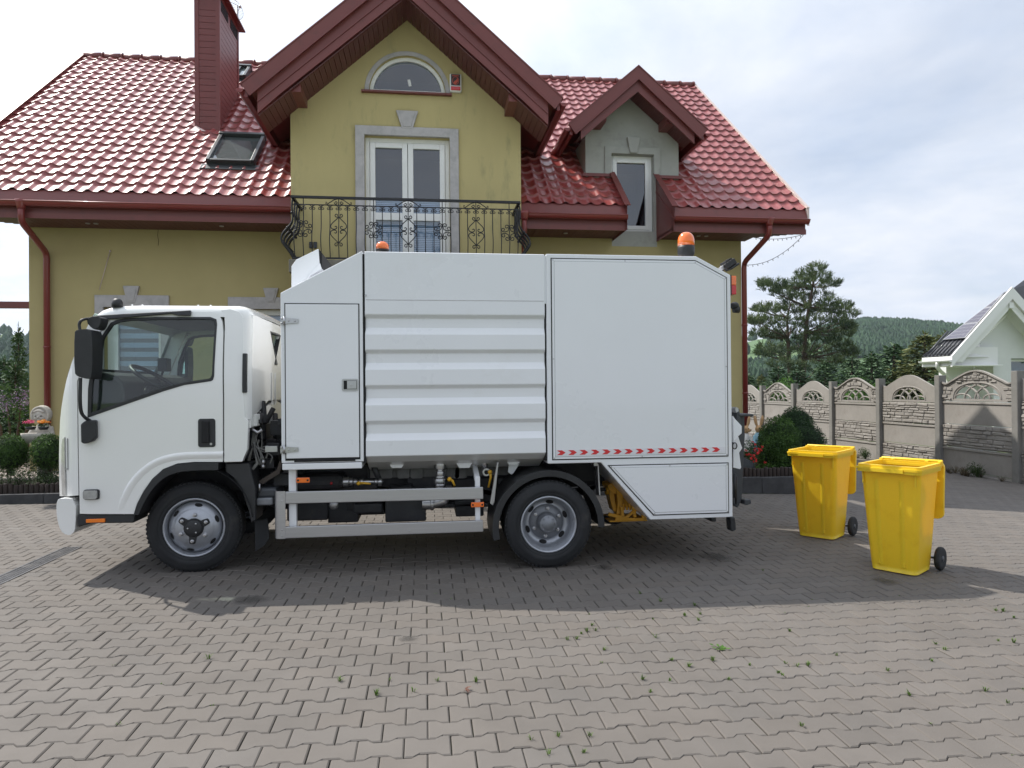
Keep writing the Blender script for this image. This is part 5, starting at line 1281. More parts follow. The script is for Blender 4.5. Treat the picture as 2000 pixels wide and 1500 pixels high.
def rest(w, loc, flip=False, turn=0.0):
    w.location = Vector(loc) - ORG[truck]
    w.rotation_euler = (0, 0, (math.pi if flip else 0) + rad(turn))
fw = make_wheel(True); rest(fw, (fwp.x, 5.962, gz(fwp.x) + .369), turn=3.5)
f2 = copy_tree(fw, truck); rest(f2, (fwp.x, mir(5.962), gz(fwp.x) + .369), True, 3.5)
rw_ = make_wheel(False); rest(rw_, (rwp.x, 5.78, gz(rwp.x) + .372))
r2 = copy_tree(rw_, truck); rest(r2, (rwp.x, mir(5.78), gz(rwp.x) + .372), True)
# ---- chassis, guards and running gear
def cbox(name, px0, py0, px1, py1, Y, dep, mt=CHASSIS, bev=.012):
    a, b = P(px0, py0, Y), P(px1, py1, Y); mb = MB(); mb.box(a.x, b.x, Y, Y + dep, b.z, a.z); return mb.build(name, mt, truck, bevel=bev)
mb = MB(); mb.box(-2.7, 2.5, 6.40, 6.47, .60, .80); mb.box(-2.7, 2.5, 7.18, 7.25, .60, .80)
for x in (-2.3, -1.2, -.4, .4, 1.4, 2.3): mb.box(x, x + .07, 6.47, 7.18, .62, .78)
fr_ = mb.build('chassis_frame', CHASSIS, truck, bevel=.006)
mb = MB(); mb.tube([(fwp.x, 6.1, .33), (fwp.x, mir(6.1), .33)], .055, 12); mb.tube([(rwp.x, 6.0, .33), (rwp.x, mir(6.0), .33)], .07, 12); mb.ball((rwp.x, YCM, .34), (.2, .2, .19)); mb.tube([(-1.0, YCM, .52), (rwp.x, YCM, .36)], .045, 12); mb.build('axle', CHASSIS, truck)
mb = MB()
for xx, zc_ in ((fwp.x, .42), (rwp.x, .46)):
    for yy in (6.36, 7.22):
        for k in range(4): mb.tube([(xx - .6 + .03 * k, yy, zc_ + .12 - .018 * k), (xx, yy, zc_ - .02 * k), (xx + .6 - .03 * k, yy, zc_ + .12 - .018 * k)], .022, 4)
mb.build('leaf_spring', CHASSIS, truck)
mb = MB(); mb.box(-2.45, -1.35, 6.5, 7.15, .45, 1.05); mb.box(-1.35, -.55, 6.6, 7.05, .40, .78); mb.ball((-1.35, 6.8, .62), (.25, .28, .26)); mb.build('engine', CHASSIS, truck, bevel=.03)
jr = random.Random(5); mb = MB()                       # machinery packed behind the cab
for k in range(46):
    x, y, z = jr.uniform(-1.46, -1.18), jr.uniform(6.05, 6.9), jr.uniform(.50, 1.22)
    if jr.random() < .5: mb.box(x, x + jr.uniform(.05, .16), y, y + jr.uniform(.08, .2), z, z + jr.uniform(.05, .14))
    else: mb.tube([(x, y, z), (x + jr.uniform(-.1, .15), y + .05, z + jr.uniform(.05, .2))], jr.uniform(.012, .045), 9)
mb.build('engine_bay_parts', CHASSIS, truck, bevel=.006)
mb = MB()
for k in range(9):
    a_ = P(jr.uniform(492, 512), jr.uniform(832, 860), 6.02); b_ = P(jr.uniform(500, 528), jr.uniform(880, 915), 6.0)
    mb.tube(smoothpoly([a_, a_ + Vector((jr.uniform(-.03, .03), 0, -.08)), b_ + Vector((jr.uniform(-.04, .04), 0, .07)), b_], 2, False), jr.uniform(.004, .008), 5)
mb.tube([P(486, 900, 5.95), P(494, 870, 5.95), P(503, 905, 5.95), P(468, 945, 5.95)], .014, 7); mb.build('cable_loom', mat('cable_grey', (.16, .16, .15), .6), truck)
mb = MB(); mb.tube([P(491, 838, 5.98), P(503, 845, 5.98), P(512, 840, 5.98)], .014, 6); mb.box(-1.34, -1.24, 5.98, 6.0, .98, 1.03); mb.ball(P(514, 902, 6.0), .02, 10, 8); mb.ball(P(514, 911, 6.0), .02, 10, 8); mb.build('bracket_fittings', STEEL, truck, bevel=.002)
mb = MB(); mb.prism(pc([(505, 940), (540, 918), (546, 900), (550, 905), (546, 925), (512, 946)], 6.0), 'y', 6.0, 6.06); mb.build('rusty_bracket', mat('dull_brown_metal', (.07, .055, .045), .7, .2), truck)
cbox('battery_lid', 502, 954, 540, 972, 5.95, .32, DKGREY, .02); cbox('battery_box', 499, 973, 533, 987, 5.93, .34, HUBG, .012)
mb = MB(); mb.tube([P(498, 952, 5.93), P(498, 985, 5.93)], .012, 6); mb.tube([P(507, 945, 5.93), P(507, 960, 5.93)], .010, 6); mb.build('battery_strap', STEEL, truck)
cbox('air_tank', 560, 930, 672, 957, 6.15, .30, CHASSIS, .05)
cbox('tool_box', 752, 985, 795, 1010, 6.2, .5); cbox('tool_box', 690, 985, 748, 1002, 6.2, .5); cbox('fuel_tank', 795, 930, 850, 985, 6.3, .5); cbox('spare_carrier', 850, 985, 960, 990, 6.3, .6)
cbox('dark_fill_front', 560, 975, 640, 1016, 6.3, .6); cbox('dark_fill_front', 640, 980, 700, 1020, 6.35, .5); cbox('dark_fill_mid', 752, 960, 832, 1018, 6.1, .5); cbox('dark_fill_side', 890, 960, 945, 1008, 6.3, .5); cbox('dark_fill_side', 700, 960, 752, 1005, 6.4, .5); cbox('silencer', 885, 935, 960, 990, 6.35, .4)  # dark filler boxes added so less bright ground shows under the body
for k in range(30):
    mb = MB(); x, y, z = jr.uniform(-1.0, .75), jr.uniform(6.2, 6.9), jr.uniform(.40, .62)
    if jr.random() < .6: mb.box(x, x + jr.uniform(.08, .25), y, y + .2, z, z + jr.uniform(.06, .15))
    else: mb.tube([(x, y, z), (x + jr.uniform(-.2, .3), y, z + jr.uniform(-.02, .05))], jr.uniform(.02, .06), 10)
    mb.build('running_gear_part', CHASSIS, truck, bevel=.008)
mb = MB(); mb.box(-.50, .78, 6.30, 6.36, .70, .84)
for px_ in (755, 788, 814, 885, 900): 
    c = P(px_, 923, 6.3); mb.prism(rrect(c.x - .055, c.x + .055, c.z - .05, c.z + .05, .02), 'y', 6.27, 6.30)
mb.build('subframe_beam', mat('weathered_grey_paint', (.16, .16, .155), .6, var=.3, vscale=8, dirt=(.08, .075, .07)), truck, bevel=.006)
for px_ in (776, 908): 
    mb = MB(); mb.prism(pc([(px_ - 17, 905), (px_ + 15, 904), (px_ + 9, 914), (px_ - 11, 914.5)], 5.95), 'y', 5.95, 6.1); mb.build('hopper_foot', WHITE, truck, bevel=.004)
mb = MB(); mb.prism(pc([(989, 901), (1019, 900), (1009, 908), (994, 908)], 5.95), 'y', 5.95, 6.05); mb.prism(pc([(994, 908), (1018, 901), (1003, 924), (999, 927), (992, 922)], 6.02), 'y', 6.02, 6.04); mb.build('hopper_foot', WHITE, truck, bevel=.003)
# white uprights, aluminium side guard, markers
GYY = YB + .03
for (x0p, x1p, t, b) in ((564.5, 580, 920, 1030), (927.5, 938, 930, 1024)):
    a_, b_ = P(x0p, t, GYY + .06), P(x1p, b, GYY + .06); mb = MB(); mb.box(a_.x, b_.x, GYY + .04, GYY + .10, b_.z, FZB if x0p < 600 else a_.z); mb.build('guard_post', WHITE, truck, bevel=.005)
mb = MB(); q = P(927, 930, GYY + .07); mb.beam((q.x + .02, GYY + .07, q.z - .02), (q.x + .02, 6.3, q.z + .10), .045, .045); mb.build('guard_strut', WHITE, truck, bevel=.004)
def rail_px(t0, t1, b1, b0):
    a_, b_ = P(557, t0, GYY), P(943.5, t1, GYY); c_, d_ = P(944, b1, GYY), P(557, b0, GYY)
    mb = MB(); mb.prism([(a_.x, a_.z), (b_.x, b_.z), (c_.x, c_.z), (d_.x, d_.z)], 'y', GYY, GYY + .032); return mb.build('guard_rail', ALU, truck, bevel=.006)
rail_px(960.8, 951.3, 975, 984.3); rail_px(1029, 1016.5, 1039, 1052)
a_, b_, c_ = P(534.5, 960, GYY), P(557, 959, GYY), P(536, 1053, GYY)
mb = MB(); pts = [(a_.x + .001, GYY + .10)] + [(a_.x + .055 + .055 * math.cos(rad(q)), GYY + .05 + .05 * math.sin(rad(q))) for q in range(180, 271, 15)] + [(b_.x, GYY)]
pts2 = [(x + (.004 if i < 6 else 0), y + .006) for i, (x, y) in enumerate(pts)]
mb.prism(pts + pts2[::-1], 'z', c_.z, a_.z, smooth=False); mb.build('guard_corner', ALU, truck)
mb = MB()
for py_ in (967, 979, 1035, 1047): q = P(551, py_, GYY); mb.ball((q.x, GYY - .001, q.z), (.006, .004, .006), 8, 6)
q = P(800, 1037, GYY); mb.ball((q.x, GYY - .001, q.z), (.006, .004, .006), 8, 6); mb.build('guard_rivet', STEEL, truck)
for (x0p, x1p, t, b) in ((579, 605, 933, 942.5), (920, 945, 981, 990)):
    a_, b_ = P(x0p, t, GYY + .02), P(x1p, b, GYY + .02); mb = MB(); mb.box(a_.x, b_.x, GYY + .01, GYY + .036, b_.z, a_.z); k_ = mb.build('side_marker', AMBERB, truck, bevel=.005)
    mb = MB()
    for xx in (a_.x + .015, b_.x - .015): mb.lathe([(.008, -.003), (.008, .001)], (xx, GYY + .0085, (a_.z + b_.z) / 2), 'y', 10)
    mb.build('marker_screw', GAP, k_)
# drain pipes and valves
def lever(px0, py0, px1, py1, Y, r=.011):
    a_, b_ = P(px0, py0, Y), P(px1, py1, Y); mb = MB(); m_ = a_.lerp(b_, .35) + Vector((.012, 0, .004)); mb.tube([a_, m_, b_], [r * 1.3, r, r * .8], 8, flat=.5); mb.ball(a_, r * 1.8, 10, 8); mb.build('valve_lever', YVALVE, truck)
VY = 6.0
mb = MB(); c = P(859.5, 900, VY)
for (t, b, w) in ((900, 916, 11), (916, 922, 6), (920, 929, 8.5), (929, 934, 10), (934, 944, 13), (944, 950, 11.5), (950, 972, 9)):
    z1, z0 = P(860, t, VY).z, P(860, b, VY).z; r_ = abs(P(860 + w, t, VY).x - P(860, t, VY).x); mb.lathe([(r_ * .97, z0), (r_, z0 + .004), (r_, z1 - .004), (r_ * .97, z1)], (c.x, VY, 0), n=22)
e0 = P(838, 984, VY); mb.lathe([(.045, 0), (.05, .02), (.05, .07), (.056, .075), (.056, .10)], (e0.x - .06, VY, e0.z), 'x', 18); mb.tube([(e0.x + .03, VY, e0.z), (c.x + .03, VY, e0.z + .02), (c.x + .06, VY, e0.z + .10)], .045, 14); mb.build('outlet_valve', STEEL, truck, bevel=.002)
lever(878, 936, 888, 949, VY - .08)
mb = MB(); c = P(949, 921, VY); mb.lathe([(.033, -.05), (.036, -.045), (.036, .03)], (c.x, VY, c.z), 'y', 20); mb.lathe([(.03, .0), (.03, .12)], (c.x - .01, VY, c.z + .02), n=16); mb.build('outlet_valve', STEEL, truck)
mb = MB(); mb.ball((c.x, VY - .055, c.z), (.019, .01, .019)); mb.build('valve_plug', GAP, truck)
lever(957, 922, 954, 952, VY - .06)
mb = MB(); a_, b_ = P(672, 941, 6.0), P(742, 941, 6.0); mb.tube([a_, b_], .019, 12)
for px_, r_, w in ((676, .042, .05), (686, .036, .03), (694, .028, .03), (706, .03, .03), (734, .024, .02)): q = P(px_, 941, 6.0); mb.lathe([(r_ * .92, -w / 2), (r_, -w / 2 + .005), (r_, w / 2 - .005), (r_ * .92, w / 2)], (q.x, 6.0, q.z), 'x', 18)
mb.ball(b_, .028, 12, 8); mb.tube([b_, b_ + Vector((.0, .0, -.035))], .018, 10); mb.build('drain_pipe', STEEL, truck)
lever(700, 944, 724, 945, 5.95, .010)
mb = MB(); a_ = P(740, 936, 6.02); b_ = P(727, 903, 6.05); mb.tube([a_, b_], .026, 12); mb.tube([P(720, 905, 6.1), P(719, 936, 6.1)], .010, 8); mb.build('drain_hose', BLACK, truck)
mb = MB(); q = P(647, 944, 6.13); mb.ball(q, (.012, .006, .012), 10, 8); mb.build('red_plug', REDL, truck)
mb = MB(); q = P(652, 986, 6.1); mb.ball(q, (.042, .03, .042)); mb.build('filler_cap', ALU, truck)
# rear mudguard arch with its stays
mc = (rwp.x, rwp.z)
mb = MB(); o_ = arc(mc[0], mc[1] - .02, .485, 192, -2, 30); i_ = arc(mc[0], mc[1] - .02, .455, 192, -2, 30)
mb.prism(o_ + i_[::-1], 'y', YB + .03, YB + .55); mb.prism(o_ + arc(mc[0], mc[1] - .02, .43, 192, -2, 30)[::-1], 'y', YB + .022, YB + .034); mb.build('mudguard', BLACK, truck, bevel=.006)
mb = MB(); mb.prism(pc([(974, 902), (971, 904), (957, 983), (963, 987), (966, 980)], 5.85), 'y', 5.85, 5.90); mb.build('mudguard_stay', ALU, truck, bevel=.003); mb = MB(); mb.prism(pc([(1167, 906), (1169.5, 906), (1173, 970), (1170, 967)], 5.85), 'y', 5.85, 5.95); mb.box(P(1160, 906, 5.85).x, P(1168, 906, 5.85).x, 5.85, 5.95, zmid - .04, zmid - .005); mb.build('mudguard_stay', ALU, truck, bevel=.003)
# yellow pump under the tail
mb = MB(); PYY = 6.15
mb.prism(smoothpoly(pc([(1186, 948), (1195, 944), (1206, 946), (1222, 944), (1240, 950), (1235, 966), (1212, 968), (1192, 962)], PYY), 1), 'y', PYY, PYY + .22)
mb.prism(smoothpoly(pc([(1190, 962), (1200, 960), (1204, 990), (1208, 998), (1200, 1002), (1195, 985)], PYY), 1), 'y', PYY + .02, PYY + .16)
mb.prism(smoothpoly(pc([(1202, 950), (1216, 962), (1214, 990), (1209, 1006), (1202, 1006), (1206, 985)], PYY), 1), 'y', PYY - .02, PYY + .10)
mb.prism(smoothpoly(pc([(1214, 970), (1240, 968), (1246, 990), (1226, 994), (1214, 988)], PYY), 1), 'y', PYY + .04, PYY + .2)
c = P(1182, 955, PYY + .1); mb.lathe([(.05, 0), (.06, .01), (.06, .05), (.045, .06)], (c.x, PYY + .1, c.z), 'x', 18)
for k in range(4): mb.tube([P(1217 + k * 6, 984, PYY), P(1219 + k * 6, 996, PYY)], .012, 8)
pump = mb.build('pump', YPUMP, truck, bevel=.008)
mb = MB()
def bar(p0, p1, w=.03, Y=PYY - .04): mb.beam(P(*p0, Y), P(*p1, Y), w, w)
bar((1201, 1014), (1262, 1014), .025); bar((1188, 1004), (1222, 1012), .03); bar((1221, 1012), (1246, 992), .025); bar((1258, 1012), (1254, 990), .04); bar((1216, 1010), (1214, 990), .03); bar((1240, 1010), (1236, 985), .03)
a_, b_ = P(1188, 1004, PYY), P(1262, 1016, PYY); mb.box(a_.x, b_.x, PYY - .04, PYY + .3, b_.z, b_.z + .014); mb.build('pump_cradle', YPUMP, pump, bevel=.004)
mb = MB(); c = P(1175, 956, PYY + .1); mb.lathe([(.018, 0), (.018, .08)], (c.x - .03, PYY + .1, c.z), 'x', 12); mb.tube(smoothpoly([P(1180, 1012, 6.3), P(1192, 1018, 6.25), P(1205, 1018, 6.25), P(1215, 1012, 6.3)], 2, False), .03, 10); mb.build('pump_hose', BLACK, pump)
mb = MB(); mb.box(1.2, 2.5, 6.45, 7.2, .55, .86); mb.build('tail_subframe', CHASSIS, truck, bevel=.01)
# ------------------------------------------------------------------ wheelie bins
BINY = bpy.data.materials.new('yellow_bin_plastic'); BINY.use_nodes = True; _t = BINY.node_tree; _b = _t.nodes['Principled BSDF']
_b.inputs['Roughness'].default_value = .36; _b.inputs['Specular IOR Level'].default_value = .45
_co = N(_t, 'ShaderNodeTexCoord').outputs['Object']; _n = N(_t, 'ShaderNodeTexNoise'); _n.inputs['Scale'].default_value = 5; _n.inputs['Detail'].default_value = 8; _n.inputs['Roughness'].default_value = .7
_t.links.new(_co, _n.inputs['Vector']); _r = N(_t, 'ShaderNodeValToRGB'); _r.color_ramp.elements[0].position = .25; _r.color_ramp.elements[0].color = (.80, .56, .020, 1); _r.color_ramp.elements[1].position = .48; _r.color_ramp.elements[1].color = (.93, .71, .035, 1)
_t.links.new(_n.outputs[0], _r.inputs[0]); _t.links.new(_r.outputs[0], _b.inputs['Base Color'])
_d = N(_t, 'ShaderNodeBsdfTranslucent'); _d.inputs[0].default_value = (.92, .54, .015, 1); _m = N(_t, 'ShaderNodeMixShader'); _m.inputs[0].default_value = .28
_t.links.new(_b.outputs[0], _m.inputs[1]); _t.links.new(_d.outputs[0], _m.inputs[2]); _t.links.new(_m.outputs[0], _t.nodes['Material Output'].inputs[0])
def binring(hx, y0, y1, r, z, n=5):
    return [(x, y, z) for x, y in rrect(-hx, hx, y0, y1, r, n)]
def make_bin():
    o = root('wheelie_bin', (0, 0, 0), 'x', 'bin', 'yellow wheelie bins behind the truck')
    mb = MB()
    secs = [(.170, -.175, .165, .05, .012), (.176, -.182, .170, .05, .06), (.188, -.200, .182, .05, .25), (.205, -.222, .200, .05, .55), (.220, -.242, .215, .05, .80), (.224, -.248, .22, .05, .875)]
    outer = [binring(*s_) for s_ in secs]
    inner = [binring(s_[0] - .006, s_[1] + .006, s_[2] - .006, .046, s_[4] if i else .055) for i, s_ in enumerate(secs)]
    k = len(outer[0])
    def loop(R_, close_bottom=None):
        b = len(mb.v); mb.v.extend(p for r in R_ for p in r)
        for i in range(len(R_) - 1):
            for j in range(k): mb.f.append((b + i * k + j, b + i * k + (j + 1) % k, b + (i + 1) * k + (j + 1) % k, b + (i + 1) * k + j)); mb.sm.append(True); mb.mi.append(0); mb.tone.append(.5)
        mb.f.append(tuple(b + j for j in range(k))); mb.sm.append(False); mb.mi.append(0); mb.tone.append(.5)
    # a base arch between the feet: lift the middle of the lowest ring
    outer[0] = [(x, y, z + (.035 * max(0, 1 - (x / .09) ** 4) if abs(y) > .12 else 0)) for x, y, z in outer[0]]
    loop(outer); loop(inner)
    for x in (-.10, .085):                       # upright ribs on the front
        mb.prism([(x - .012, -.186), (x - .003, -.196), (x + .003, -.196), (x + .012, -.186)], 'z', .07, .10)
    body = mb.build('body', BINY, o, origin=(0, 0, 0), fix=False)
    mb = MB()
    for x, w_ in ((-.085, .010), (.075, .010)):
        vs = []
        for z, yy in ((.06, -.182), (.25, -.200), (.55, -.222), (.80, -.242)):
            vs += [(x * (1 + z * .25) - w_ * 2, yy + .001, z), (x * (1 + z * .25), yy - .009, z), (x * (1 + z * .25) + w_ * 2, yy + .001, z)]
        mb.sheet([vs[i * 3:i * 3 + 3] for i in range(4)])
    for s_ in (-1, 1): mb.prism([(s_ * .19, .76), (s_ * .198, .76), (s_ * .198, .87), (s_ * .19, .87)], 'y', -.256, -.236)
    mb.build('rib', BINY, o, origin=(0, 0, 0))
    mb = MB()                                    # rim with a rolled comb edge
    ro = rrect(-.245, .245, -.285, .235, .04, 5); ri = rrect(-.205, .205, -.232, .20, .04, 5)
    mb.prism(ro, 'z', .885, .905, [ri]); mb.prism(rrect(-.24, .24, -.28, .23, .038, 5), 'z', .862, .888, [rrect(-.218, .218, -.24, .214, .038, 5)]); mb.prism(rrect(-.236, .236, -.272, .226, .036, 5), 'z', .902, .925, [rrect(-.209, .209, -.236, .203, .038, 5)])
    mb.box(-.12, .12, -.295, -.28, .868, .90)
    mb.build('rim', BINY, o, origin=(0, 0, 0), bevel=.006)
    mb = MB(); mb.tube([(-.235, .262, .932), (.235, .262, .932)], .015, 12)
    for x in (-.225, -.13, .13, .225): mb.box(x - .012, x + .012, .205, .272, .895, .938)
    mb.build('handle', BINY, o, origin=(0, 0, 0), bevel=.004)
    mb = MB(); R1 = Matrix.Rotation(rad(-4), 3, 'X')
    lid = rrect(-.238, .238, -.50, 0, .05, 5)
    off = Vector((0, .285, .93))
    vs = []
    for dep, sh in ((0, 0), (.030, 0), (.055, .022), (.060, .05)):
        vs.append([off + R1 @ Vector((x * (1 - sh * 1.6), dep, z * (1 - sh * 1.2) - sh * .25)) for x, z in lid])
    b = 0; q = len(lid); mb.v = [tuple(p) for r in vs for p in r]
    for i in range(3):
        for j in range(q): mb.f.append((i * q + j, i * q + (j + 1) % q, (i + 1) * q + (j + 1) % q, (i + 1) * q + j)); mb.sm.append(True); mb.mi.append(0); mb.tone.append(.5)
    mb.f.append(tuple(reversed(range(q)))); mb.sm.append(False); mb.mi.append(0); mb.tone.append(.5)
    mb.f.append(tuple(3 * q + j for j in range(q))); mb.sm.append(True); mb.mi.append(0); mb.tone.append(.5)
    mb.obox(off + R1 @ Vector((0, .02, -.47)), (.2, .03, .05), R1)
    lo_ = mb.build('lid', BINY, o, origin=(0, 0, 0), bevel=.006)
    mb = MB(); mb.tube([(-.235, .205, .10), (.235, .205, .10)], .012, 10); mb.build('axle', STEEL, o, origin=(0, 0, 0))
    for s_ in (-1, 1):
        mb = MB(); mb.lathe([(.055, -.018), (.088, -.022), (.098, -.014), (.10, 0), (.098, .014), (.088, .022), (.055, .018)], (s_ * .226, .205, .10), 'x', 32); w = mb.build('wheel', RUBBER, o, origin=(s_ * .226, .205, .10), fix=False)
        mb = MB(); mb.lathe([(.06, -.014), (.058, .014), (.045, .010), (.026, .016), (.022, .024), (.001, .025)] if s_ > 0 else [(.06, .014), (.058, -.014), (.045, -.010), (.026, -.016), (.022, -.024), (.001, -.025)], (s_ * .226, .205, .10), 'x', 24)
        for k in range(5): mb.obox(Vector((s_ * .236, .205, .10)) + Vector((0, math.cos(k * 1.257) * .042, math.sin(k * 1.257) * .042)), (.010, .028, .008), Matrix.Rotation(k * 1.257, 3, 'X'))
        mb.build('rim', DKGREY, w, origin=(s_ * .226, .205, .10), fix=False)
    return o
bin_b = make_bin()
bin_b.location = (4.03, 5.42, gz(4.03)); bin_b.rotation_euler = (0, 0, rad(-55.5)); bin_b.scale = (1.04, 1.04, .985)
bin_b['label'] = 'nearer yellow wheelie bin with open lid, farther from the truck'
bin_a = copy_tree(bin_b); bin_a.location = (4.13, 6.76, gz(4.13)); bin_a.rotation_euler = (0, 0, rad(-51)); bin_a['label'] = 'farther yellow wheelie bin with open lid, closer to the truck tail and bushes'

# ------------------------------------------------------------------ plants
BOXL = leafmat('boxwood_leaf', (.020, .048, .012), (.095, .190, .035))
BOXD = leafmat('dark_bush_leaf', (.010, .026, .011), (.045, .100, .030))
COVER = leafmat('cotoneaster_leaf', (.018, .038, .012), (.085, .130, .042))
LILAC = leafmat('lilac_leaf', (.016, .040, .012), (.075, .150, .035))
NEEDLE = leafmat('pine_needle', (.024, .048, .026), (.14, .18, .065), .6, transl=.2)
SPRUCE = leafmat('spruce_needle', (.016, .040, .022), (.085, .150, .060), .6, transl=.10)
SPRUCEB = leafmat('yellowish_spruce_needle', (.024, .042, .016), (.160, .170, .050), .6, transl=.10)
FRESH = leafmat('fresh_green_leaf', (.03, .08, .012), (.11, .24, .03))
DRY = leafmat('dry_stem', (.05, .040, .026), (.16, .125, .075), .8)
WEED = leafmat('weed_blade', (.035, .075, .012), (.15, .24, .05))
BARK = mat('bark', (.085, .060, .045), .95, var=.4, vscale=8, bump=.02, bscale=14, stretch=(1, 1, .25))
PINK = leafmat('pink_petal', (.45, .02, .10), (.70, .06, .20)); ORANGE = leafmat('orange_petal', (.65, .14, .01), (.80, .40, .02)); REDP = leafmat('red_petal', (.50, .015, .02), (.75, .06, .05)); PURP = leafmat('lilac_petal', (.16, .09, .22), (.36, .26, .42))
def rv(r):
    z = r.uniform(-1, 1); a = r.uniform(0, 6.2832); q = math.sqrt(1 - z * z); return Vector((q * math.cos(a), q * math.sin(a), z))
def leaf(mb, p, nrm, s, r, tone, asp=.6):
    u = nrm.cross(rv(r))
    if u.length < 1e-4: u = nrm.orthogonal()
    u.normalize(); v = nrm.cross(u).normalized(); w = s * asp
    mb.add([p - u * s, p + v * w * .5 + nrm * s * .15, p + u * s, p - v * w * .5 + nrm * s * .15], [(0, 1, 2, 3)], tone=tone)
def clump(mb, c, rad3, n, size, r, dark=0.0, shell=.55, nf=2.5):
    c = Vector(c)
    for _ in range(n):
        d = rv(r); k = shell + (1 - shell) * r.random() ** .6
        bumpy = 1 + .16 * noise.noise(d * nf + c * 3)
        p = c + Vector((d.x * rad3[0], d.y * rad3[1], d.z * rad3[2])) * k * bumpy
        tn = .45 + .42 * noise.noise(p * 6.0) + r.uniform(-.22, .22)
        leaf(mb, p, (d + rv(r) * .8).normalized(), size * r.uniform(.6, 1.3), r, max(0, min(1, tn)))
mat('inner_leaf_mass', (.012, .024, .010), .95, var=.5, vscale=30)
def bush(name, c, rad3, n, size, leafm, label, cat, group=None, seed=1, lumps=7):
    r = random.Random(seed); o = root(name, (c[0], c[1], c[2] - rad3[2]), label, cat, group)
    mb = MB(); clump(mb, c, rad3, n, size * 1.25, r, shell=.72)
    for k in range(lumps):
        d = rv(r); d.z = abs(d.z) * .9 - .15
        cc = Vector(c) + Vector((d.x * rad3[0], d.y * rad3[1], d.z * rad3[2])) * .55
        clump(mb, cc, [q * r.uniform(.42, .58) for q in rad3], n // lumps, size * 1.25, r)
    mb.build('foliage', leafm, o, fix=False)
    mb = MB(); b = Vector((c[0], c[1], c[2] - rad3[2] - .05))
    for k in range(7): mb.tube([b + Vector((.03 * math.cos(k), .03 * math.sin(k), 0)), b.lerp(Vector(c), .5) + rv(r) * .06, Vector(c) + rv(r) * min(rad3) * .7], [.016, .011, .004], 5)
    mb.build('stem', BARK, o)
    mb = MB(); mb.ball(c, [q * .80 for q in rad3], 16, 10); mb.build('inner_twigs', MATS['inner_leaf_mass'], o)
    return o
def at_px(px_, py_, Y): return P(px_, py_, Y)
c = at_px(20, 884, 10.25); bush('boxwood_ball', c, (.215, .22, .26), 2600, .017, BOXL, 'clipped boxwood ball at the left edge of the flower bed', 'shrub', 'clipped boxwood balls by the statue', 3)
c = at_px(94, 882, 10.25); bush('boxwood_ball', c, (.215, .22, .26), 2600, .017, BOXL, 'clipped boxwood ball below the child statue next to the truck cab', 'shrub', 'clipped boxwood balls by the statue', 4)
c = at_px(1521, 873, 10.45); bush('evergreen_bush', c, (.36, .36, .50), 6500, .020, BOXL, 'largest rounded bright green bush in front, next to the rabbit ornaments', 'bush', 'clipped evergreen bushes by the fence', 5, 9)
c = at_px(1553, 833, 11.3); bush('evergreen_bush', c, (.30, .30, .33), 3800, .020, BOXD, 'tallest dark green bush behind the other two bushes', 'bush', 'clipped evergreen bushes by the fence', 6)
c = at_px(1570, 872, 10.9); bush('evergreen_bush', c, (.37, .34, .44), 5200, .020, BOXD, 'dark green bush on the right, behind the yellow bin', 'bush', 'clipped evergreen bushes by the fence', 7)
# cotoneaster ground cover
r = random.Random(9); mb = MB()
for k in range(15000):
    x, y = r.uniform(-7.2, -3.6), r.uniform(9.93, 10.75)
    h = .22 + .26 * min(1, (y - 9.95) / .40) + .08 * noise.noise((x * 1.6, y * 2.5, 0)) + .06 * noise.noise((x * 6, y * 6, 2))
    if x < -5.25 and y < 10.1: h += .05
    z = .13 + h * r.random() ** .4
    leaf(mb, Vector((x, y - (.12 * r.random() if y < 10.05 else 0), z)), (Vector((0, -.5, 1)) + rv(r) * .8).normalized(), r.uniform(.014, .028), r, max(0, min(1, .45 + .5 * noise.noise((x * 4, y * 4, z * 4)) + r.uniform(-.25, .25))), .5)
for k in range(260):
    x, y = r.uniform(-8.5, -3.2), r.uniform(9.95, 10.5); mb.tube([(x, y, .12), (x + r.uniform(-.1, .1), y - r.uniform(0, .1), .30), (x + r.uniform(-.2, .2), y - r.uniform(0, .15), .40)], [.005, .004, .002], 4, tone=.1)
tag(mb.build('ground_cover', COVER, fix=False), kind='stuff')
r = random.Random(19); mb = MB()
for k in range(1500):
    x, y = r.uniform(4.3, 5.6), r.uniform(10.0, 10.5); leaf(mb, Vector((x, y, .12 + r.uniform(0, .16))), (Vector((0, -.3, 1)) + rv(r)).normalized(), r.uniform(.012, .026), r, r.random(), .45)
tag(mb.build('low_bedding_leaves', FRESH, fix=False), kind='stuff')
# lilac and dark conifers left of the house
r = random.Random(21); c = at_px(18, 812, 13.4); o = root('lilac_bush', (c.x - .2, c.y, .1), 'loose green lilac bush with mauve flower heads left of the house corner', 'bush')
mb = MB()
for k in range(16): clump(mb, c + Vector((r.uniform(-1.3, .35), r.uniform(-.5, .8), r.uniform(-.7, .5))), (.34, .34, .30), 170, .045, r, shell=.2)
mb.build('foliage', LILAC, o, fix=False); mb = MB()
for (px_, py_) in ((3, 797), (8, 790), (14, 797), (1, 775), (48, 786), (52, 772), (38, 788), (28, 779), (43, 765), (5, 785), (54, 790)):
    q = at_px(px_, py_, 13.0)
    for k in range(26): leaf(mb, q + Vector((r.gauss(0, .05), r.gauss(0, .05), r.gauss(0, .06))), rv(r), .018, r, r.random(), 1)
mb.build('blossom', PURP, o, fix=False); mb = MB()
for k in range(7): mb.tube([(c.x - .2 + .06 * k, c.y, .0), (c.x - .5 + .15 * k, c.y + .1, c.z - .2), (c.x - .8 + .25 * k, c.y, c.z + .3)], [.03, .02, .006], 6)
mb.build('stem', BARK, o)
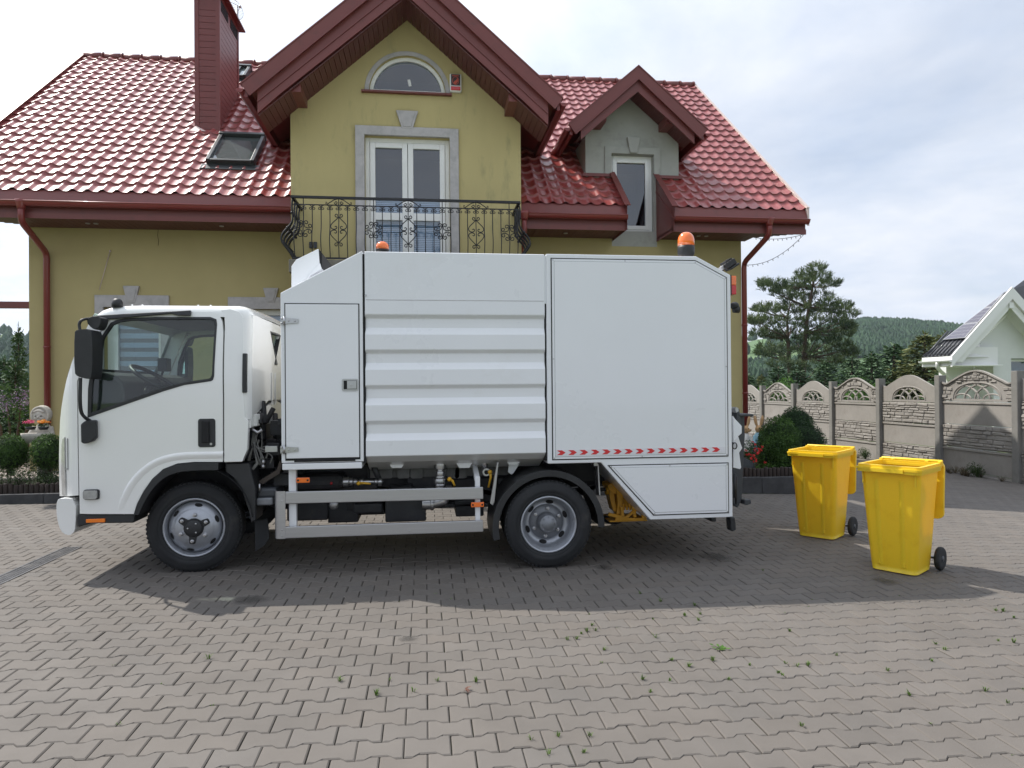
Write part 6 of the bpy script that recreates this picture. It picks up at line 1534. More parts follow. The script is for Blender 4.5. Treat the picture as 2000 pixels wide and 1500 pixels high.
# red flowers, grey planter and two rabbit ornaments
r = random.Random(23); c = at_px(1464, 882, 10.15); o = root('red_flower_plant', (c.x, c.y, .12), 'small flowering plant with bright red blooms beside the rabbit ornaments', 'flowers')
mb = MB(); clump(mb, c - Vector((0, 0, .02)), (.15, .14, .22), 420, .024, r, shell=.2); mb.build('foliage', LILAC, o, fix=False); mb = MB()
for k in range(26):
    q = c + Vector((r.gauss(0, .075), -.10 + r.gauss(0, .04), r.gauss(.0, .10)))
    for j in range(7): leaf(mb, q + rv(r) * .014, (Vector((0, -.8, .4)) + rv(r) * .7).normalized(), .017, r, r.random(), 1)
mb.build('blossom', REDP, o, fix=False)
mb = MB(); a, b = at_px(1440, 900, 9.95), at_px(1478, 930, 9.95)
for k in range(7):
    x = a.x + (b.x - a.x) * k / 7; h = .30 - .022 * k; mb.box(x, x + .075, 9.95 + .02 * k, 9.975 + .02 * k, .14, .14 + h)
mb.box(a.x, b.x, 10.06, 10.24, .14, .33); tag(mb.build('picket_planter', DKGREY, bevel=.006), 'low dark grey planter with stepped picket front behind the bin lifter', 'planter')
RFUR = mat('rabbit_tan_paint', (.48, .29, .14), .6, var=.15, vscale=20); RBLUE = mat('rabbit_blue_paint', (.30, .52, .62), .55, var=.08); RWHITE = mat('rabbit_white_paint', (.68, .66, .62), .6, var=.08)
def rabbit(px_, py_, Y, coat, label):
    h0 = at_px(px_, py_, Y); o = root('rabbit_ornament', (h0.x, Y, .12), label, 'garden ornament', 'rabbit ornaments beside the bushes')
    mb = MB(); mb.ball(h0, (.058, .062, .064)); mb.ball(h0 + Vector((.045, -.03, -.012)), (.036, .034, .030))
    for s_, t_ in ((-1, -.035), (1, .035)):
        e = h0 + Vector((s_ * .03, .0, .05)); mb.tube([e, e + Vector((t_ * .5, 0, .05)), e + Vector((t_ * .9, 0, .12)), e + Vector((t_ * 1.1, 0, .165)), e + Vector((t_ * 1.1, 0, .18))], [.018, .028, .030, .018, .004], 10, flat=.6)
    bd = mb.build('body', RFUR, o); md = bd.modifiers.new('r', 'REMESH'); md.mode = 'VOXEL'; md.voxel_size = .008; md.use_smooth_shade = True
    mb = MB(); b_ = h0 + Vector((-.005, .01, -.20)); mb.ball(b_ + Vector((0, 0, .02)), (.085, .08, .135)); mb.ball(b_ + Vector((0, 0, -.12)), (.11, .10, .14))
    for s_ in (-1, 1): mb.tube([b_ + Vector((s_ * .07, -.01, .09)), b_ + Vector((s_ * .10, -.06, -.02)), b_ + Vector((s_ * .04, -.10, -.03))], [.03, .026, .022], 8)
    cz = mb.build('coat', coat, o); md = cz.modifiers.new('r', 'REMESH'); md.mode = 'VOXEL'; md.voxel_size = .010; md.use_smooth_shade = True
    mb = MB(); mb.ball(h0 + Vector((.03, -.050, .014)), .009, 8, 6); mb.ball(h0 + Vector((-.02, -.057, .014)), .009, 8, 6); mb.ball(h0 + Vector((.074, -.05, -.005)), .010, 8, 6); mb.build('eyes_and_nose', GAP, o)
    mb = MB(); mb.lathe([(.10, .12), (.11, .14), (.10, .42)], (h0.x, Y + .01, 0), n=20); mb.build('tree_stump', BARK, o)
rabbit(1482, 838, 10.75, RBLUE, 'tan rabbit ornament with pale blue coat beside the largest bush')
rabbit(1456, 839, 10.8, RWHITE, 'tan rabbit ornament with white coat half hidden by the bin lifter')

# ------------------------------------------------------------------ child statue holding a trough of flowers
STONE = mat('weathered_statue_stone', (.46, .43, .38), .9, var=.18, vscale=9, bump=.003, bscale=60, dirt=(.20, .19, .16), dscale=6, dlo=.5, dhi=.75)
SY = 10.75; h0 = at_px(81, 813, SY); st = root('child_statue', (h0.x, SY, .2), 'grey stone statue of a hooded child holding a trough of flowers by the house', 'statue')
mb = MB(); mb.ball(h0, (.098, .10, .115)); mb.ball(h0 + Vector((0, .03, .025)), (.128, .10, .135)); mb.ball(h0 + Vector((-.035, -.075, -.03)), (.03, .03, .026)); mb.ball(h0 + Vector((.045, -.075, -.03)), (.03, .03, .026)); mb.ball(h0 + Vector((.004, -.10, -.012)), (.013, .02, .018)); mb.ball(h0 + Vector((.004, -.088, -.052)), (.024, .016, .010)); mb.ball(h0 + Vector((.004, -.075, -.085)), (.03, .03, .022))
for k in range(6): a_ = rad(40 + 20 * k); mb.ball(h0 + Vector((.07 * math.cos(a_), -.072, .03 + .055 * math.sin(a_))), (.020, .016, .018), 10, 8)
mb.tube([h0 + Vector((.112 * math.cos(rad(a_)), -.045, .118 * math.sin(rad(a_)) + .015)) for a_ in range(-40, 221, 15)], .017, 8)
mb.ball(h0 + Vector((.01, .02, -.13)), (.06, .06, .05)); mb.ball(h0 + Vector((.01, .03, -.25)), (.125, .10, .16)); mb.ball(h0 + Vector((.02, .04, -.42)), (.16, .13, .20))
for s_ in (-1, 1): mb.tube([h0 + Vector((s_ * .10 + .01, .01, -.165)), h0 + Vector((s_ * .145 + .01, -.03, -.27)), h0 + Vector((s_ * .13 + .01, -.12, -.31)), h0 + Vector((s_ * .11, -.17, -.30))], [.045, .042, .036, .034], 10)
bd = mb.build('body', STONE, st); md = bd.modifiers.new('r', 'REMESH'); md.mode = 'VOXEL'; md.voxel_size = .006; md.use_smooth_shade = True
mb = MB()
for s_ in (-1, 1): mb.ball(h0 + Vector((.005 + s_ * .038, -.092, .006)), (.018, .010, .010), 8, 6)
mb.build('eyes', mat('statue_shadow_paint', (.16, .15, .13), .9), st)
t0 = at_px(70, 858, SY - .25)
mb = MB(); outer = []; prof_ = [(.10, -.11), (.17, -.09), (.20, -.0), (.21, .035), (.185, .035), (.165, .0), (.08, -.02)]
k = 28; rows = []
for (a_, z) in prof_: rows.append([(t0.x + a_ * math.cos(2 * math.pi * q / k) * 1.02, SY - .22 + a_ * .55 * math.sin(2 * math.pi * q / k), t0.z + z + .05) for q in range(k + 1)])
mb.sheet(rows); mb.add([(p) for p in rows[-1][:-1]], [tuple(range(k))]); mb.build('trough', STONE, st, fix=False)
mb = MB(); mb.lathe([(.11, .2), (.10, .3), (.085, t0.z - .06)], (t0.x + .04, SY - .1, 0), n=16); mb.build('pedestal', STONE, st)
r = random.Random(31)
for (px_, py_, mt, nm) in ((60, 829, PINK, 'pink'), (85, 829, ORANGE, 'orange')):
    q = at_px(px_, py_, SY - .25); o = root('flower_pot', (q.x, SY - .25, q.z - .07), f'small pot of {nm} flowers standing in the stone trough', 'flowers', 'flower pots in the trough')
    mb = MB(); mb.lathe([(.05, -.075), (.07, -.03), (.065, -.03), (.05, -.06)], (q.x, SY - .25, q.z), n=16); mb.build('pot', BLACK, o); mb = MB(); clump(mb, q - Vector((0, 0, .01)), (.065, .06, .04), 120, .018, r, shell=.3); mb.build('foliage', LILAC, o, fix=False); mb = MB()
    for j in range(150): leaf(mb, q + Vector((r.gauss(0, .032), r.gauss(-.03, .025), .022 + abs(r.gauss(0, .018)))), (Vector((0, -.5, .8)) + rv(r) * .6).normalized(), .014, r, r.random(), 1)
    mb.build('blossom', mt, o, fix=False)

# ------------------------------------------------------------------ neighbouring white house
NWALL = mat('white_render', (.70, .71, .70), .9, var=.04, vscale=2, bump=.001, bscale=200); NROOF = mat('anthracite_tile', (.030, .032, .040), .4, var=.15, vscale=6, coat=.2); SOLAR = mat('solar_cell', (.060, .050, .075), .18, var=.1, vscale=3, coat=1.0); NTRIM = mat('white_board', (.80, .80, .79), .4)
NY_ = 17.5
ef, ap = P(1863, 694, NY_), P(1976, 566, NY_); er = PX(1803, 697, ef.x); nsl = (ap.z - ef.z) / (ap.x - ef.x); ney = er.y
nh = root('neighbour_house', ((ef.x + ap.x) / 2, NY_ + 4, -.5), 'white neighbouring house with dark roof and solar panels beyond the fence', 'house')
def nz(x): return ef.z + (x - ef.x) * nsl
rc = Vector((ap.x, NY_ + .02, ap.z))                      # the hip line meets the gable at its peak
def yrear(x): return ney + (rc.y - ney) * (x - ef.x) / (rc.x - ef.x)
TOPX = ap.x
mb = MB(); mb.add([(ef.x, NY_ + .02, nz(ef.x)), (ap.x, NY_ + .02, nz(ap.x)), (ef.x, ney, nz(ef.x))], [(0, 1, 2)])
B_ = P(2036, 520, NY_ + .9); mb.add([(ap.x, NY_ + .03, ap.z), tuple(B_), (B_.x + 1.0, B_.y, B_.z - .1), (ap.x + 1.7, NY_ + .35, ap.z - 1.7 * nsl + .02), (B_.x + 1.2, NY_ + 1.6, ap.z - 2.2)], [(0, 1, 2, 3), (2, 4, 3)]); mb.add([(ap.x, NY_ + .03, ap.z), tuple(B_), (B_.x, NY_ + 1.6, ap.z - 2.0)], [(0, 1, 2)])
mb.add([(ap.x, NY_ + .02, nz(ap.x)), (2 * ap.x - ef.x, NY_ + .02, nz(ef.x)), (2 * ap.x - ef.x, NY_ + 1.6, nz(ef.x)), (ap.x, NY_ + .12, nz(ap.x))], [(0, 1, 2, 3)])
y = NY_ + .06
while y < ney - .04: mb.tube([(ef.x - .01, y, nz(ef.x)), (ef.x + .75, y, nz(ef.x + .75))], .030, 6); y += .15
for k in range(3): mb.beam((ef.x + .05 + k * .22, NY_ + .05, nz(ef.x + .05 + k * .22) + .02), (ef.x + .05 + k * .22, yrear(ef.x + k * .22) - .03, nz(ef.x + .05 + k * .22) + .02), .03, .03)
mb.beam((ef.x, ney, nz(ef.x) + .02), (TOPX, yrear(TOPX), nz(TOPX) + .02), .10, .05)
mb.build('roof', NROOF, nh, fix=False)
th = math.atan(nsl); e1 = Vector((math.cos(th), 0, math.sin(th))); nn = Vector((-math.sin(th), 0, math.cos(th)))
def onpl(v, y, h): q = Vector((ef.x, y, ef.z)) + e1 * v + nn * h; return q
def quadbox(mb, v0, v1, ya, yb0, yb1, h0, h1):
    t = [onpl(v0, ya, h1), onpl(v0, yb0, h1), onpl(v1, yb1, h1), onpl(v1, ya, h1)]; b_ = [onpl(v0, ya, h0), onpl(v0, yb0, h0), onpl(v1, yb1, h0), onpl(v1, ya, h0)]
    mb.add(t + b_, [(0, 1, 2, 3), (7, 6, 5, 4), (0, 4, 5, 1), (1, 5, 6, 2), (2, 6, 7, 3), (3, 7, 4, 0)])
v = .62
while v < 2.3:
    v1 = v + .60; yr = lambda q: yrear(ef.x + q * math.cos(th)) - .06
    ys_ = NY_ + .05
    mb = MB(); quadbox(mb, v, v1, ys_, yr(v), yr(v1), .05, .085); sp = mb.build('solar_panel', ALU, nh)
    mb = MB(); n = max(4, int((yr(v) - ys_) / .155)); g_ = .010
    for a_ in range(4):
        va, vb = v + .014 + a_ * .1435, v + .014 + (a_ + 1) * .1435 - g_
        for b_ in range(n):
            f0, f1 = b_ / n, (b_ + 1) / n
            A0, A1 = yr(va) - .015, yr(vb) - .015; Y0 = ys_ + .015
            t = [onpl(va, Y0 + (A0 - Y0) * f0, .088), onpl(va, Y0 + (A0 - Y0) * f1 - g_, .088), onpl(vb, Y0 + (A1 - Y0) * f1 - g_, .088), onpl(vb, Y0 + (A1 - Y0) * f0, .088)]
            mb.add(t, [(0, 1, 2, 3)])
    mb.build('solar_cells', SOLAR, sp, fix=False); v += .615
mb = MB(); bw_ = .23
mb.prism([(ef.x - .08, nz(ef.x - .08) + .06), (ap.x, nz(ap.x) + .08), (ap.x, nz(ap.x) - .26), (ef.x - .08, nz(ef.x - .08) - .24)], 'y', NY_ - .03, NY_ + .03); mb.prism([(2 * ap.x - ef.x + .08, nz(ef.x - .08) + .06), (ap.x, nz(ap.x) + .08), (ap.x, nz(ap.x) - .26), (2 * ap.x - ef.x + .08, nz(ef.x - .08) - .24)], 'y', NY_ - .03, NY_ + .03)
mb.build('barge_board', NTRIM, nh)
mb = MB(); mb.prism([(ef.x + .1, nz(ef.x + .1) - .27), (ap.x, nz(ap.x) - .27), (ap.x, nz(ap.x) - .50), (ef.x + .3, nz(ef.x + .3) - .50)], 'y', NY_ + .05, NY_ + .09); mb.prism([(2 * ap.x - ef.x - .1, nz(ef.x + .1) - .27), (ap.x, nz(ap.x) - .27), (ap.x, nz(ap.x) - .50), (2 * ap.x - ef.x - .3, nz(ef.x + .3) - .50)], 'y', NY_ + .05, NY_ + .09); mb.box(ap.x - .07, ap.x + .07, NY_ + .0, NY_ + .12, nz(ap.x) - .52, nz(ap.x) - .36); mb.build('barge_board', NTRIM, nh)
WYN = NY_ + .5
def W(px_, py_, Y=WYN): q = P(px_, py_, Y); return (q.x, q.z)
wl = W(1940, 720)[0]; rx_ = 2 * ap.x - ef.x - .2
wa, wb, wc, wd = W(1940, 686), W(1914, 686), W(1914, 670), W(1990, 594)
wtop = (ap.x + .28, wd[1] + (ap.x + .28 - wd[0]) * (wd[1] - wc[1]) / (wd[0] - wc[0]))
x0 = W(1975, 720)[0]; z1 = W(1985, 700)[1]
mb = MB(); mb.prism([(wl, -.6), (rx_, -.6), (rx_, wtop[1] - (rx_ - wtop[0]) * nsl), wtop, wc, wb, (wl, wa[1])], 'y', WYN, WYN + .3, [rect(x0, x0 + .95, z1 - 1.4, z1)]); mb.build('wall', NWALL, nh)
we = P(1848, 720, 18.7).x; mb = MB(); mb.box(we, wl + .1, 18.7, 19.0, -.6, ef.z - .27); mb.box(wl, wl + .25, WYN + .3, 18.7, -.6, ef.z - .27); mb.build('wall', NWALL, nh)
n = 22; mb = MB(); f0, f1 = Vector(P(1870, 695, NY_ + .05)), Vector(P(1976, 586, NY_ + .05)); g0, g1 = Vector((wc[0], WYN + .01, wc[1])), Vector((wtop[0], WYN + .01, wtop[1]))
for k in range(n):
    a_, b_ = k / n, (k + .9) / n; mb.add([f0.lerp(f1, a_), f0.lerp(f1, b_), g0.lerp(g1, b_), g0.lerp(g1, a_)], [(0, 1, 2, 3)])
fr_ = Vector((2 * ap.x - ef.x - .1, NY_ + .05, f0.z)); gr_ = Vector((rx_, WYN + .01, wtop[1] - (rx_ - wtop[0]) * nsl))
for k in range(n):
    a_, b_ = k / n, (k + .9) / n; mb.add([fr_.lerp(f1, a_), fr_.lerp(f1, b_), gr_.lerp(g1, b_), gr_.lerp(g1, a_)], [(0, 1, 2, 3)])
e0, e1_ = Vector((wb[0], WYN + .01, wb[1])), Vector((wl, WYN + .01, wa[1])); c0, c1_ = Vector(P(1868, 698, NY_ + .05)), Vector(P(1931, 697, NY_ + .3))
for k in range(5):
    a_, b_ = k / 5, (k + .94) / 5; mb.add([f0.lerp(c0, a_), f0.lerp(c0, b_), g0.lerp(e0, b_), g0.lerp(e0, a_)], [(0, 1, 2, 3)]); mb.add([c0.lerp(e0, a_), c0.lerp(e0, b_), c1_.lerp(e1_, b_), c1_.lerp(e1_, a_)], [(0, 1, 2, 3)])
mb.build('soffit', NTRIM, nh, fix=False)
mb = MB(); mb.add([f0, f1, fr_, gr_, g1, g0], [(0, 1, 4, 5), (1, 2, 3, 4)]); mb.v = [(q[0], q[1] + .02, q[2] + .03) for q in mb.v]; mb.build('soffit_deck', NTRIM, nh, fix=False)
mb = MB(); mb.prism([(ef.x + .1, ef.z - .258), (wl - .012, ef.z - .258), (wl - .012, ef.z + .25), (ef.x + .55, ef.z + .25), (ef.x + .1, ef.z - .1)], 'y', NY_ + .32, NY_ + .44); mb.build('eave_box', NTRIM, nh)
mb = MB(); mb.box(ef.x - .05, wl - .01, NY_ + .15, 18.69, ef.z - .30, ef.z - .26); mb.build('eave_box', NTRIM, nh, bevel=.01)
gp = [(.065 * math.cos(rad(a_)), .065 * math.sin(rad(a_))) for a_ in range(180, 361, 20)]
mb = MB(); mb.sheet([[(ef.x - .10 + a_, yy, ef.z - .13 + b_) for a_, b_ in gp] for yy in (NY_ - .02, ney)]); mb.add([(ef.x - .10 + a_, NY_ - .02, ef.z - .13 + b_) for a_, b_ in gp], [tuple(range(len(gp)))]); mb.box(ef.x - .04, ef.x, NY_, ney, ef.z - .28, ef.z - .02); mb.build('gutter', NTRIM, nh, fix=False)
gp1 = P(1832, 702, 18.6); mb = MB(); mb.tube(smoothpoly([(ef.x - .1, 18.0, ef.z - .18), (ef.x - .1, 18.0, ef.z - .36), (we + .0, 18.62, ef.z - .62), (we + .04, 18.64, ef.z - .85), (we + .04, 18.64, -.5)], 1, False), .05, 12); mb.build('downpipe', NTRIM, nh)
mb = MB(); frame_rect(mb, x0 + .02, x0 + .93, WYN + .14, WYN + .2, z1 - 1.4, z1 - .02, .07); nw = mb.build('window', PVC, nh); mb = MB(); mb.box(x0 + .09, x0 + .86, WYN + .17, WYN + .176, z1 - 1.33, z1 - .09); mb.build('pane', WINGLASS, nw); mb = MB(); mb.box(x0, x0 + .95, WYN + .31, WYN + .33, z1 - 1.5, z1); mb.build('curtain', mat('pale_green_curtain', (.22, .27, .25), .8), nw)

# ------------------------------------------------------------------ trees
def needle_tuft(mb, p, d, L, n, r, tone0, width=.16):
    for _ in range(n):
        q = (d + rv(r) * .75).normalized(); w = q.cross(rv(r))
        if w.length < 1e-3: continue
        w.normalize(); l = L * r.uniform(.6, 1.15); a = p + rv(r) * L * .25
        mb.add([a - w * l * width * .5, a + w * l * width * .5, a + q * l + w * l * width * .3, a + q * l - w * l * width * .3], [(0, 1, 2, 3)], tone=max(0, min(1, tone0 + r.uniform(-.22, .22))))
r = random.Random(77); PYD = 40.0
pine = root('pine_tree', (P(1556, 750, PYD).x, PYD, -.5), 'tall twin-stemmed pine tree with open layered crown beyond the fence', 'tree')
tr = [[(1543, 800), (1543, 745), (1541, 700), (1539, 660), (1537, 620), (1545, 590)], [(1568, 800), (1567, 750), (1571, 700), (1573, 650), (1580, 600), (1587, 560), (1592, 530)]]
mb = MB()
for T, w0 in zip(tr, (.17, .22)):
    n = len(T); mb.tube(smoothpoly([P(a, b, PYD) for a, b in T], 1, False), [w0 * (1 - .85 * i / (2 * n - 1)) for i in range(2 * n)], 10)
cl_px = [(1592, 527, 13), (1578, 538, 15), (1604, 541, 15), (1620, 555, 14), (1590, 556, 18), (1566, 552, 15), (1554, 563, 13), (1500, 560, 15), (1515, 556, 14), (1488, 553, 10), (1526, 572, 15), (1545, 582, 20), (1572, 578, 20), (1600, 580, 20), (1618, 592, 14), (1648, 597, 12), (1655, 612, 15), (1636, 606, 15), (1610, 608, 20), (1580, 606, 22), (1552, 606, 20), (1524, 602, 18), (1500, 606, 16), (1486, 604, 12), (1478, 624, 13), (1496, 626, 17), (1520, 628, 20), (1548, 632, 22), (1580, 634, 24), (1612, 632, 22), (1640, 628, 16), (1656, 634, 10), (1660, 640, 9), (1474, 628, 9), (1484, 650, 13), (1505, 652, 18), (1530, 656, 22), (1560, 660, 24), (1592, 660, 24), (1622, 656, 22), (1648, 650, 14), (1500, 682, 18), (1524, 686, 22), (1556, 690, 22), (1590, 690, 24), (1622, 686, 24), (1650, 682, 16), (1490, 690, 12), (1520, 712, 18), (1556, 716, 18), (1592, 716, 22), (1628, 712, 22), (1652, 702, 16), (1640, 670, 16), (1662, 690, 10)]
cm = MB()
for (a, b, w) in cl_px:
    for s_ in range(2):
        q = P(a + r.uniform(-4, 4), b + r.uniform(-3, 3), PYD + r.uniform(-2.6, 2.6)); R_ = w * .0305
        T = tr[0] if (a < 1552 and b > 588) else tr[1]
        base = min((P(u, v, PYD) for u, v in T), key=lambda t_: abs(t_.z - (q.z - .55)))
        if s_ == 0 or r.random() < .4:
            mid = base.lerp(q, .55) - Vector((0, 0, .14)); mb.tube([base, mid, q - Vector((0, 0, R_ * .2))], [.055, .038, .012], 5)
        tn = .36 + .30 * noise.noise(q * .6)
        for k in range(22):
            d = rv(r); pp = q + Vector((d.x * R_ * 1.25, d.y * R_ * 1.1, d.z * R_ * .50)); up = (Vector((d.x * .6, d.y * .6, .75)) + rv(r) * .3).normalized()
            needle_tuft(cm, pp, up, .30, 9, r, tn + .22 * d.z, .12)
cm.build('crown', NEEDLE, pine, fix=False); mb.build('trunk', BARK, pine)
def spruce_mesh(seed, h, rb, dens=1.0):
    r = random.Random(seed); cm = MB(); tm = MB(); tm.tube([(0, 0, -.4), (0, 0, h * .5), (0, 0, h)], [.14, .09, .015], 8)
    z = .25
    while z < h - .1:
        f = 1 - z / h; R0 = rb * (f ** .82) + .06; nb = max(4, int(9 * (.5 + f)))
        a0 = r.uniform(0, 6.28)
        for k in range(nb):
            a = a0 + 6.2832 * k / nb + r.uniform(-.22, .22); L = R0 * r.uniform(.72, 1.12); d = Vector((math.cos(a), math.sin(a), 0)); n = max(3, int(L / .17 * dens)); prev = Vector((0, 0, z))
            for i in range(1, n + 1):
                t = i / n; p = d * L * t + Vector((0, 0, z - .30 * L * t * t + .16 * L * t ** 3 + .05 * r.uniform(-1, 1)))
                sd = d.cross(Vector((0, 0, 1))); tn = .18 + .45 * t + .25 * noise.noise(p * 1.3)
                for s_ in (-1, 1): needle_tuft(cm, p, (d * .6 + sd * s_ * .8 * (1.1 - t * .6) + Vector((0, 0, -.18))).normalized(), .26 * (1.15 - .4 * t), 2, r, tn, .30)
                needle_tuft(cm, p, (d + Vector((0, 0, .12))).normalized(), .24, 1, r, tn + .1, .30)
        z += .19 + .10 * f
    for k in range(5): needle_tuft(cm, Vector((0, 0, h - .1 * k)), Vector((0, 0, 1)), .22, 4, r, .6, .25)
    return cm, tm
protos = []
for seed, hh, rb, mt in ((1, 6.0, 1.75, SPRUCE), (2, 5.0, 1.55, SPRUCE), (3, 6.2, 2.1, SPRUCEB)):
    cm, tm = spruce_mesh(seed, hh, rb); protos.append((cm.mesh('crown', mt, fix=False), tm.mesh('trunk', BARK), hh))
def spruce(k, px_, top_py, Y, label, sc=None, wide=1.0):
    top = P(px_, top_py, Y); me, tmesh, hh = protos[k]; base = -.6; s_ = (top.z - base) / hh
    o = root('spruce_tree', (top.x, Y, base), label, 'tree', 'spruces beyond the fence'); o.scale = (s_ * wide, s_ * wide, s_); o.rotation_euler = (0, 0, rng.uniform(0, 6.28))
    for nm, m_ in (('crown', me), ('trunk', tmesh)): q = bpy.data.objects.new(nm, m_); COL.objects.link(q); q.parent = o
L_ = ['small dark spruce at the house corner, leftmost of the row beyond the fence', 'brownish spruce second from the house corner in the row beyond the fence', 'mid green spruce just left of the pine stems', 'dark low spruce under the pine crown', 'dark spruce right of the pine stems', 'mid sized spruce between the pine and the tallest yellowish spruces', 'bushy spruce left of the yellowish spruces beside the white house', 'spruce with brownish tips in the middle of the row', 'tall yellowish spruce standing beside the white neighbouring house', 'big yellowish spruce partly behind the dark tiled eave of the white house', 'dark spruce in the gap under the white house gutter']
for i, (k, a, b, Y, w) in enumerate(((0, 1463, 732, 34, 1.1), (2, 1487, 733, 37, .9), (1, 1520, 716, 36, 1.15), (0, 1556, 722, 33, 1.3), (1, 1612, 708, 35, 1.2), (0, 1664, 698, 33, 1.2), (0, 1702, 690, 30, 1.0), (1, 1746, 673, 31, 1.15), (2, 1806, 652, 29, 1.15), (2, 1846, 650, 31, 1.0), (0, 1852, 700, 24, 1.0))): spruce(k, a, b, Y, L_[i], wide=w * 1.75)
for (a, b, Y, lab) in ((36, 640, 17.5, 'thin pale conifer tip rising beside the left house corner'), (8, 700, 19, 'dark conifer at the left edge behind the lilac'), (30, 712, 16, 'dark bushy conifer between the lilac and the left house wall')): spruce(0 if b > 650 else 1, a, b, Y, lab, wide=1.3 if b > 650 else .45)
for q, (a, b, Y, s_, lab) in enumerate(((1668, 740, 26, .55, 'bright green leafy shrub peeping over the fence below the pine'), (1515, 748, 28, .5, 'fresh green shrub peeping over the fence left of the pine stems'))):
    c = P(a, b + 14, Y); o = root('leafy_shrub', (c.x, c.y, -.5), lab, 'shrub', 'leafy shrubs beyond the fence'); mb = MB(); r = random.Random(50 + q)
    for k in range(9): clump(mb, c + Vector((r.uniform(-.9, .9), r.uniform(-.4, .4), r.uniform(-.5, .35))), (.38, .35, .30), 130, .065, r, shell=.2)
    mb.build('foliage', FRESH, o, fix=False); mb = MB()
    for k in range(5): mb.tube([(c.x, c.y, -.5), (c.x - .6 + .3 * k, c.y, c.z)], [.03, .008], 5)
    mb.build('stem', BARK, o)

# ------------------------------------------------------------------ distant hills with fields and woods
HD = 620.0
def crest_px(px_):
    pts = [(-900, 668), (-300, 655), (-60, 660), (20, 662), (60, 668), (300, 690), (900, 700), (1300, 690), (1440, 672), (1500, 662), (1560, 664), (1640, 648), (1700, 640), (1760, 641), (1830, 646), (1880, 652), (1990, 668), (2300, 690), (2900, 700)]
    for (a, b), (c, d) in zip(pts, pts[1:]):
        if a <= px_ <= c: t = (px_ - a) / (c - a); t = t * t * (3 - 2 * t); return b + (d - b) * t
    return 700
cols = list(range(-800, 2801, 24)); fr = [0, .12, .25, .4, .55, .7, .85, 1.0, 1.15, 1.4]
rows = []
for f_ in fr:
    row = []
    for px_ in cols:
        Y = 190 + (HD - 190) * f_; top = P(px_, crest_px(px_), HD); base = P(px_, 750, Y)
        t = min(1, f_); h = (top.z + .5) * (t * t * (3 - 2 * t)) * (1 if f_ <= 1 else 1 - (f_ - 1) * .5) - .5
        h += 3.0 * noise.noise((base.x * .012, Y * .012, 0)) * t
        row.append((base.x, Y, h))
    rows.append(row)
mb = MB(); mb.sheet(rows); mb.build('hills', HILLF, fix=False)['kind'] = 'structure'
WOOD = leafmat('distant_wood', (.012, .032, .016), (.036, .085, .034), .8, transl=.05)
r = random.Random(5); mb = MB()
def hill_at(px_, f_):
    Y = 190 + (HD - 190) * f_; top = P(px_, crest_px(px_), HD); b = P(px_, 750, Y); t = min(1, f_)
    return Vector((b.x, Y, (top.z + .5) * (t * t * (3 - 2 * t)) - .5 + 3.0 * noise.noise((b.x * .012, Y * .012, 0)) * t))
def farwood(n, pxr, fr_, cond, sz):
    for _ in range(n):
        px_ = r.uniform(*pxr); f_ = r.uniform(*fr_)
        if not cond(px_, f_): continue
        p = hill_at(px_, f_); h = sz * r.uniform(.6, 1.25); w = h * r.uniform(.26, .42); tn = max(0, min(1, .42 + .4 * noise.noise(p * .02) + r.uniform(-.25, .25)))
        b = len(mb.v); k = 6
        for z_, w_ in ((0, .7), (.3, 1.0), (.65, .7)):
            for q in range(k): a = 6.2832 * q / k + r.uniform(-.3, .3); rr_ = w * w_ * r.uniform(.8, 1.2); mb.v.append((p.x + rr_ * math.cos(a), p.y + rr_ * math.sin(a), p.z + h * z_))
        mb.v.append((p.x, p.y, p.z + h)); fs = []
        for lv in range(2):
            for q in range(k): fs.append((b + lv * k + q, b + lv * k + (q + 1) % k, b + (lv + 1) * k + (q + 1) % k, b + (lv + 1) * k + q))
        for q in range(k): fs.append((b + 2 * k + q, b + 2 * k + (q + 1) % k, b + 3 * k))
        for f in fs: mb.f.append(f); mb.sm.append(False); mb.mi.append(0); mb.tone.append(tn)
farwood(9500, (1575, 2050), (.35, 1.03), lambda a, f: a > 1600 + 40 * noise.noise((f * 6, 1, 0)), 6)
farwood(1200, (1435, 1640), (.05, .32), lambda a, f: True, 6)
farwood(160, (1440, 1600), (.45, 1.0), lambda a, f: noise.noise((a * .03, f * 5, 4)) > .12, 7)
farwood(900, (-60, 90), (.05, .55), lambda a, f: noise.noise((a * .04, f * 7, 2)) > -.05, 7)
farwood(260, (-60, 90), (.55, 1.02), lambda a, f: noise.noise((a * .04, f * 7, 9)) > .05, 7)
tag(mb.build('distant_woods', WOOD, fix=False), kind='stuff')

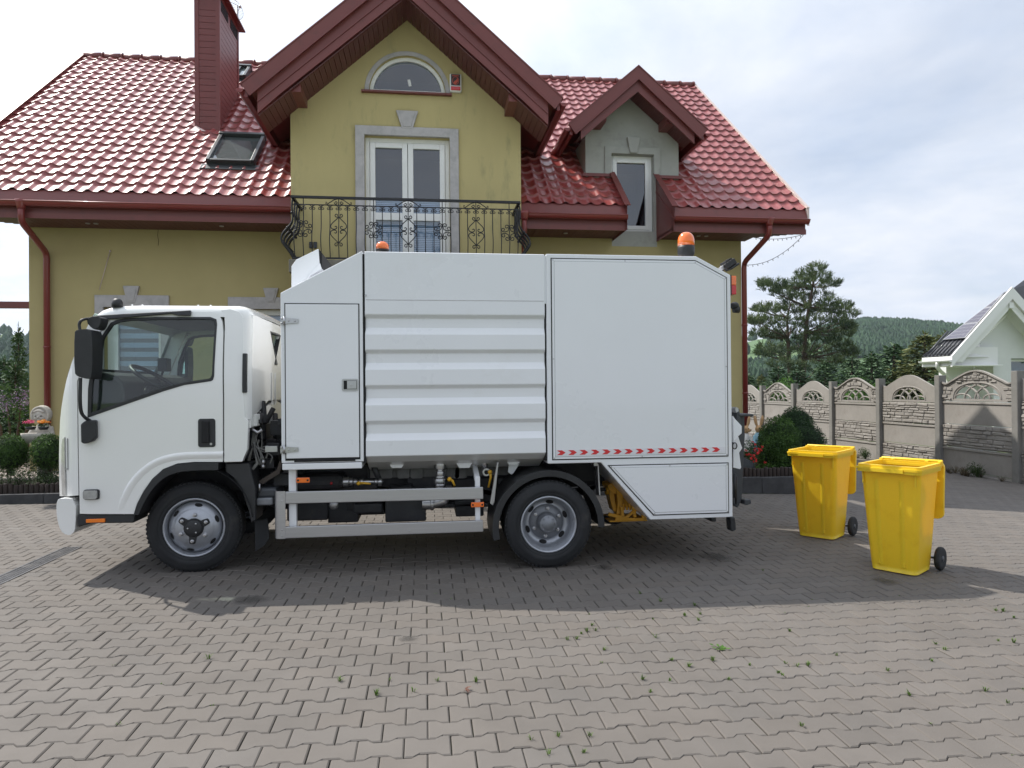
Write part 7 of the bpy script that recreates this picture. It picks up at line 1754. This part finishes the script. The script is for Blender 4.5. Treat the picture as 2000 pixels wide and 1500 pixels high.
# ------------------------------------------------------------------ small growth: weeds in the joints, dry plants along the fence
r = random.Random(41)
def tuft(mb, p, n, L, spread=1.0, w=.0022):
    for _ in range(n):
        a = r.uniform(0, 6.28); o = Vector((math.cos(a), math.sin(a), 0)); tip = p + o * L * r.uniform(.3, 1.0) * spread + Vector((0, 0, L * r.uniform(.35, .9))); sd = o.cross(Vector((0, 0, 1))) * w; mid = p.lerp(tip, .55) + Vector((0, 0, L * .16)); q = p + o * .006
        mb.add([q - sd, q + sd, mid + sd * .9, mid - sd * .9, tip], [(0, 1, 2, 3), (3, 2, 4)], tone=r.random())
mb = MB()
big = [(1156, 1222), (1163, 1232), (1146, 1233), (1135, 1238), (1108, 1250), (1126, 1248), (1275, 1210), (1280, 1245), (1180, 1270), (1175, 1295), (1364, 1212), (1357, 1183), (1368, 1200), (1337, 1203), (1542, 1233), (1634, 1280), (1578, 1300), (1556, 1302), (1465, 1300), (1535, 1297), (1520, 1315), (1528, 1320), (1733, 1310), (1828, 1258), (1925, 1350), (1968, 1373), (1777, 1358), (1566, 1418), (735, 1355), (807, 1352), (760, 1330), (663, 1330), (854, 1330), (930, 1332), (1038, 1445), (1140, 1470), (1090, 1438), (1072, 1474), (1152, 1438), (1255, 1327), (1270, 1352), (1312, 1290), (1392, 1290), (1345, 1302), (1423, 1328), (407, 1287), (735, 1358), (1308, 1330), (1960, 1195), (1980, 1207), (1945, 1193), (1490, 1115), (1250, 1160), (1290, 1175), (1980, 1255), (1950, 1252), (1845, 1270), (1820, 1292)]
for (a, b) in big:
    p = G(a, b); tuft(mb, p, r.randint(7, 16), r.uniform(.016, .036))
for _ in range(130):
    x, y = r.uniform(-3.5, 5.5), r.uniform(1.9, 5.2)
    if r.random() > (x + 4) / 9: continue
    row = round((y - .45) / PITCH_ROW); y = .45 + (row + .5) * PITCH_ROW + r.uniform(-.012, .012)
    tuft(mb, Vector((x, y, gz(x) - .008)), r.randint(3, 7), r.uniform(.010, .022))
tag(mb.build('weeds', WEED, fix=False), kind='stuff')
p = G(1408, 1268); o = root('broadleaf_weed', p, 'small green broad-leaved weed growing between the pavers in front of the truck tail', 'weed'); mb = MB()
for k in range(9):
    a = k * .698 + .2; d = Vector((math.cos(a), math.sin(a), .25)); c = p + d * r.uniform(.02, .06); s_ = r.uniform(.014, .022); u = d.normalized(); v = u.cross(Vector((0, 0, 1))).normalized(); mb.add([c - u * s_, c + v * s_ * .6, c + u * s_, c - v * s_ * .6], [(0, 1, 2, 3)], tone=r.uniform(.3, .9)); mb.tube([p, c - u * s_], .0015, 4, tone=.3)
mb.build('leaves', FRESH, o, fix=False)
p = G(910, 1350); mb = MB()
for k in range(5): leaf(mb, p + Vector((r.uniform(-.03, .03), r.uniform(-.02, .02), .012)), (Vector((0, 0, 1)) + rv(r) * .5).normalized(), .020, r, r.random(), .7)
tag(mb.build('dead_leaves', mat('dead_leaf', (.13, .05, .03), .7), fix=False), 'few small brown dead leaves lying on the pavers in the foreground', 'leaves')
mb = MB()
for _ in range(46):
    y = r.uniform(9.2, 17.5); x = FX - .12 - r.uniform(0, .28); tuft(mb, Vector((x, y, gz(x) - .01)), 34, r.uniform(.10, .26), 1.1, .004)
tag(mb.build('fence_foot_weeds', DRY, fix=False), kind='stuff')
for i, (a, b, lab) in enumerate(((1690, 882, 'green tuft of weeds at the fence foot right behind the farther bin'), (1908, 915, 'biggest green weed tuft at the fence foot right of the nearer bin'))):
    d = ray(a, b); t_ = (FX - .25) / d.x; p = EYE + d * t_; o = root('weed_tuft', (p.x, p.y, gz(p.x)), lab, 'weed', 'green weed tufts along the fence'); mb = MB(); p0 = Vector((p.x, p.y, gz(p.x)))
    clump(mb, p0 + Vector((0, .05, .12)), (.10, .24, .18), 420, .024, r, shell=.15); tuft(mb, p0, 50, .34, .8, .004); mb.build('leaves', COVER, o, fix=False)
# oil spots and scraps on the paving
STAIN = bpy.data.materials.new('oil_stain'); STAIN.use_nodes = True; t = STAIN.node_tree; b = t.nodes['Principled BSDF']; b.inputs['Base Color'].default_value = (.05, .047, .043, 1); b.inputs['Roughness'].default_value = .6
co = N(t, 'ShaderNodeTexCoord').outputs['Generated']; vm = N(t, 'ShaderNodeVectorMath', operation='DISTANCE'); vm.inputs[1].default_value = (.5, .5, .5); t.links.new(co, vm.inputs[0]); nz_ = N(t, 'ShaderNodeTexNoise'); nz_.inputs['Scale'].default_value = 5; t.links.new(co, nz_.inputs['Vector'])
mr = N(t, 'ShaderNodeMapRange'); mr.inputs[1].default_value = .60; mr.inputs[2].default_value = .30; mr.inputs[4].default_value = .42; t.links.new(MATH(t, 'ADD', vm.outputs['Value'], MATH(t, 'MULTIPLY_ADD', nz_.outputs[0], .5, -.15)), mr.inputs[0]); t.links.new(mr.outputs[0], b.inputs['Alpha'])
for (a, bb, w, h) in ((1180, 1108, .13, .10), (490, 1172, .22, .12), (1730, 1135, .16, .13), (1400, 1088, .22, .2), (797, 1248, .10, .05), (1010, 1110, .10, .06)):
    p = G(a, bb); mb = MB(); mb.add([(p.x - w, p.y - h, gz(p.x - w) + .004), (p.x + w, p.y - h, gz(p.x + w) + .004), (p.x + w, p.y + h, gz(p.x + w) + .004), (p.x - w, p.y + h, gz(p.x - w) + .004)], [(0, 1, 2, 3)]); mb.build('oil_stain', STAIN, fix=False)['kind'] = 'structure'

# ------------------------------------------------------------------ air
HZ = bpy.data.materials.new('haze_air'); HZ.use_nodes = True; t = HZ.node_tree; t.nodes.clear()
o_ = N(t, 'ShaderNodeOutputMaterial'); v_ = N(t, 'ShaderNodeVolumePrincipled'); v_.inputs['Color'].default_value = (.78, .87, 1.0, 1); v_.inputs['Density'].default_value = 0.00016; v_.inputs['Anisotropy'].default_value = 0.3
t.links.new(v_.outputs[0], o_.inputs['Volume'])
mb = MB(); mb.box(-2600, 2600, -70, 3600, -4, 130); tag(mb.build('haze', HZ), kind='stuff')
S.cycles.volume_bounces = 0
